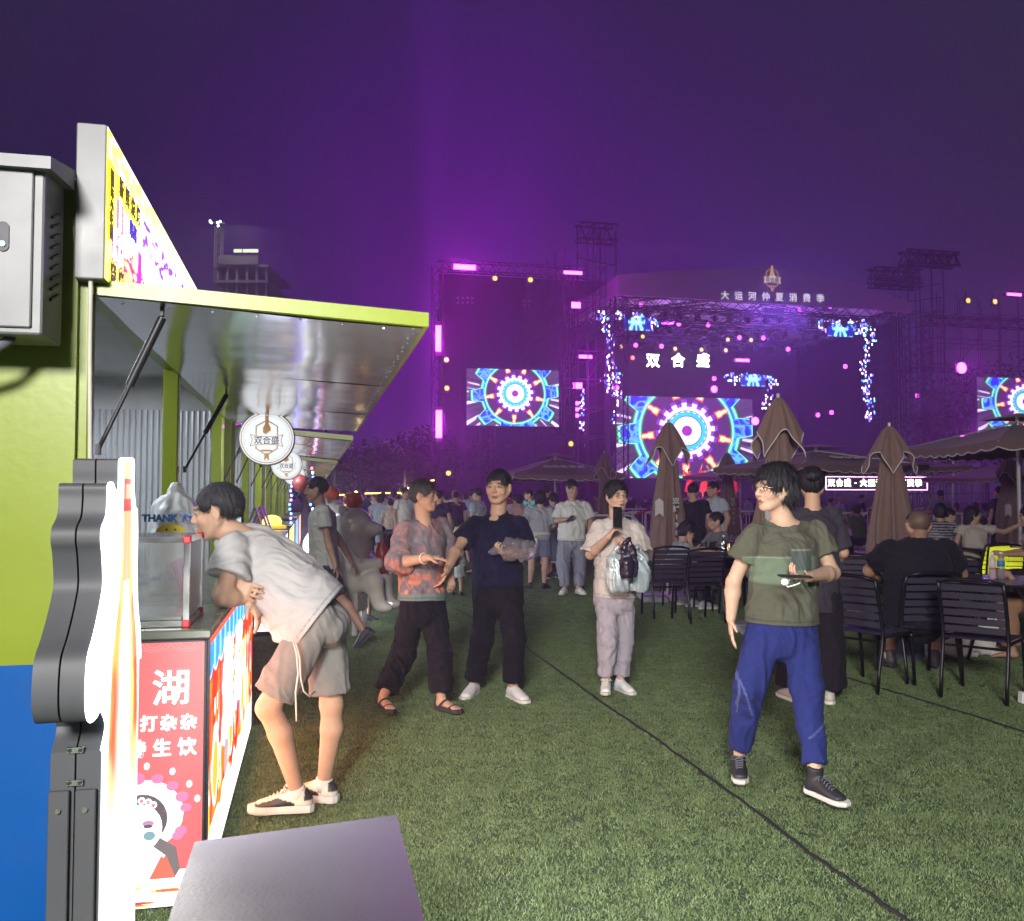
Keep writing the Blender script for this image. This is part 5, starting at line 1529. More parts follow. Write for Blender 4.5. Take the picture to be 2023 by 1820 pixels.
emblem(r, (p.x, SF - .02, p.z), (1, 0, 0), (0, 0, 1), 1.12, emit('badge_cream', (.80, .70, .60), .7), emit('badge_orange', (.75, .42, .22), .7), mat('badge_text', (.2, .12, .08)))
lit = emit('hall_letter_lit', (1, 1, 1), 9)
rr_ = thing('hanging_letters', 'three glowing white brewery characters hanging above the main screen', 'lit letters', (0, 0, 0), ROW)
for i, ch in enumerate('双合盛'):
    p = lpt(1290 + i * 49.5, 714, SB - 2); text('lit_character', ch, .95, lit, (p.x, SB - 2, p.z), (1, 0, 0), (0, 0, 1), rr_, .05, .014)
    mb = MB(); mb.box((p.x, SB - 1.9, p.z), (.95, .05, .95)); 
mb = MB(); p = lpt(1290, 714, SB - 2); q = lpt(1389, 714, SB - 2); mb.cyl((p.x - .6, SB - 1.8, p.z), (q.x + .6, SB - 1.8, q.z), .03, n=6); mb.build('carrying_bar', TRUSS, rr_)
lamp('letters_glow', 'POINT', ((p.x + q.x) / 2, SB - 2.6, p.z), 60, (.9, .92, 1), .6, parent=rr_)

# ---- LED screens
def gear_art(w, h, zoom=1.0, cx=.52, cy=.575, seed=0, tint=1.0):
    X, Y = np.meshgrid((np.arange(w) + .5) / w, (np.arange(h) + .5) / w)
    x = (X - cx) / zoom; y = (Y - cy * h / w) / zoom
    rr = np.hypot(x, y); th = np.arctan2(y, x)
    A = np.zeros((h, w, 3)); A[:] = (.020, .004, .040)
    A += (sst(.5, .2, rr) * .05)[..., None] * np.array([.8, .2, 1.2])
    out = .415 + .052 * np.clip(np.sin(th * 10 + .9) * 2.6, -1, 1); inn = .325
    ring = (rr > inn) & (rr < out)
    v = np.zeros_like(rr)
    for k in range(5):
        nn = fbm2(x * 9 + k * 5 + seed, y * 9 + k * 3, 2, k); v = np.maximum(v, 1 - np.abs(nn - .5) * 26)
    v = np.clip(v, 0, 1)
    b = np.stack([.0 + .10 * v, .02 + .42 * v, .85 + .15 * v], -1)
    A = np.where(ring[..., None], b, A)
    e = np.minimum(np.abs(rr - inn), np.abs(rr - out) * .9)
    glow = np.exp(-(e / .012) ** 2)[..., None]; core = np.exp(-(e / .0055) ** 2)[..., None]
    A = A * (1 - glow) + np.array([.0, .55, .12]) * glow; A = A * (1 - core) + np.array([.30, 1.0, .62]) * core
    # corners with grey speed streaks
    c = rr > out + .03; st = fbm2(th * 14, rr * 2.5, 2)
    A = np.where(c[..., None], np.where((st > .55)[..., None], np.array([.60, .52, .72]), np.array([.10, .06, .16])) * np.clip(st[..., None] * 1.6, 0, 1.4), A)
    # flames
    ph = (th + PI) / (2 * PI) * 9 + .3; fr = ph - np.floor(ph); fl = np.abs(fr - .5) * rr * 2 * PI / 9
    wid = np.where(rr < .272, .018, .0105)
    m = (rr > .238) & (rr < .315) & (fl < wid)
    A = np.where((m | ((rr > .228) & (rr < .322) & (fl < wid + .009)))[..., None], np.array([.95, .10, .02]), A)
    A = np.where(m[..., None], np.array([1.0, .78, .40]), A)
    # inner cogs
    g = .182 + .014 * np.sign(np.sin(th * 16)); k = rr < g + .022; A = np.where(k[..., None], np.array([.20, .03, .45]), A)
    A = np.where((rr < g)[..., None], np.array([1.0, .86 * tint, 1.0]), A)
    m = (rr > .105) & (rr < .135 + .006 * np.sin(th * 20)); A = np.where(m[..., None], np.array([.02, .50, .70]), A)
    m = (np.abs(rr - .102) < .004) | (np.abs(rr - .140) < .003); A = np.where(m[..., None], np.array([.02, .12, .30]), A)
    A = np.where(((rr > .045) & (rr < .099))[..., None], np.array([1, .9 * tint, 1.0]), A)
    A = np.where((rr < .036)[..., None], np.array([.25, .02, .32]), A)
    return A
def screen(label, u0, u1, v0, v1, s, art, strength, legs=False):
    a, b, c, d = lpt(u0, v1, s), lpt(u1, v1, s), lpt(u1, v0, s), lpt(u0, v0, s)
    zb, zt = (a.z + b.z) / 2, (c.z + d.z) / 2; x0, x1 = a.x, b.x
    r = thing('led_screen', label, 'screen', (0, 0, 0), ROW)
    mb = MB(); mb.box(((x0 + x1) / 2, s + .22, (zb + zt) / 2), (x1 - x0 + .08, .3, zt - zb + .08)); mb.build('housing', BLACKC, r)
    m = img_emit('led_picture', art, strength)
    uv_quad('lit_picture', [(x0, s, zb), (x1, s, zb), (x1, s, zt), (x0, s, zt)], m, r)
    mb = MB()
    n = 7
    for i in range(n):
        x = x0 + (x1 - x0) * i / (n - 1); mb.cyl((x, s + .6, 0), (x, s + .6, zb), .03, n=5); mb.cyl((x, s + 1.8, 0), (x, s + 1.8, zt), .03, n=5)
        for z in np.arange(1.2, zb, 1.5): mb.cyl((x, s + .6, z), (x, s + 1.8, z), .025, n=4)
    for z in np.arange(1.2, zb, 1.5): mb.cyl((x0, s + .6, z), (x1, s + .6, z), .025, n=4)
    tag(mb.build('support_tube', SCAF, r), kind='stuff')
    lamp('screen_glow', 'AREA', ((x0 + x1) / 2, s - .3, (zb + zt) / 2), 150, (.40, .28, 1.0), x1 - x0, aim=((x0 + x1) / 2, 0, 0), parent=r, sy=zt - zb)
    return r
screen('left side screen showing a blue and green cog wheel with a white centre', 922, 1104, 730, 842, 44, gear_art(560, 344), 1.9)
screen('big main stage screen, cog wheel picture with a pink centre, behind the folded parasols', 1203, 1488, 785, 945, SB, gear_art(640, 360, cx=.535, cy=.585, seed=4, tint=.78), 1.9)
screen('right side screen, cut off by the picture edge, with the same cog wheel', 1932, 2114, 748, 856, 44, gear_art(560, 344, seed=2), 1.5)

# ---- curtains of sparkling LED strips
dots = [emit('sparkle_%s' % n, c, s) for n, c, s in (('white', (.85, .8, 1), 7), ('lilac', (.75, .35, 1), 5), ('blue', (.06, .10, 1), 7), ('cyan', (.1, .65, 1), 6))]
mesh_m = mat('led_mesh', (.015, .012, .03), rough=.6)
def curtain(label, segs, s, dens=1.0, core=None):
    """segs: list of (u, v, half width, half height) blobs along the lit path."""
    r = thing('led_curtain', label, 'light curtain', (0, 0, 0), ROW, 'sparkling LED curtains on the stage frame')
    rg = np.random.default_rng(int(abs(segs[0][0] * 7 + segs[0][1])))
    mb = MB(); seen = set()
    for (u, v, hw, hh) in segs:
        n = int(hw * hh * .16 * dens)
        for i in range(n):
            du, dv = (rg.random() * 2 - 1) * hw, (rg.random() * 2 - 1) * hh
            uu = round((u + du) / 3.4) * 3.4; vv = round((v + dv + (1.8 if int(uu / 3.4) % 2 else 0)) / 3.6) * 3.6
            if (uu, vv) in seen or rg.random() < .22: continue
            seen.add((uu, vv)); p = lpt(uu + rg.normal() * .35, vv + rg.normal() * .35, s)
            mb.cur = int(rg.choice([0, 0, 1, 1, 2, 2, 3] if core is None else [2, 2, 3, 3, 0]))
            w, h = .042, .062
            mb.add([(p.x - w * .5, s, p.z - h), (p.x + w * .5, s, p.z - h), (p.x + w, s, p.z), (p.x + w * .5, s, p.z + h), (p.x - w * .5, s, p.z + h), (p.x - w, s, p.z)], [(0, 1, 2, 3, 4, 5)])
    tag(mb.build('led_dot', dots, r), kind='stuff')
    mb = MB()
    us = [q[0] for q in segs]
    for (u, v, hw, hh) in segs:
        for k in (-1, 0, 1):
            a, b = lpt(u + k * hw * .6, v - hh, s + .03), lpt(u + k * hw * .6, v + hh, s + .03); mb.cyl(a, b, .012, n=4, caps=False)
    tag(mb.build('led_tape', mesh_m, r), kind='stuff')
    return r
def wave(u0, u1, v0, v1, n, hw, hh, amp=0.0, ph=0.0):
    return [(u0 + (u1 - u0) * i / (n - 1) + amp * math.sin(ph + i * 1.4), v0 + (v1 - v0) * i / (n - 1), hw, hh) for i in range(n)]
curtain('upper left LED curtain falling in a wavering column beside the roof corner', wave(1191, 1196, 622, 650, 3, 10, 9, 4) + wave(1203, 1213, 668, 735, 6, 6, 9, 4) + wave(1195, 1228, 745, 748, 4, 9, 10, 3), 47)
curtain('upper left LED header with a bright cyan pattern at its middle', wave(1228, 1292, 622, 640, 5, 12, 10, 3), 47.2, 1.5)
curtain('arched LED curtain at the far left of the stage opening', wave(1170, 1150, 742, 790, 4, 9, 8, 2) + wave(1150, 1158, 800, 885, 7, 6, 9, 4, 1), 50)
curtain('thin LED curtain under the upper left column', wave(1205, 1210, 760, 775, 2, 10, 9) + wave(1222, 1214, 780, 830, 4, 6, 8, 4), 50)
curtain('upper right LED header with a bright cyan pattern', wave(1628, 1700, 642, 648, 6, 12, 12, 2), 47.2, 1.4)
curtain('long right LED curtain hanging down the right roof corner', wave(1712, 1718, 640, 668, 3, 12, 10, 2) + wave(1712, 1708, 680, 735, 5, 6, 9, 3) + wave(1712, 1720, 745, 822, 7, 8, 9, 5, 2), 47)
curtain('LED header in front of the main screen, right of its middle', wave(1442, 1525, 745, 752, 7, 10, 10, 3), 52, 1.3)
curtain('short LED curtain below the right end of the middle header', wave(1522, 1512, 768, 800, 3, 7, 9, 2), 52)
for (u, v, s, lab) in ((1257, 640, 47.1, 'cyan core of the upper left LED header'), (1660, 653, 47.1, 'cyan core of the upper right LED header'), (1488, 752, 51.9, 'cyan core of the middle LED header')):
    a = lpt(u, v, s); w, h = 84, 40
    X, Y = np.meshgrid((np.arange(w) + .5) / w * 2 - 1, (np.arange(h) + .5) / h)
    X = np.abs(X); A = np.zeros((h, w, 3)); A[:] = (.0, .01, .25)
    q = np.exp(-((X - .38 + .25 * Y) / .10) ** 2) + np.exp(-((X) / .05) ** 2) * (Y < .8) + np.exp(-((Y - .62) / .10) ** 2) * (X < .6) * .8
    q += (fbm2(X * 7, Y * 5, 2) > .6) * .4; A += q[..., None] * np.array([.25, .85, 1.0]); A *= (X < .95)[..., None]
    r = thing('led_sign', lab, 'LED panel', (0, 0, 0), ROW)
    ww, hh = .85, .36
    mb = MB(); mb.box((a.x, s + .06, a.z), (ww * 2, .08, hh * 2)); mb.build('housing', mesh_m, r)
    uv_quad('lit_picture', [(a.x - ww, s, a.z - hh), (a.x + ww, s, a.z - hh), (a.x + ww, s, a.z + hh), (a.x - ww, s, a.z + hh)], img_emit('led_panel_picture', A, 2.2), r)

# ---- lamps
MAG = emit('magenta_lens', (1.0, .09, 1.0), 8); MAGS = emit('magenta_lens_small', (1.0, .10, .95), 4)
YEL = emit('yellow_lens', (1.0, .76, .07), 1.5); REDL = emit('red_lens', (1, .05, .05), 12)
body_m = mat('lamp_body', (.015, .014, .018), rough=.5)
def stage_lamp(u, v, s, w, h, kind, label, power=0, grp=None, beam=None):
    p = lpt(u, v, s); k = (PS(u, v, s)).y / FPX
    W_, H_ = w * k * 1.12, h * k * 1.3
    cols = {'m': ((.85, .01, 1.0), MAG), 's': ((1.0, .1, .9), MAGS), 'y': ((1.0, .9, .25), YEL), 'r': ((1, .05, .05), REDL)}[kind]
    name = 'light_bar' if max(w, h) > 1.8 * min(w, h) else 'stage_light'
    r = thing(name, label, 'light bar' if name == 'light_bar' else 'stage light', L2W(p.x, s, p.z), ROW, grp)
    mb = MB(); mb.box((0, .09, 0), (W_ * 1.25, .16, H_ * 1.3), bev=.02); mb.build('housing', body_m, r)
    mb = MB()
    if name == 'light_bar': mb.box((0, 0, 0), (W_, .03, H_), bev=min(W_, H_) * .4)
    else: mb.lathe([(.001, -.02), (W_ * .35, -.018), (W_ * .5, 0), (W_ * .5, .012), (.001, .014)], axis='Y', n=16)
    mb.build('lens', cols[1], r)
    mb = MB(); mb.box((0, .2, H_ * .7), (.05, .05, H_ * .8 + .2)); mb.build('clamp', TRUSS, r)
    if power:
        o = lamp('lamp_light', 'SPOT', (0, -.32, 0), power * 1.2, cols[0], .12, parent=r, spot=R(165), blend=.5); o.rotation_euler = (R(-90), 0, 0)
        lamp('lamp_halo', 'POINT', (0, -.7, 0), power * 1.0, (.9, .01, 1.0), .12, parent=r)
    if beam is not None:
        to, spr, pw = beam
        o = lamp('lamp_beam', 'SPOT', (0, -.1, 0), pw, cols[0], .04, parent=r, spot=R(spr), blend=.35)
        d = (LM.inverted().to_3x3() @ (Vector(to))).normalized(); o.rotation_euler = d.to_track_quat('-Z', 'Y').to_euler()
    return r
GM, GY = 'magenta light bars round the stage', 'small yellow beam lights'
big = [(918, 528, 44, 40, 8, 'm', 'horizontal magenta light bar highest on the left', 520), (1132, 539, 44, 34, 5, 'm', 'horizontal magenta light bar above the left screen, beside the tower', 130),
       (1138, 603, 44, 17, 9, 'm', 'short magenta light below the bar by the tower', 60), (866, 669, 44, 10, 40, 'm', 'upright magenta light bar right of the nearest awning', 520),
       (867, 838, 44, 11, 42, 'm', 'lower upright magenta light bar on the left mast', 560), (1157, 705, 46, 24, 5, 'm', 'slim magenta bar to the right above the left screen', 160),
       (1141, 762, 46, 17, 9, 'm', 'short wide magenta light right of the left screen', 200), (1218, 766, 50, 9, 9, 'm', 'round magenta light left of the main screen top', 110),
       (1411, 769, 52, 12, 10, 'm', 'round magenta light over the main screen', 140), (1467, 712, 50, 26, 4, 'm', 'long thin magenta bar right of the glowing characters', 200),
       (1492, 832, 52, 14, 9, 'm', 'magenta light at the right edge of the main screen', 140), (1900, 727, 44, 20, 12, 'm', 'blurred magenta light left of the right screen', 300),
       (1908, 868, 44, 20, 11, 'm', 'magenta light above the open parasol at the right', 260), (2004, 582, 44, 30, 4, 'm', 'thin magenta bar at the right edge of the picture', 120), (1374, 970, 53, 9, 9, 'm', 'magenta foot light in front of the dancers', 120)]
for u, v, s, w, h, k, lab, pw in big: stage_lamp(u, v, s, w, h, k, lab, pw, GM)
for i in range(3): stage_lamp(1140, 797 + i * 12, 46, 7, 7, 'm', ['top', 'middle', 'bottom'][i] + ' lamp of the stack of three small magenta lamps', 30, 'stack of three magenta lamps')
yb = [(978, 550, (1, .10, .42), 1), (1048, 553, (1, .15, .25), 1), (882, 711, (1, .1, .33), 1), (883, 767, (1, .0, .15), 1), (886, 935, (1, -.1, -.03), 0), (1128, 877, (1, 0, .1), 0), (1913, 594, (1, 0, .25), 1), (1966, 596, (1, 0, .25), 0)]
yl_lab = ['yellow light left under the highest magenta bar', 'yellow light between the two top magenta bars', 'yellow light below the upper upright bar', 'yellow light level with the left screen', 'yellow light low over the passers-by', 'yellow light at the foot of the steelwork beside the left screen', 'yellow light on the right mast, left one of two', 'yellow light on the right mast, right one of two']
for i, (u, v, d, b) in enumerate(yb):
    stage_lamp(u, v, 44, 9, 9, 'y', yl_lab[i], 5, GY, (Vector(d), 1.6, 420000) if b else None)
ins = [(1228, 685, 'y'), (1270, 665, 'y'), (1334, 689, 'y'), (1386, 691, 'y'), (1438, 671, 'y'), (1484, 672, 'y'), (1434, 692, 'y'), (1266, 604, 's'), (1341, 640, 's'), (1399, 642, 's'), (1256, 682, 's'), (1307, 684, 's'), (1461, 667, 's'), (1508, 668, 's'), (1557, 690, 's'),
       (1411, 748, 's'), (1250, 707, 'r'), (1580, 612, 's'), (1640, 606, 's'), (1670, 724, 's'), (1616, 820, 's'), (1643, 815, 's'), (1812, 782, 's')]
INS = ['leftmost yellow roof lamp, beside the left LED curtain', 'yellow roof lamp under the upper left LED header', 'yellow lamp above the first glowing character', 'yellow lamp above the last glowing character', 'higher yellow lamp right of the glowing characters', 'yellow roof lamp farthest right', 'lower yellow lamp right of the glowing characters',
       'magenta lamp just under the left end of the fascia', 'magenta lamp on the front truss, left of the lettering', 'magenta lamp on the front truss below the first letters', 'magenta lamp left above the first glowing character', 'magenta lamp between the first two glowing characters', 'magenta lamp on the rear truss, right of the yellow one', 'magenta lamp on the rear truss below the badge', 'magenta lamp at the right end of the rear truss',
       'small magenta lamp just above the round one over the main screen', 'single red lamp left of the glowing characters', 'magenta lamp on the front truss right of the badge', 'magenta lamp at the right end of the front truss', 'highest magenta lamp on the right scaffolding', 'left one of two low lamps on the right scaffolding', 'right one of two low lamps on the right scaffolding', 'magenta lamp far right, before the broad mast']
for i, (u, v, k) in enumerate(ins):
    lab = INS[i]
    stage_lamp(u, v, 50 if u < 1600 else 48, 7 if k != 's' else 8, 7 if k != 's' else 5.5, k, lab, 0, {'y': 'small yellow lamps under the roof', 's': 'small magenta lamps under the roof' if u <= 1600 else 'small magenta lamps on the right scaffolding', 'r': None}[k],
               (Vector((.42, -.3, -1)) if u != 1270 else Vector((.1, -.2, -1)), 2.0, 60000) if k == 'y' and i in (0, 2, 3, 5) else None)
# moving heads: dark unlit lamps in rows
proto = None
cnt = 0
for row, (s, z, n) in enumerate(((SF + .7, zl0 - .75, 16), (SF + 4, zl0 - .9, 15), (SF + 8, zl0 - 1.1, 14))):
    for i in range(n):
        t = xl + .9 + (xr - xl - 1.8) * (i + .5 * (row % 2)) / n
        if proto is None:
            proto = thing('moving_head', 'dark unlit moving head lamp hanging from the roof truss', 'stage light', (0, 0, 0), 0, 'unlit moving head lamps under the roof')
            mb = MB(); mb.box((0, 0, .18), (.30, .22, .14), bev=.03); mb.build('base', body_m, proto)
            mb = MB(); mb.box((-.17, 0, -.02), (.04, .12, .34)); mb.box((.17, 0, -.02), (.04, .12, .34)); mb.build('yoke', body_m, proto)
            mb = MB(); mb.lathe([(.06, -.2), (.12, -.16), (.13, .05), (.10, .16), (.03, .2)], c=(0, 0, -.12), n=12); mb.build('head', body_m, proto, smooth='auto')
            o = proto
        else: o = copy_tree(proto)
        o.location = L2W(t, s + RNG.normal() * .1, z + RNG.normal() * .05); o.rotation_euler = (RNG.normal() * .25, RNG.normal() * .25, ROW + RNG.normal() * .4)
        cnt += 1

# ---- scaffolding
def scaffold(name, label, cols, depths, z0, z1, dz, r=.025, extra=None, diag=True, m=SCAF, cat='scaffolding'):
    t_ = thing(name, label, cat, (0, 0, 0), ROW)
    mb = MB()
    zs = list(np.arange(z0, z1 + .01, dz))
    for c in cols:
        for d in depths: mb.cyl((c, d, 0 if z0 < 1 else z0), (c, d, z1), r, n=5)
    for z in zs:
        for d in depths: mb.cyl((cols[0], d, z), (cols[-1], d, z), r * .8, n=4)
        for c in cols: mb.cyl((c, depths[0], z), (c, depths[-1], z), r * .8, n=4)
    if diag:
        for i in range(len(cols) - 1):
            for j in range(len(zs) - 1):
                if (i + j) % 3 == 0: mb.cyl((cols[i], depths[0], zs[j]), (cols[i + 1], depths[0], zs[j + 1]), r * .7, n=4)
        for i in range(len(depths) - 1):
            for j in range(len(zs) - 1):
                if (i + j) % 2 == 0: mb.cyl((cols[0], depths[i], zs[j]), (cols[0], depths[i + 1], zs[j + 1]), r * .7, n=4)
    tag(mb.build('steel_tube', m, t_), kind='stuff')
    return t_
dd = list(np.linspace(SF + 1, SB + 3, 9))
o = scaffold('side_scaffolding', 'tall open scaffolding wall on the right of the stage', [xr + .3, xr + 2.0], dd, .3, 10.4, 1.45, .03)
mb = MB(); mb.box((xr + .1, (SF + SB) / 2 + 2, 6), (.05, SB - SF + 1, 11.8)); mb.build('dark_cloth', BLACKC, o)
o = scaffold('side_scaffolding', 'tall scaffolding beside the left edge of the stage', [xl - 2.6, xl - 1.3, xl - .3], dd, .3, 15.0, 1.5, .035)
mb = MB(); mb.box((xl - .25, (SF + SB) / 2 + 2, 5.2), (.05, SB - SF + 1, 10.2)); mb.build('dark_cloth', BLACKC, o)
a = lpt(1140, 470, 47); b = lpt(1216, 470, 47)
mb = MB(); truss(mb, (a.x, 47, a.z + .3), (b.x, 47, a.z + .3), .9, 6, .05, .03)
for x in (a.x, a.x + .9, b.x - .9, b.x): mb.cyl((x, 47, a.z - 4), (x, 47, a.z + .6), .045, n=5)
for k in range(3): mb.cyl((a.x, 47, a.z - k * 1.1), (b.x, 47, a.z - k * 1.1 - .3), .035, n=5)
tag(mb.build('roof_mast_head', TRUSS, rz=ROW), 'dark steel box frame on top of the left tower', 'mast head')
for (u0, u1, v0, v1, lab) in ((1720, 1815, 534, 572, 'dark lattice speaker frame above the right end of the roof'), (1782, 1888, 499, 526, 'dark lattice beam at the very top right of the stage')):
    a, b = lpt(u0, v0, 47), lpt(u1, v1, 47); mb = MB()
    truss(mb, (a.x, 47, a.z - .3), (b.x, 47, a.z - .3), .8, 9, .06, .04); truss(mb, (a.x, 47, b.z + .3), (b.x, 47, b.z + .3), .6, 9, .05, .035)
    for i in range(8): x = a.x + (b.x - a.x) * i / 7; mb.cyl((x, 47, a.z), (x, 47, b.z), .05, n=5)
    tag(mb.build('lattice_beam', TRUSS, rz=ROW), lab, 'lattice beam')
xr2 = lpt(1836, 700, 46).x
scaffold('mast_scaffolding', 'broad scaffolding mast right of the stage with the yellow lights', list(np.linspace(xr2 - 2.2, xr2 + 7.4, 8)), [46, 47.5, 49], .3, 13.5, 1.5, .026)
mb = MB(); c0 = lpt(1828, 530, 47.5)
for x in (-1.2, -.4, .4, 1.2): mb.cyl((c0.x + x, 47.5, 9), (c0.x + x, 47.5, c0.z), .04, n=5)
for k in range(6): mb.cyl((c0.x - 1.2, 47.5, 10 + k * .8), (c0.x + 1.2, 47.5, 10.4 + k * .8), .03, n=4)
tag(mb.build('scaffolding_mast', TRUSS, rz=ROW), 'slender upright mast section rising above the right scaffolding', 'mast')
# left gantry
x0, x1 = lpt(866, 700, 44).x, lpt(1128, 700, 44).x; zt = lpt(1000, 528, 44).z
r = thing('gantry', 'wide dark truss gantry round the left screen', 'gantry', (0, 0, 0), ROW)
for x in (x0, x1):
    mb = MB(); truss(mb, (x, 44.4, 0), (x, 44.4, zt), .5, 24, .03, .02); mb.build('gantry_tower', TRUSS, r)
mb = MB(); truss(mb, (x0, 44.4, zt), (x1, 44.4, zt), .5, 16, .03, .02); mb.build('gantry_beam', TRUSS, r)
mb = MB()
for (u, v) in ((909, 594), (1048 - 120, 594), (1195 - 155, 600)):
    for dx in (-.12, .12):
        for dz in (-.12, .12):
            p = lpt(u, v, 44.2); mb.box((p.x + dx, 44.15, p.z + dz), (.09, .06, .09))
tag(mb.build('blinder_cell', mat('blinder_glass', (.25, .22, .32), rough=.2, spec=.9), r), kind='stuff')
xa, xb = lpt(1838, 700, 44).x, lpt(2080, 700, 44).x
r = thing('gantry', 'truss gantry round the right screen, running out of the picture', 'gantry', (0, 0, 0), ROW)
for x in (xa, xb + 1):
    mb = MB(); truss(mb, (x, 44.6, 0), (x, 44.6, 11.5), .5, 24, .03, .02); mb.build('gantry_tower', TRUSS, r)
mb = MB(); truss(mb, (xa, 44.6, 11.5), (xb + 1, 44.6, 11.5), .5, 16, .03, .02); mb.build('gantry_beam', TRUSS, r)
# dark structures behind
mb = MB(); a = lpt(866, 900, 56); b = lpt(1215, 560, 56); mb.box(((a.x + b.x) / 2, 56, b.z / 2), (b.x - a.x, .3, b.z)); tag(mb.build('backing_wall', mat('dark_mesh_cloth', (.030, .012, .075), rough=.9, var=.4, scale=1.2, stretch=(6, 1, .4)), rz=ROW), 'tall dark mesh cloth wall behind the left screen', 'wall')
# dancers' deck light and neon board
r = thing('neon_board', 'long bright lettering board with a pink rim at the edge of the square', 'sign', (0, 0, 0), ROW)
s = 38; a, b = lpt(1632, 968, s), lpt(1832, 968, s); zz = lpt(1700, 955, s).z
mb = MB(); mb.box(((a.x + b.x) / 2, s + .1, zz), (b.x - a.x, .1, .56)); mb.build('board', BLACKC, r)
nl = emit('neon_letter', (1.0, .95, .62), 14); pr_ = emit('pink_tube', (1, .45, .9), 4)
for i, ch in enumerate('双合盛·大运河仲夏消费季'):
    text('neon_letter', ch, .36, nl, (a.x + .28 + i * (b.x - a.x - .5) / 11.6, s, zz), (1, 0, 0), (0, 0, 1), r, .02, .004)
for z in (-.30, .30): mb = MB(); mb.cyl((a.x, s, zz + z), (b.x, s, zz + z), .018, n=6); mb.build('tube', pr_, r)
for x in (a.x, b.x): mb = MB(); mb.cyl((x, s, zz - .3), (x, s, zz + .3), .025, n=6); mb.build('tube', pr_, r)
for x in (a.x + .5, b.x - .5): mb = MB(); mb.cyl((x, s + .1, 0), (x, s + .1, zz - .25), .04, n=6); mb.build('leg', DARKM, r)
lamp('board_glow', 'AREA', ((a.x + b.x) / 2, s - .2, zz), 40, (1, .93, .7), b.x - a.x, aim=((a.x + b.x) / 2, s - 5, .5), parent=r, sy=.5)

# strong sky beams from unseen lamps low behind; wash and leaning ones are added
for (u, v, du, pw, sp, lab) in ((855, 880, -.015, 1000000, 9, 'unseen sky beam lamp low behind the left mast'), (1115, 880, .0, 800000, 8, 'unseen sky beam lamp low behind the tower bar'), (950, 880, .03, 260000, 44, 'added wide sky wash lamp behind the gantry beam'), (1290, 880, .12, 420000, 8, 'added sky beam lamp behind the stage, leaning right'), (760, 880, -.10, 350000, 8, 'added sky beam lamp behind the trees, leaning left')):
    p = PS(u, v, 60.0)
    r = thing('sky_beam_lamp', lab, 'stage light', p, ROW)
    mb = MB(); mb.lathe([(.10, -.15), (.14, -.1), (.15, .12), (.12, .15)], n=14); mb.build('housing', body_m, r)
    mb = MB(); mb.lathe([(.001, .152), (.11, .152), (.11, .158), (.001, .158)], n=14); mb.build('lens', MAGS, r)
    o = lamp('lamp_beam', 'SPOT', (0, 0, .2), pw, (.50, .02, 1.0), .25, parent=r, spot=R(sp), blend=1.0)
    o.rotation_euler = Vector((du, -.10, 1)).to_track_quat('-Z', 'Y').to_euler()
# added violet fill over the stage front, roof lining and crowd
r = thing('added_fill_light', 'added violet fill lamp in front of the stage roof', 'stage light', L2W(TMID, SF - .6, zl0 - .6), ROW)
mb = MB(); mb.box((0, 0, 0), (1.2, .3, .3), bev=.04); mb.build('housing', body_m, r)
lamp('wash', 'AREA', (0, -.2, -.3), 800, (.30, .12, 1.0), 3.0, aim=(0, -22, -10), parent=r, sy=1.0)
lamp('inner_fill', 'AREA', (0, 5, -.6), 300, (.36, .12, 1.0), 8.0, aim=(0, 6, -10), parent=r, sy=3.0)
lamp('roof_fill', 'AREA', (0, 5, -1.8), 330, (.5, .35, 1.0), 8.0, aim=(0, 5, 4), parent=r, sy=3.0)

# ------------------------------------------------------------------ trees
leaf_m = mat('dark_foliage', (.006, .011, .005), spec=.1, rough=.8, var=.5, scale=2)
bark_m = mat('bark', (.05, .04, .03), rough=.9, bump=.6, bscale=20)
def tree(label, p, h, w, seed, n=2600):
    rg = np.random.default_rng(seed); r = thing('tree', label, 'tree', p)
    mb = MB(); mb.tube([(0, 0, 0), (.05, .02, h * .25), (-.05, .06, h * .5), (.02, 0, h * .75)], [.16, .13, .09, .04], 8)
    limbs = []
    for i in range(7):
        a = rg.random() * 6.28; z = h * (.3 + .06 * i); e = Vector((math.cos(a) * w * .35, math.sin(a) * w * .35, z + h * .16)); limbs.append(e)
        mb.tube([(0, 0, z), e * .5 + Vector((0, 0, z * .55)), e], [.06, .04, .015], 6)
    mb.build('trunk', bark_m, r, smooth=True)
    cl = [(Vector((rg.normal() * w * .26, rg.normal() * w * .26, h * (.42 + .5 * rg.random()))), w * (.12 + .14 * rg.random())) for _ in range(16)] + [(e, w * .2) for e in limbs]
    vs, fs = [], []
    for i in range(n):
        c, rad = cl[int(rg.integers(len(cl)))]
        d = rg.normal(size=3); d /= np.linalg.norm(d); q = np.array(c) + d * rad * (rg.random() ** .4)
        a = rg.normal(size=3); a /= np.linalg.norm(a); b = np.cross(a, rg.normal(size=3)); b /= np.linalg.norm(b); sz = .10 + .10 * rg.random()
        k = len(vs); vs += [tuple(q - a * sz), tuple(q + b * sz * .45), tuple(q + a * sz), tuple(q - b * sz * .45)]; fs.append((k, k + 1, k + 2, k + 3))
    m = MB(); m.v, m.f, m.mi = vs, fs, [0] * len(fs); m.build('crown', leaf_m, r)
TR_ = [(600, 46, 5.2, 5, 'dark bushy tree behind the far end of the stalls'), (690, 48, 4.3, 5, 'low dark tree above the fairy lights, left'), (760, 50, 5.0, 5, 'dark tree behind the patterned blouse woman'),
       (830, 54, 5.6, 6, 'dark tree left of the mast'), (905, 60, 4.6, 6, 'tree silhouette under the left screen'), (1950, 60, 11.5, 9, 'large dark tree behind the right screen'), (1835, 66, 8, 7, 'dark tree behind the right scaffolding'), (2060, 58, 9, 8, 'dark tree at the right edge')]
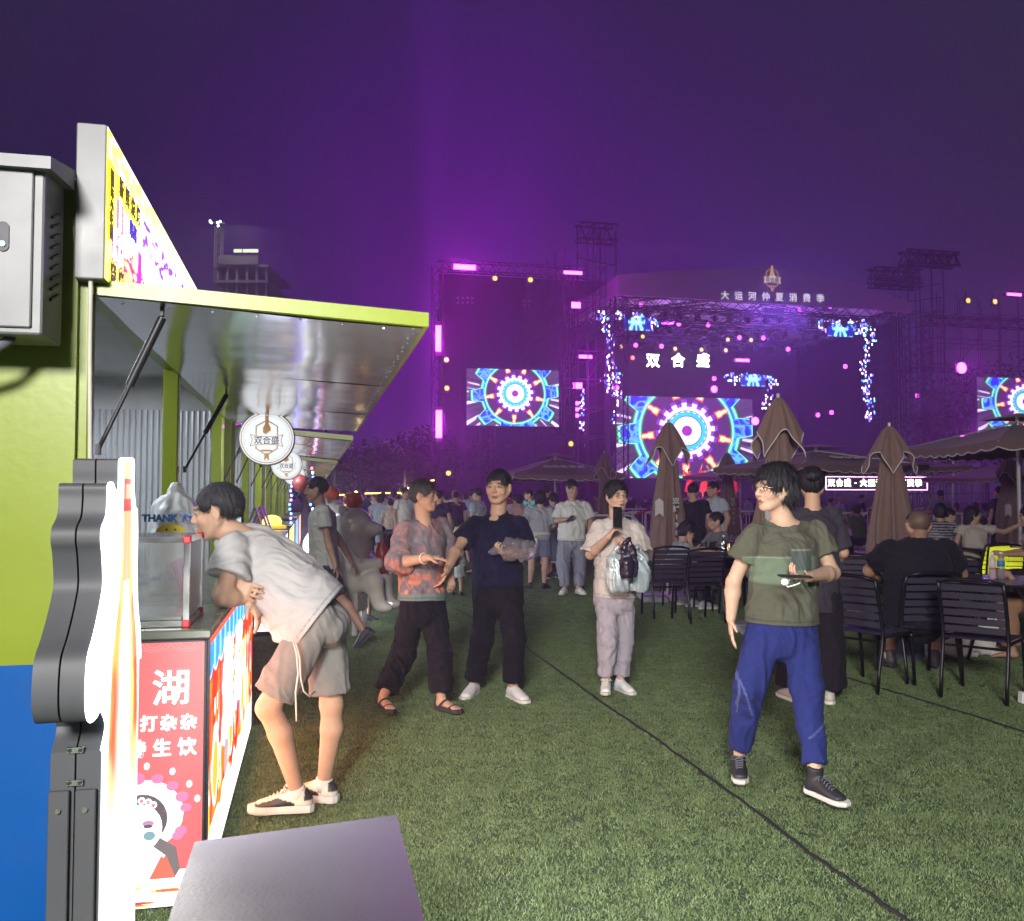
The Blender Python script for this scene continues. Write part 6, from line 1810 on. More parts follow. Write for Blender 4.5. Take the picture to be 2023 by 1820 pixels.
for i, (u, Y, h, w, lab) in enumerate(TR_):
    p = W(u, 985, Y); tree(lab, (p.x, p.y, 0), h, w, 20 + i)
# fairy light line
r = thing('fairy_light_line', 'yellow glowing light line strung behind the crowd on the left', 'string lights', (0, 0, 0))
P = [W(u, v, 30) for u, v in ((618, 982), (660, 979), (720, 975), (790, 974), (802, 973), (815, 962), (836, 951), (858, 949))]
mb = MB(); mb.tube(P, .018, 6); mb.build('light_rope', emit('warm_rope', (1.0, .62, .10), 7), r)
for (u, v) in ((703, 976), (797, 974), (808, 968)):
    p = W(u, v, 29.9); mb = MB(); mb.lathe([(.001, -.09), (.07, -.05), (.08, .02), (.03, .08), (.001, .09)], c=p, n=12); mb.build('bulb', emit('warm_bulb', (1, .75, .25), 20), r)
    lamp('bulb_light', 'POINT', p + Vector((0, -.1, .1)), 30, (1, .65, .2), .1, parent=r)
for u in (660, 800): mb = MB(); p = W(u, 980, 30.1); mb.cyl((p.x, p.y, 0), (p.x, p.y, 2.4), .04, n=6); mb.build('pole', DARKM, r)

# ------------------------------------------------------------------ unfinished tower and crane far behind
conc = mat('raw_concrete', (.42, .38, .42), rough=.9, var=.2, scale=.3)
r = thing('unfinished_tower', 'unfinished concrete tower block with bare floors and lit top storey', 'building')
Yb = 190
a, b = W(417, 985, Yb), W(540, 985, Yb + 6); top = W(440, 492, Yb).z
mb = MB(); mb.box(((a.x + b.x) / 2 + .5, Yb + 14, top / 2 - 5), (8, 8, top - 10)); mb.build('core', conc, r)
for i in range(13):
    z = top - 3.6 - i * 3.3
    mb = MB(); mb.box(((a.x + b.x) / 2, Yb + 10, z), (b.x - a.x, 20, .55)); mb.build('floor_slab', conc, r)
    for k in range(6):
        mb = MB(); mb.box((a.x + .5 + (b.x - a.x - 1) * k / 5, Yb + .6, z - 1.65), (.5, .5, 3.0)); mb.build('column', conc, r)
mb = MB(); mb.box(((a.x + b.x) / 2 - .6, Yb, top - 2.4), (b.x - a.x - 3, .4, 2.0)); mb.build('parapet_screen', mat('pale_formwork', (.2, .19, .19), rough=.8, emis=(.5, .42, .55), es=.02), r)  # faint glow set into the formwork, which is no lamp
for (u0, u1) in ((462, 478), (480, 510)):
    p, q = W(u0, 491, Yb - .5), W(u1, 495, Yb - .5); mb = MB(); mb.box(((p.x + q.x) / 2, Yb - .5, p.z - .5), (q.x - p.x, .1, .7)); mb.build('lit_opening', emit('work_light', (.85, 1, .6), 2.0), r)
lamp('work_light', 'AREA', ((a.x + b.x) / 2, Yb - 3, top + 4), 1500, (.85, .8, .95), 10, aim=((a.x + b.x) / 2, Yb + 2, top - 14), parent=r, sy=2)
r = thing('tower_crane', 'thin crane mast with small white lights above the unfinished tower', 'crane')
p = W(432, 487, Yb + 5); mb = MB(); truss(mb, (p.x, Yb + 5, p.z - 8), (p.x, Yb + 5, W(432, 436, Yb).z), 1.4, 12, .12, .07); mb.build('mast', mat('crane_steel', (.4, .35, .3), rough=.6), r)
for (u, v) in ((415, 437), (417, 440), (430, 440), (435, 438), (431, 446)):
    q = W(u, v, Yb + 4); mb = MB(); mb.lathe([(.001, -.3), (.22, -.15), (.22, .15), (.001, .3)], c=q, n=8); mb.build('lamp', emit('crane_lamp', (.9, .95, 1), 12), r)
mb = MB(); q = W(415, 439, Yb + 5); q2 = W(445, 441, Yb + 5); mb.cyl(q, q2, .12, n=5); mb.build('jib', mat('crane_steel', (.4, .35, .3), rough=.6), r)
q, q2 = W(548, 500, 230), W(660, 985, 230)
# ------------------------------------------------------------------ parasols
BROWN = mat('brown_canvas', (.20, .125, .105), rough=.85, var=.12, scale=5, bump=.35, bscale=140, sheen=.1)
PIPE = mat('white_piping', (.62, .58, .58), rough=.7)
POLE = mat('pale_pole', (.45, .43, .40), rough=.4, metal=.3)
STONE = mat('grey_concrete_base', (.34, .33, .35), rough=.8, var=.15, bump=.3, bscale=40)
PRINT = mat('pale_canvas_print', (.50, .47, .46), rough=.8)
def folded_parasol(label, u, v_top, Y, ztop, scale=1.0, print_=True, seed=0, lean=0.0, base=True, rot=0.0):
    p = W(u, v_top, Y); zt = p.z; r = thing('folded_parasol', label, 'parasol', (p.x, p.y, 0), rot, 'folded brown parasols')
    zb = .55 if zt > 2.2 else .5; H = zt - zb; rg = np.random.default_rng(seed)
    ph = rg.random() * 6
    def fn(a, t):
        th = a * 2 * PI; z = zb + H * (1 - t)
        rad = (.03 + .205 * t ** .75) * scale if t < .97 else .20 * scale
        fold = .30 * math.cos(8 * th + ph + 1.2 * math.sin(3 * t)) + .13 * math.cos(16 * th + 2 + t * 3) + .12 * math.sin(3 * th + t * 5 + ph)
        rr = rad * (1 + fold * min(1, .35 + t))
        hem = .05 * math.cos(8 * th + ph) * (1 if t > .9 else 0) * (t - .9) * 10
        return Vector((rr * math.cos(th) + lean * (1 - t), rr * math.sin(th), z + hem))
    mb = MB(); mb.grid(fn, 96, 34, closed_u=True); mb.build('canopy', BROWN, r, smooth=True)
    def fn2(a, t):          # the short top vent hanging over the folds
        th = a * 2 * PI; q = abs(math.sin(2 * th + ph))
        L = (.36 + .30 * (1 - q)) * H / 2.0
        rad = (.035 + .225 * t ** .8 * (1 + .16 * math.cos(4 * th + ph * 2))) * scale
        rr = rad * (1 + .12 * math.cos(9 * th + ph))
        return Vector((rr * math.cos(th) + lean, rr * math.sin(th), zt + .02 - t * L))
    mb = MB(); mb.grid(fn2, 72, 12, closed_u=True); mb.build('top_vent', BROWN, r, smooth=True)
    mb = MB(); mb.tube([fn2(i / 72, 1.0) for i in range(72)], .007, 5, closed=True); mb.build('piping', PIPE, r, smooth=True)
    mb = MB(); mb.tube([fn(i / 96, 1.0) for i in range(96)], .006, 5, closed=True); mb.build('piping', PIPE, r, smooth=True)
    mb = MB(); mb.cyl((lean, 0, zt - .05), (lean, 0, zt + .07), .022, n=10); mb.cyl((0, 0, .04), (0, 0, zb + .3), .028, n=12); mb.build('pole', POLE, r)
    if base:
        bs = thing('dummy', '', '') if False else None
        mb = MB()
        mb.box((0, 0, .05), (.86, .10, .06), bev=.01); mb.box((0, 0, .05), (.10, .86, .06), bev=.01); mb.build('cross_foot', POLE, r)
        for sx in (-1, 1):
            for sy in (-1, 1): mb = MB(); mb.box((sx * .25, sy * .25, .045), (.36, .36, .08), bev=.012); mb.build('weight_slab', STONE, r)
    if print_:
        for i, ch in enumerate('双好1915'):
            z = zt - H * .56 - i * .115; q = fn(.75 + .02, (zt - z) / H)
            text('lettering', ch, .10, PRINT, (q.x + .03, q.y - .075, z), (1, 0, 0), (0, .06, 1), r, .05, .002)
        q = fn(.66, .62)
        mb = MB(); mb.prism([(-.06, 0, .12), (0, 0, .17), (.06, 0, .12), (.06, 0, -.10), (0, 0, -.05), (-.06, 0, -.10)], (q.x - .05, q.y - .05, q.z), (q.x - .05, q.y - .085, q.z)); mb.build('printed_badge', PRINT, r)
    return r
folded_parasol('folded brown parasol with white lettering in front of the main screen', 1318, 838, 13.6, 0, 1.06, True, 1, lean=.02)
folded_parasol('tallest folded brown parasol, right behind the green t-shirt woman', 1529, 790, 10.2, 0, 1.0, True, 2, lean=.05)
folded_parasol('folded brown parasol behind the seated man in black', 1757, 846, 11.6, 0, 1.05, False, 3)
folded_parasol('small folded parasol left of the phone woman, by the main screen edge', 1194, 897, 24, 0, 1.0, False, 4)
folded_parasol('small folded parasol with a lettering strip before the dancers', 1437, 897, 23, 0, 1.0, True, 5)
folded_parasol('small folded parasol far right with white lettering', 1992, 905, 19, 0, 1.0, True, 6)
def open_parasol(label, u, v_apex, v_eave, Y, half, tiers=2, rot=0.0, txt=None, drop=.15):
    pa = W(u, v_apex, Y); ze = W(u, v_eave, Y).z; za = pa.z
    r = thing('open_parasol', label, 'parasol', (pa.x, pa.y, 0), rot, 'open brown parasols')
    def edge(a, rad):       # square plan
        th = a * 2 * PI + PI / 4; c, s = math.cos(th), math.sin(th); m = max(abs(c), abs(s)); return Vector((rad * c / m, rad * s / m, 0))
    zt = za - (za - ze) * (.22 if tiers == 2 else 0)
    for k in range(4):
        mb = MB(); c = [edge((k + j) / 4, half) for j in (0, 1)]
        nu = 12
        def fn(a, t):
            q = edge((k + a) / 4, half * t); sag = .05 * math.sin(PI * t) * half / 2 + .07 * math.sin(PI * a) * t
            return Vector((q.x, q.y, zt - (zt - ze) * t ** 1.02 - sag * .9))
        mb.grid(lambda a, t: fn(a, .12 + .88 * t if tiers == 2 else max(t, .001)), nu, 8)
        mb.build('canopy_panel', BROWN, r, smooth=True)
        mb = MB(); n = 48; pts = []
        for i in range(n + 1):
            a = i / n; q = fn(a, 1.0); sc = drop * (.72 + .28 * abs(math.sin(a * PI * 9)))
            pts.append(q); pts.append(Vector((q.x, q.y, q.z - sc)))
        mb.add(pts, [(2 * i, 2 * i + 2, 2 * i + 3, 2 * i + 1) for i in range(n)]); mb.build('valance', BROWN, r)
        mb = MB(); mb.tube([pts[2 * i + 1] for i in range(n + 1)], .012, 4); mb.build('piping', PIPE, r)
        if tiers == 2:
            mb = MB()
            mb.grid(lambda a, t: Vector((edge((k + a) / 4, half * .30 * t).x, edge((k + a) / 4, half * .30 * t).y, za - (za - zt + .0) * t * .95 + .05)), 6, 4); mb.build('vent_panel', BROWN, r)
    mb = MB(); mb.cyl((0, 0, 0), (0, 0, za), .035, n=10); mb.build('pole', POLE, r)
    mb = MB()
    for k in range(4):
        q = edge(k / 4, half); mb.cyl((0, 0, za - .1), (q.x, q.y, ze - .02), .012, n=5)
    mb.build('rib', POLE, r)
    mb = MB(); mb.box((0, 0, .05), (.8, .8, .1), bev=.02); mb.build('base', STONE, r)
    if txt:
        d = Vector((0, -half * .62, 0)); z = zt - (zt - ze) * .60
        sl = Vector((0, half, -(ze - zt))).normalized(); sl = Vector((0, half, (zt - ze))).normalized()
        text('lettering', txt, .22, PRINT, (0, -half * .60, z + .02), (1, 0, 0), tuple(sl), r, .03, .003, 1.2)
    return r
open_parasol('open two tier parasol behind the navy polo man, edged with magenta light', 1097, 898, 938, 26, 1.55, 2, ROW, '北京双合盛')
open_parasol('wide open brown parasol right behind the green t-shirt woman', 1612, 882, 921, 20, 1.6, 2, R(20), '双合盛')
open_parasol('open brown parasol beyond the folded one behind the seated man', 1775, 905, 922, 27, 1.4, 1, R(10), None)
open_parasol('open brown parasol cut off by the right edge of the picture', 2010, 822, 880, 15.2, 1.35, 2, R(8), '双合盛')
open_parasol('distant purple lit open parasol beside the dancers', 1462, 918, 940, 34, 1.5, 1, R(30), None)
open_parasol('distant purple lit open parasol at the far right', 1985, 915, 943, 30, 1.8, 1, R(30), None)

# ------------------------------------------------------------------ chairs and tables
FR = mat('black_tube', (.016, .016, .020), rough=.32, metal=.5)
SL = mat('dark_slat', (.026, .024, .040), spec=.25, rough=.6, var=.15, stretch=(1, 12, 12), scale=8)
YS_ = mat('yellow_slat_painted_glow', (.60, .62, .02), rough=.4, emis=(.75, .8, .02), es=.55)  # emission stands in for the yellow light on the slats
slat_me = {}
def slat_mesh(m, w, hgt, d):
    k = (m.name, w, hgt, d)
    if k not in slat_me: mb = MB(); mb.box((0, 0, 0), (w, d, hgt), bev=.004); slat_me[k] = mb.mesh('slat', m)
    return slat_me[k]
def make_chair(label, slat=SL, grp='slatted black garden chairs'):
    r = thing('garden_chair', label, 'chair', (0, 0, 0), 0, grp)     # faces +y, back at -y
    for sx in (-1, 1):
        x = sx * .225
        mb = MB(); mb.tube([(x, -.30, 0), (x, -.275, .16), (x, -.225, .36), (x, -.21, .46), (x, -.235, .62), (x, -.285, .80), (x * .99, -.315, .885)], .0145, 8); mb.build('rear_leg', FR, r, smooth=True)
        mb = MB(); mb.tube([(x, .25, 0), (x, .235, .2), (x, .21, .40), (x, .20, .43)], .0145, 8); mb.build('front_leg', FR, r, smooth=True)
        mb = MB(); mb.tube([(x, -.215, .43), (x, .20, .43)], .013, 8); mb.build('side_rail', FR, r, smooth=True)
    mb = MB(); mb.tube([(-.222, -.312, .875), (-.12, -.335, .897), (0, -.343, .903), (.12, -.335, .897), (.222, -.312, .875)], .0145, 8); mb.build('top_rail', FR, r, smooth=True)
    mb = MB(); mb.tube([(-.225, -.2, .39), (.225, -.2, .39)], .011, 6); mb.build('stretcher', FR, r)
    for i in range(6):
        z = .52 + i * .063; y = np.interp(z, [.46, .62, .80, .90], [-.21, -.235, -.285, -.32])
        meshobj('back_slat', slat_mesh(slat, .425, .050, .010), r, (0, y - .0, z), (R(-12), 0, 0))
    for i in range(7):
        meshobj('seat_slat', slat_mesh(slat, .43, .012, .050), r, (0, -.175 + i * .062, .448), None)
    return r
ch0 = make_chair('empty slatted chair with its back to us, left of the pair by the folded parasol')
first = True
CH = [((1313, 1213), 11.7, R(8), 'empty slatted chair with its back to us, left of the pair by the folded parasol', SL), ((1378, 1220), 11.25, R(14), 'empty slatted chair, right of the pair by the folded parasol', SL),
      ((1722, 1345), 7.38, R(-52), 'large empty slatted chair between the green t-shirt woman and the seated man', SL), ((1945, 1362), 7.0, R(-42), 'large empty slatted chair right of the seated man in black', SL),
      ((1812, 1325), 7.72, R(2), 'slatted chair the heavily built man in black sits on', SL), ((1688, 1245), 9.9, R(-20), 'dark empty chair behind the arm of the seated man', SL), ((1888, 1275), 9.2, R(150), 'dark slatted chair on the far side of the round table', SL),
      ((1440, 1205), 12.4, R(170), 'chair under the seated man in the striped shirt', SL), ((1352, 1195), 12.9, R(150), 'chair under the bent over man at the far table', SL), ((2010, 1290), 8.9, R(60), 'dark chair at the right edge beside the table with bottles', SL)]
for (uv, Y, rz, lab, m) in CH:
    o = ch0 if first else copy_tree(ch0); first = False
    p = G(*uv) if False else W(uv[0], 985 + 2700 / Y, Y); o.location = (p.x, p.y, 0); o.rotation_euler = (0, 0, rz); o['label'] = lab
ych = make_chair('yellow chair back with painted glow in front of the white barrier, left one', YS_, 'pair of yellow chairs with painted glow')
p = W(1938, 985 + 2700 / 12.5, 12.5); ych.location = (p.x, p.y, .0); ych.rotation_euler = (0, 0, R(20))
o = copy_tree(ych); p = W(1974, 985 + 2700 / 12.2, 12.2); o.location = (p.x, p.y, 0); o.rotation_euler = (0, 0, R(-8)); o['label'] = 'yellow chair back with painted glow in front of the white barrier, right one'
def table(label, u, Y, rad, rnd=True, rot=0.0, top=SL, h=.74):
    p = W(u, 985, Y); r = thing('slatted_table', label, 'table', (p.x, p.y, 0), rot)
    n = int(rad * 2 / .085)
    for i in range(n):
        y = -rad + (i + .5) * 2 * rad / n; hw = math.sqrt(max(rad * rad - y * y, .01)) - .015 if rnd else rad
        meshobj('slat', slat_mesh(top, round(hw * 2, 3), .018, round(2 * rad / n - .010, 3)), r, (0, y, h))
    mb = MB()
    if rnd: mb.tube([(rad * math.cos(2 * PI * i / 40), rad * math.sin(2 * PI * i / 40), h - .004) for i in range(40)], .016, 6, closed=True)
    else:
        for s in (-1, 1): mb.box((0, s * rad, h - .01), (rad * 2, .03, .04)); mb.box((s * rad, 0, h - .01), (.03, rad * 2 - .04, .04))
    mb.build('rim', FR, r)
    for k in range(4):
        a = PI / 4 + k * PI / 2; mb = MB(); mb.tube([(rad * .62 * math.cos(a), rad * .62 * math.sin(a), h - .02), (rad * .55 * math.cos(a), rad * .55 * math.sin(a), .3), (rad * .68 * math.cos(a), rad * .68 * math.sin(a), 0)], .014, 7); mb.build('leg', FR, r, smooth=True)
    return r
GL = mat('gloss_slat', (.045, .040, .060), rough=.16, var=.15, spec=.8)
t2 = table('round slatted table with two bottles, reflecting violet light', 2002, 8.45, .62, True, R(35), GL)
table('slatted table with drinks beside the two empty chairs', 1436, 12.2, .50, True, R(12), GL)
table('pale topped table behind the bottles, lit turquoise and violet', 1972, 13.8, .42, False, R(5), mat('pale_slat', (.30, .32, .40), rough=.25))
# drinks
CLP = mat('clear_bottle', (.85, .88, .95), rough=.06, trans=.75, alpha=.5, var=.02, ior=1.3)
def bottle(label, u, v, Y, h, m, capm, lab_m=None, liquid=None, slim=1.0):
    p = W(u, v, Y); r = thing('bottle', label, 'bottle', (p.x, p.y, .751))
    R_ = .033 * slim
    mb = MB(); mb.lathe([(R_ * .85, 0), (R_, .008), (R_, h * .30), (R_ * .88, h * .38), (R_, h * .46), (R_, h * .66), (R_ * .75, h * .78), (R_ * .36, h * .88), (R_ * .36, h * .94)], n=20); mb.build('body', m, r, smooth='auto')
    mb = MB(); mb.lathe([(R_ * .46, h * .93), (R_ * .48, h * .95), (R_ * .46, h)], n=14); mb.build('cap', capm, r)
    if lab_m: mb = MB(); mb.lathe([(R_ * 1.02, h * .46), (R_ * 1.02, h * .66)], n=20); mb.build('paper_band', lab_m, r, smooth=True)
    if liquid: mb = MB(); mb.lathe([(R_ * .8, .004), (R_ * .93, .01), (R_ * .93, h * .44)], n=18); mb.build('drink', liquid, r)
    return r
capw = mat('white_cap', (.75, .72, .75), rough=.4); lbm = mat('blue_band', (.05, .20, .55), rough=.4); tea = mat('tea_drink', (.42, .17, .05), rough=.25)
bottle('half full bottle of amber tea on the round table', 1961, 1140, 8.55, .245, mat('lilac_bottle', (.65, .50, .65), rough=.15, alpha=.6), capw, None, tea)
bottle('clear water bottle with a blue band on the round table', 1978, 1140, 8.55, .25, CLP, capw, lbm)
bottle('silver drinks flask on the far table', 1430, 1095, 12.2, .26, mat('steel_flask', (.6, .6, .62), rough=.2, metal=1), capw, slim=1.2)
p = W(1441, 1095, 12.0); mb = MB(); mb.lathe([(.03, 0), (.033, .006), (.033, .15), (.028, .165)], n=18); o = mb.build('drink_can', mat('gold_can', (.6, .45, .18), rough=.25, metal=1), smooth='auto', loc=(p.x, p.y, .751)); tag(o, 'gold and silver drink can beside the silver flask', 'can')
# bin under the round table, dog, small items
p = G(1797, 1305); r = thing('waste_bin', 'dark blue grey bin standing under the round table beside the seated man', 'bin', (p.x, p.y + .1, 0), R(15))
mb = MB(); mb.lathe([(.15, 0), (.16, .02), (.18, .52), (.185, .54)], n=20); mb.build('drum', mat('bin_paint', (.10, .11, .16), rough=.5), r, smooth='auto')
mb = MB(); mb.box((.10, -.175, .28), (.035, .012, .50)); mb.build('pale_strip', mat('strip_paint', (.32, .38, .45), rough=.4), r)
mb = MB(); mb.box((0, 0, .04), (.26, .05, .08), rot=Matrix.Rotation(.1, 3, 'Y')); o = mb.build('white_box', mat('white_card', (.7, .7, .7)), loc=G(2034, 1392) + Vector((.06, 0, 0))); tag(o, 'small white carton on the turf at the right edge', 'carton')
def dog():
    p = G(1905, 1298); b = Vector((p.x, p.y + .05, 0)); r = thing('dog', 'white fluffy dog lying on the turf under the round table', 'dog', b)
    g = SDF((-.5, -.25, -.02), (.5, .25, .42), .012)
    g.cone((-.10, 0, .14), (.16, 0, .15), .115, .12, .04); g.ell((.18, .0, .13), (.13, .10, .12), None, .05)
    g.cone((.16, 0, .18), (.26, -.04, .26), .085, .07, .04); g.ell((.30, -.06, .30), (.075, .065, .068), None, .03); g.cone((.33, -.08, .285), (.385, -.10, .27), .038, .028, .02)
    for s in (-1, 1): g.cone((.28, -.06 + s * .055, .345), (.26, -.06 + s * .075, .385), .024, .010, .015)
    for s in (-1, 1):
        g.cone((.20, s * .08, .10), (.26, s * .09, .035), .045, .034, .03); g.cone((.26, s * .09, .035), (.40, s * .08, .03), .034, .030, .02)
        g.ell((-.10, s * .09, .09), (.12, .06, .09), None, .03); g.cone((-.08, s * .12, .04), (.06, s * .13, .03), .035, .028, .02)
    g.cone((-.20, 0, .12), (-.36, .03, .06), .045, .05, .03); g.cone((-.36, .03, .06), (-.44, .0, .055), .05, .03, .02)
    co, fc = g.mesh(); N = vnormals(co, fc); n = fbm(co * np.array([18, 18, 30]), 3) - .5; co = co + N * (n * .045)[:, None]; co[:, 2] = np.maximum(co[:, 2], .002)
    link(bpy.data.objects.new('body', np_mesh('body', co, fc, mat('white_fur', (.60, .56, .52), rough=.9, var=.15, scale=30, bump=.8, bscale=160, sheen=.3))), r)
    for q in ((.405, -.108, .275, .012), (.345, -.115, .32, .008), (.335, -.02, .325, .008)):
        mb = MB(); mb.lathe([(.001, -q[3]), (q[3], 0), (.001, q[3])], c=q[:3], n=8); mb.build('nose' if q[3] > .01 else 'eye', EYE_D, r, smooth=True)
dog()

# ------------------------------------------------------------------ white tube barriers
WT = mat('white_tube', (.66, .64, .62), rough=.4, grime=.2); RT = mat('red_band', (.6, .05, .04), rough=.4)
def barrier(w, hgt, label, loc, rz):
    r = thing('crowd_barrier', label, 'barrier', loc, rz, 'white tube crowd barriers')
    mb = MB(); rad = .30; P = [(-w / 2, 0, .10)]
    P += [(-w / 2 + rad - rad * math.cos(a), 0, hgt - rad + rad * math.sin(a)) for a in np.linspace(0, PI / 2, 7)]
    P += [(w / 2 - rad + rad * math.sin(a), 0, hgt - rad + rad * math.cos(a)) for a in np.linspace(0, PI / 2, 7)] + [(w / 2, 0, .10)]
    mb.tube(P, .026, 8); mb.build('frame', WT, r, smooth=True)
    mb = MB(); mb.tube([(-w / 2, 0, .22), (w / 2, 0, .22)], .02, 6); mb.build('bottom_rail', WT, r)
    n = int(w / .42)
    for i in range(n): 
        x = -w / 2 + w * (i + 1) / (n + 1); mb = MB(); mb.cyl((x, 0, .22), (x, 0, hgt), .014, n=6); mb.build('upright', WT, r)
    for x in (-w * .2, w * .28): mb = MB(); mb.cyl((x - .12, 0, hgt), (x + .12, 0, hgt), .0275, n=8); mb.build('red_band', RT, r)
    for x in (-w / 2, w / 2): mb = MB(); mb.box((x, 0, .05), (.06, .5, .05)); mb.build('foot', WT, r)
    return r
bs = [(1170, 20.5, 1.6, R(10)), (1222, 24, 2.0, ROW), (1300, 26, 2.2, ROW), (1395, 26.5, 2.2, ROW), (1480, 27, 2.2, ROW), (1585, 24, 2.2, ROW), (1680, 24, 2.2, ROW), (1770, 25, 2.2, ROW), (1872, 23, 2.3, R(4)), (2010, 23, 2.3, R(4)), (1420, 34, 2.4, ROW), (1600, 34, 2.4, ROW), (1730, 36, 2.4, ROW), (1850, 36, 2.4, ROW), (1960, 36, 2.4, ROW), (1250, 33, 2.4, ROW)]
bl_ = ['white barrier just right of the walking man in the white t-shirt', 'white barrier behind the small folded parasol', 'white barrier left of the dancers, partly behind the folded parasol', 'white barrier below the dancers', 'white barrier between dancers and the green t-shirt woman', 'white barrier hidden behind the green t-shirt woman', 'white barrier right of the woman in green', 'white barrier behind the parasol of the seated man', 'white barrier with round corners above the heavily built man', 'rounded white barrier at the right edge']
proto_b = None
for i, (u, Y, w, rz) in enumerate(bs):
    p = W(u, 985, Y); lab = bl_[i] if i < 10 else ['far white barrier seen left of the lettered parasol', 'far white barrier behind the standing man in light grey', 'far white barrier left of the lettering board', 'far white barrier below the lettering board', 'far white barrier right of the lettering board', 'far white barrier under the large right parasol', 'far white barrier behind the phone woman'][i - 10]
    if proto_b is None: proto_b = barrier(2.2, 1.12, lab, (p.x, p.y, 0), rz); o = proto_b
    else: o = copy_tree(proto_b); o.location = (p.x, p.y, 0); o.rotation_euler = (0, 0, rz); o['label'] = lab
    if i >= 10: o['group'] = 'distant second row of barriers'
# slim post lamp on the right
p = W(1881, 985, 30); r = thing('post_lamp', 'slim post with a small white head under the right parasol', 'lamp post', (p.x, p.y, 0)); mb = MB(); mb.cyl((0, 0, 0), (.06, 0, 2.75), .035, n=8); mb.build('post', POLE, r); mb = MB(); mb.box((.06, 0, 2.82), (.24, .12, .1), bev=.02); mb.build('head', emit('lamp_head', (.95, .8, 1), 2.5), r)

# ------------------------------------------------------------------ white bear figures
def bear(label, u, Y, rz, s=1.0, full=True):
    p = W(u, 985, Y); r = thing('bear_statue', label, 'statue', (p.x, p.y, 0), rz)
    g = SDF((-.55, -.48, .22), (.62, .48, 1.52), .016)
    # faces +x; x forward, y sideways
    g.loft([(-.05, 0, .62), (-.08, 0, .85), (-.02, 0, 1.05), (.0, 0, 1.2)], [(0, 1, 0)] * 4, [.30, .32, .26, .20], [.28, .28, .24, .20], .05)
    g.ell((.0, 0, 1.27), (.23, .22, .20), None, .05); g.ell((.20, 0, 1.21), (.16, .11, .09), None, .05); g.ell((.30, 0, 1.20), (.07, .07, .055), None, .03)
    for q in (-1, 1):
        g.ell((-.08, q * .16, 1.43), (.06, .05, .07), None, .03)
        g.cone((-.02, q * .24, 1.0), (.12, q * .27, .80), .085, .075, .05); g.cone((.12, q * .27, .80), (.34, q * .13, .82), .075, .07, .05)
        g.cone((.0, q * .16, .62), (.30, q * .18, .62), .13, .12, .06); g.cone((.30, q * .18, .62), (.36, q * .17, .40), .11, .085, .05); g.ell((.42, q * .17, .33), (.11, .075, .06), None, .04)
    co, fc = g.mesh(); link(bpy.data.objects.new('body', np_mesh('body', co * s, fc, mat('glossy_white', (.66, .62, .55), rough=.10, var=.03, spec=.7, coat=.6))), r)
    for q in (-1, 1):
        mb = MB(); mb.lathe([(.001, -.02), (.02, 0), (.001, .02)], c=(.17 * s, q * .10 * s, 1.33 * s), n=10); mb.build('eye', EYE_D, r, smooth=True)
    mb = MB(); mb.lathe([(.001, -.035), (.035, 0), (.001, .035)], c=(.365 * s, 0, 1.215 * s), n=12); mb.build('nose', EYE_D, r, smooth=True)
    mb = MB(); mb.box((-.04 * s, 0, .44 * s), (.34 * s, .44 * s, .36 * s), bev=.02); mb.build('seat_block', mat('bench_white', (.5, .48, .45), rough=.4), r)
    for sx in (-1, 1):
        for sy in (-1, 1): mb = MB(); mb.cyl(((-.04 + sx * .13) * s, sy * .18 * s, 0), ((-.04 + sx * .13) * s, sy * .18 * s, .28 * s), .03, n=10); mb.build('leg', mat('bench_white', (.5, .48, .45), rough=.4), r)
    mb = MB(); c = (.36 * s, 0, 0); mb.lathe([(.075 * s, .72 * s), (.08 * s, .74 * s), (.08 * s, .94 * s), (.065 * s, 1.0 * s), (.032 * s, 1.06 * s), (.03 * s, 1.10 * s)], c=c, n=20); mb.build('held_bottle', mat('red_bottle', (.42, .05, .03), rough=.12, spec=.8), r, smooth='auto')
    mb = MB(); mb.lathe([(.036 * s, 1.09 * s), (.038 * s, 1.11 * s), (.036 * s, 1.17 * s)], c=c, n=14); mb.build('cap', BOXW, r)
    m = mat('red_apple', (.50, .08, .03), rough=.2, spec=.7)
    mb = MB(); mb.lathe([(.001, .02), (.06, .0), (.10, .04), (.115, .10), (.09, .16), (.04, .18), (.001, .165)], c=(0, 0, 1.45 * s), n=20); mb.build('apple', m, r, smooth=True)
    mb = MB(); mb.cyl((0, 0, 1.60 * s), (.02, .0, 1.66 * s), .008, n=6); mb.build('apple_stalk', bark_m, r)
    return r
bear('glossy white bear figure with an apple on its head hugging a red bottle', 697, 10.2, R(-8), .96)
bear('second white bear figure half hidden behind the first one', 655, 12.3, R(4), 1.02)
# ------------------------------------------------------------------ the people of the photograph
def JJ(Y, **k):
    out = {}
    for n, v in k.items():
        if isinstance(v, (int, float)): out[n] = v
        elif n[:2] in ('fa', 'to', 'ha', 'pn', 'up', 'fu'): out[n] = v
        elif isinstance(v, tuple) and len(v) == 3: out[n] = W(v[0], v[1], Y + v[2])
        elif isinstance(v, tuple): out[n] = W(v[0], v[1], Y)
        else: out[n] = v
    return out
def ground(J):
    """Rest the lower ankle on the turf."""
    return J
SK1, SK2, SK3 = (.52, .34, .24), (.46, .28, .19), (.38, .22, .145)

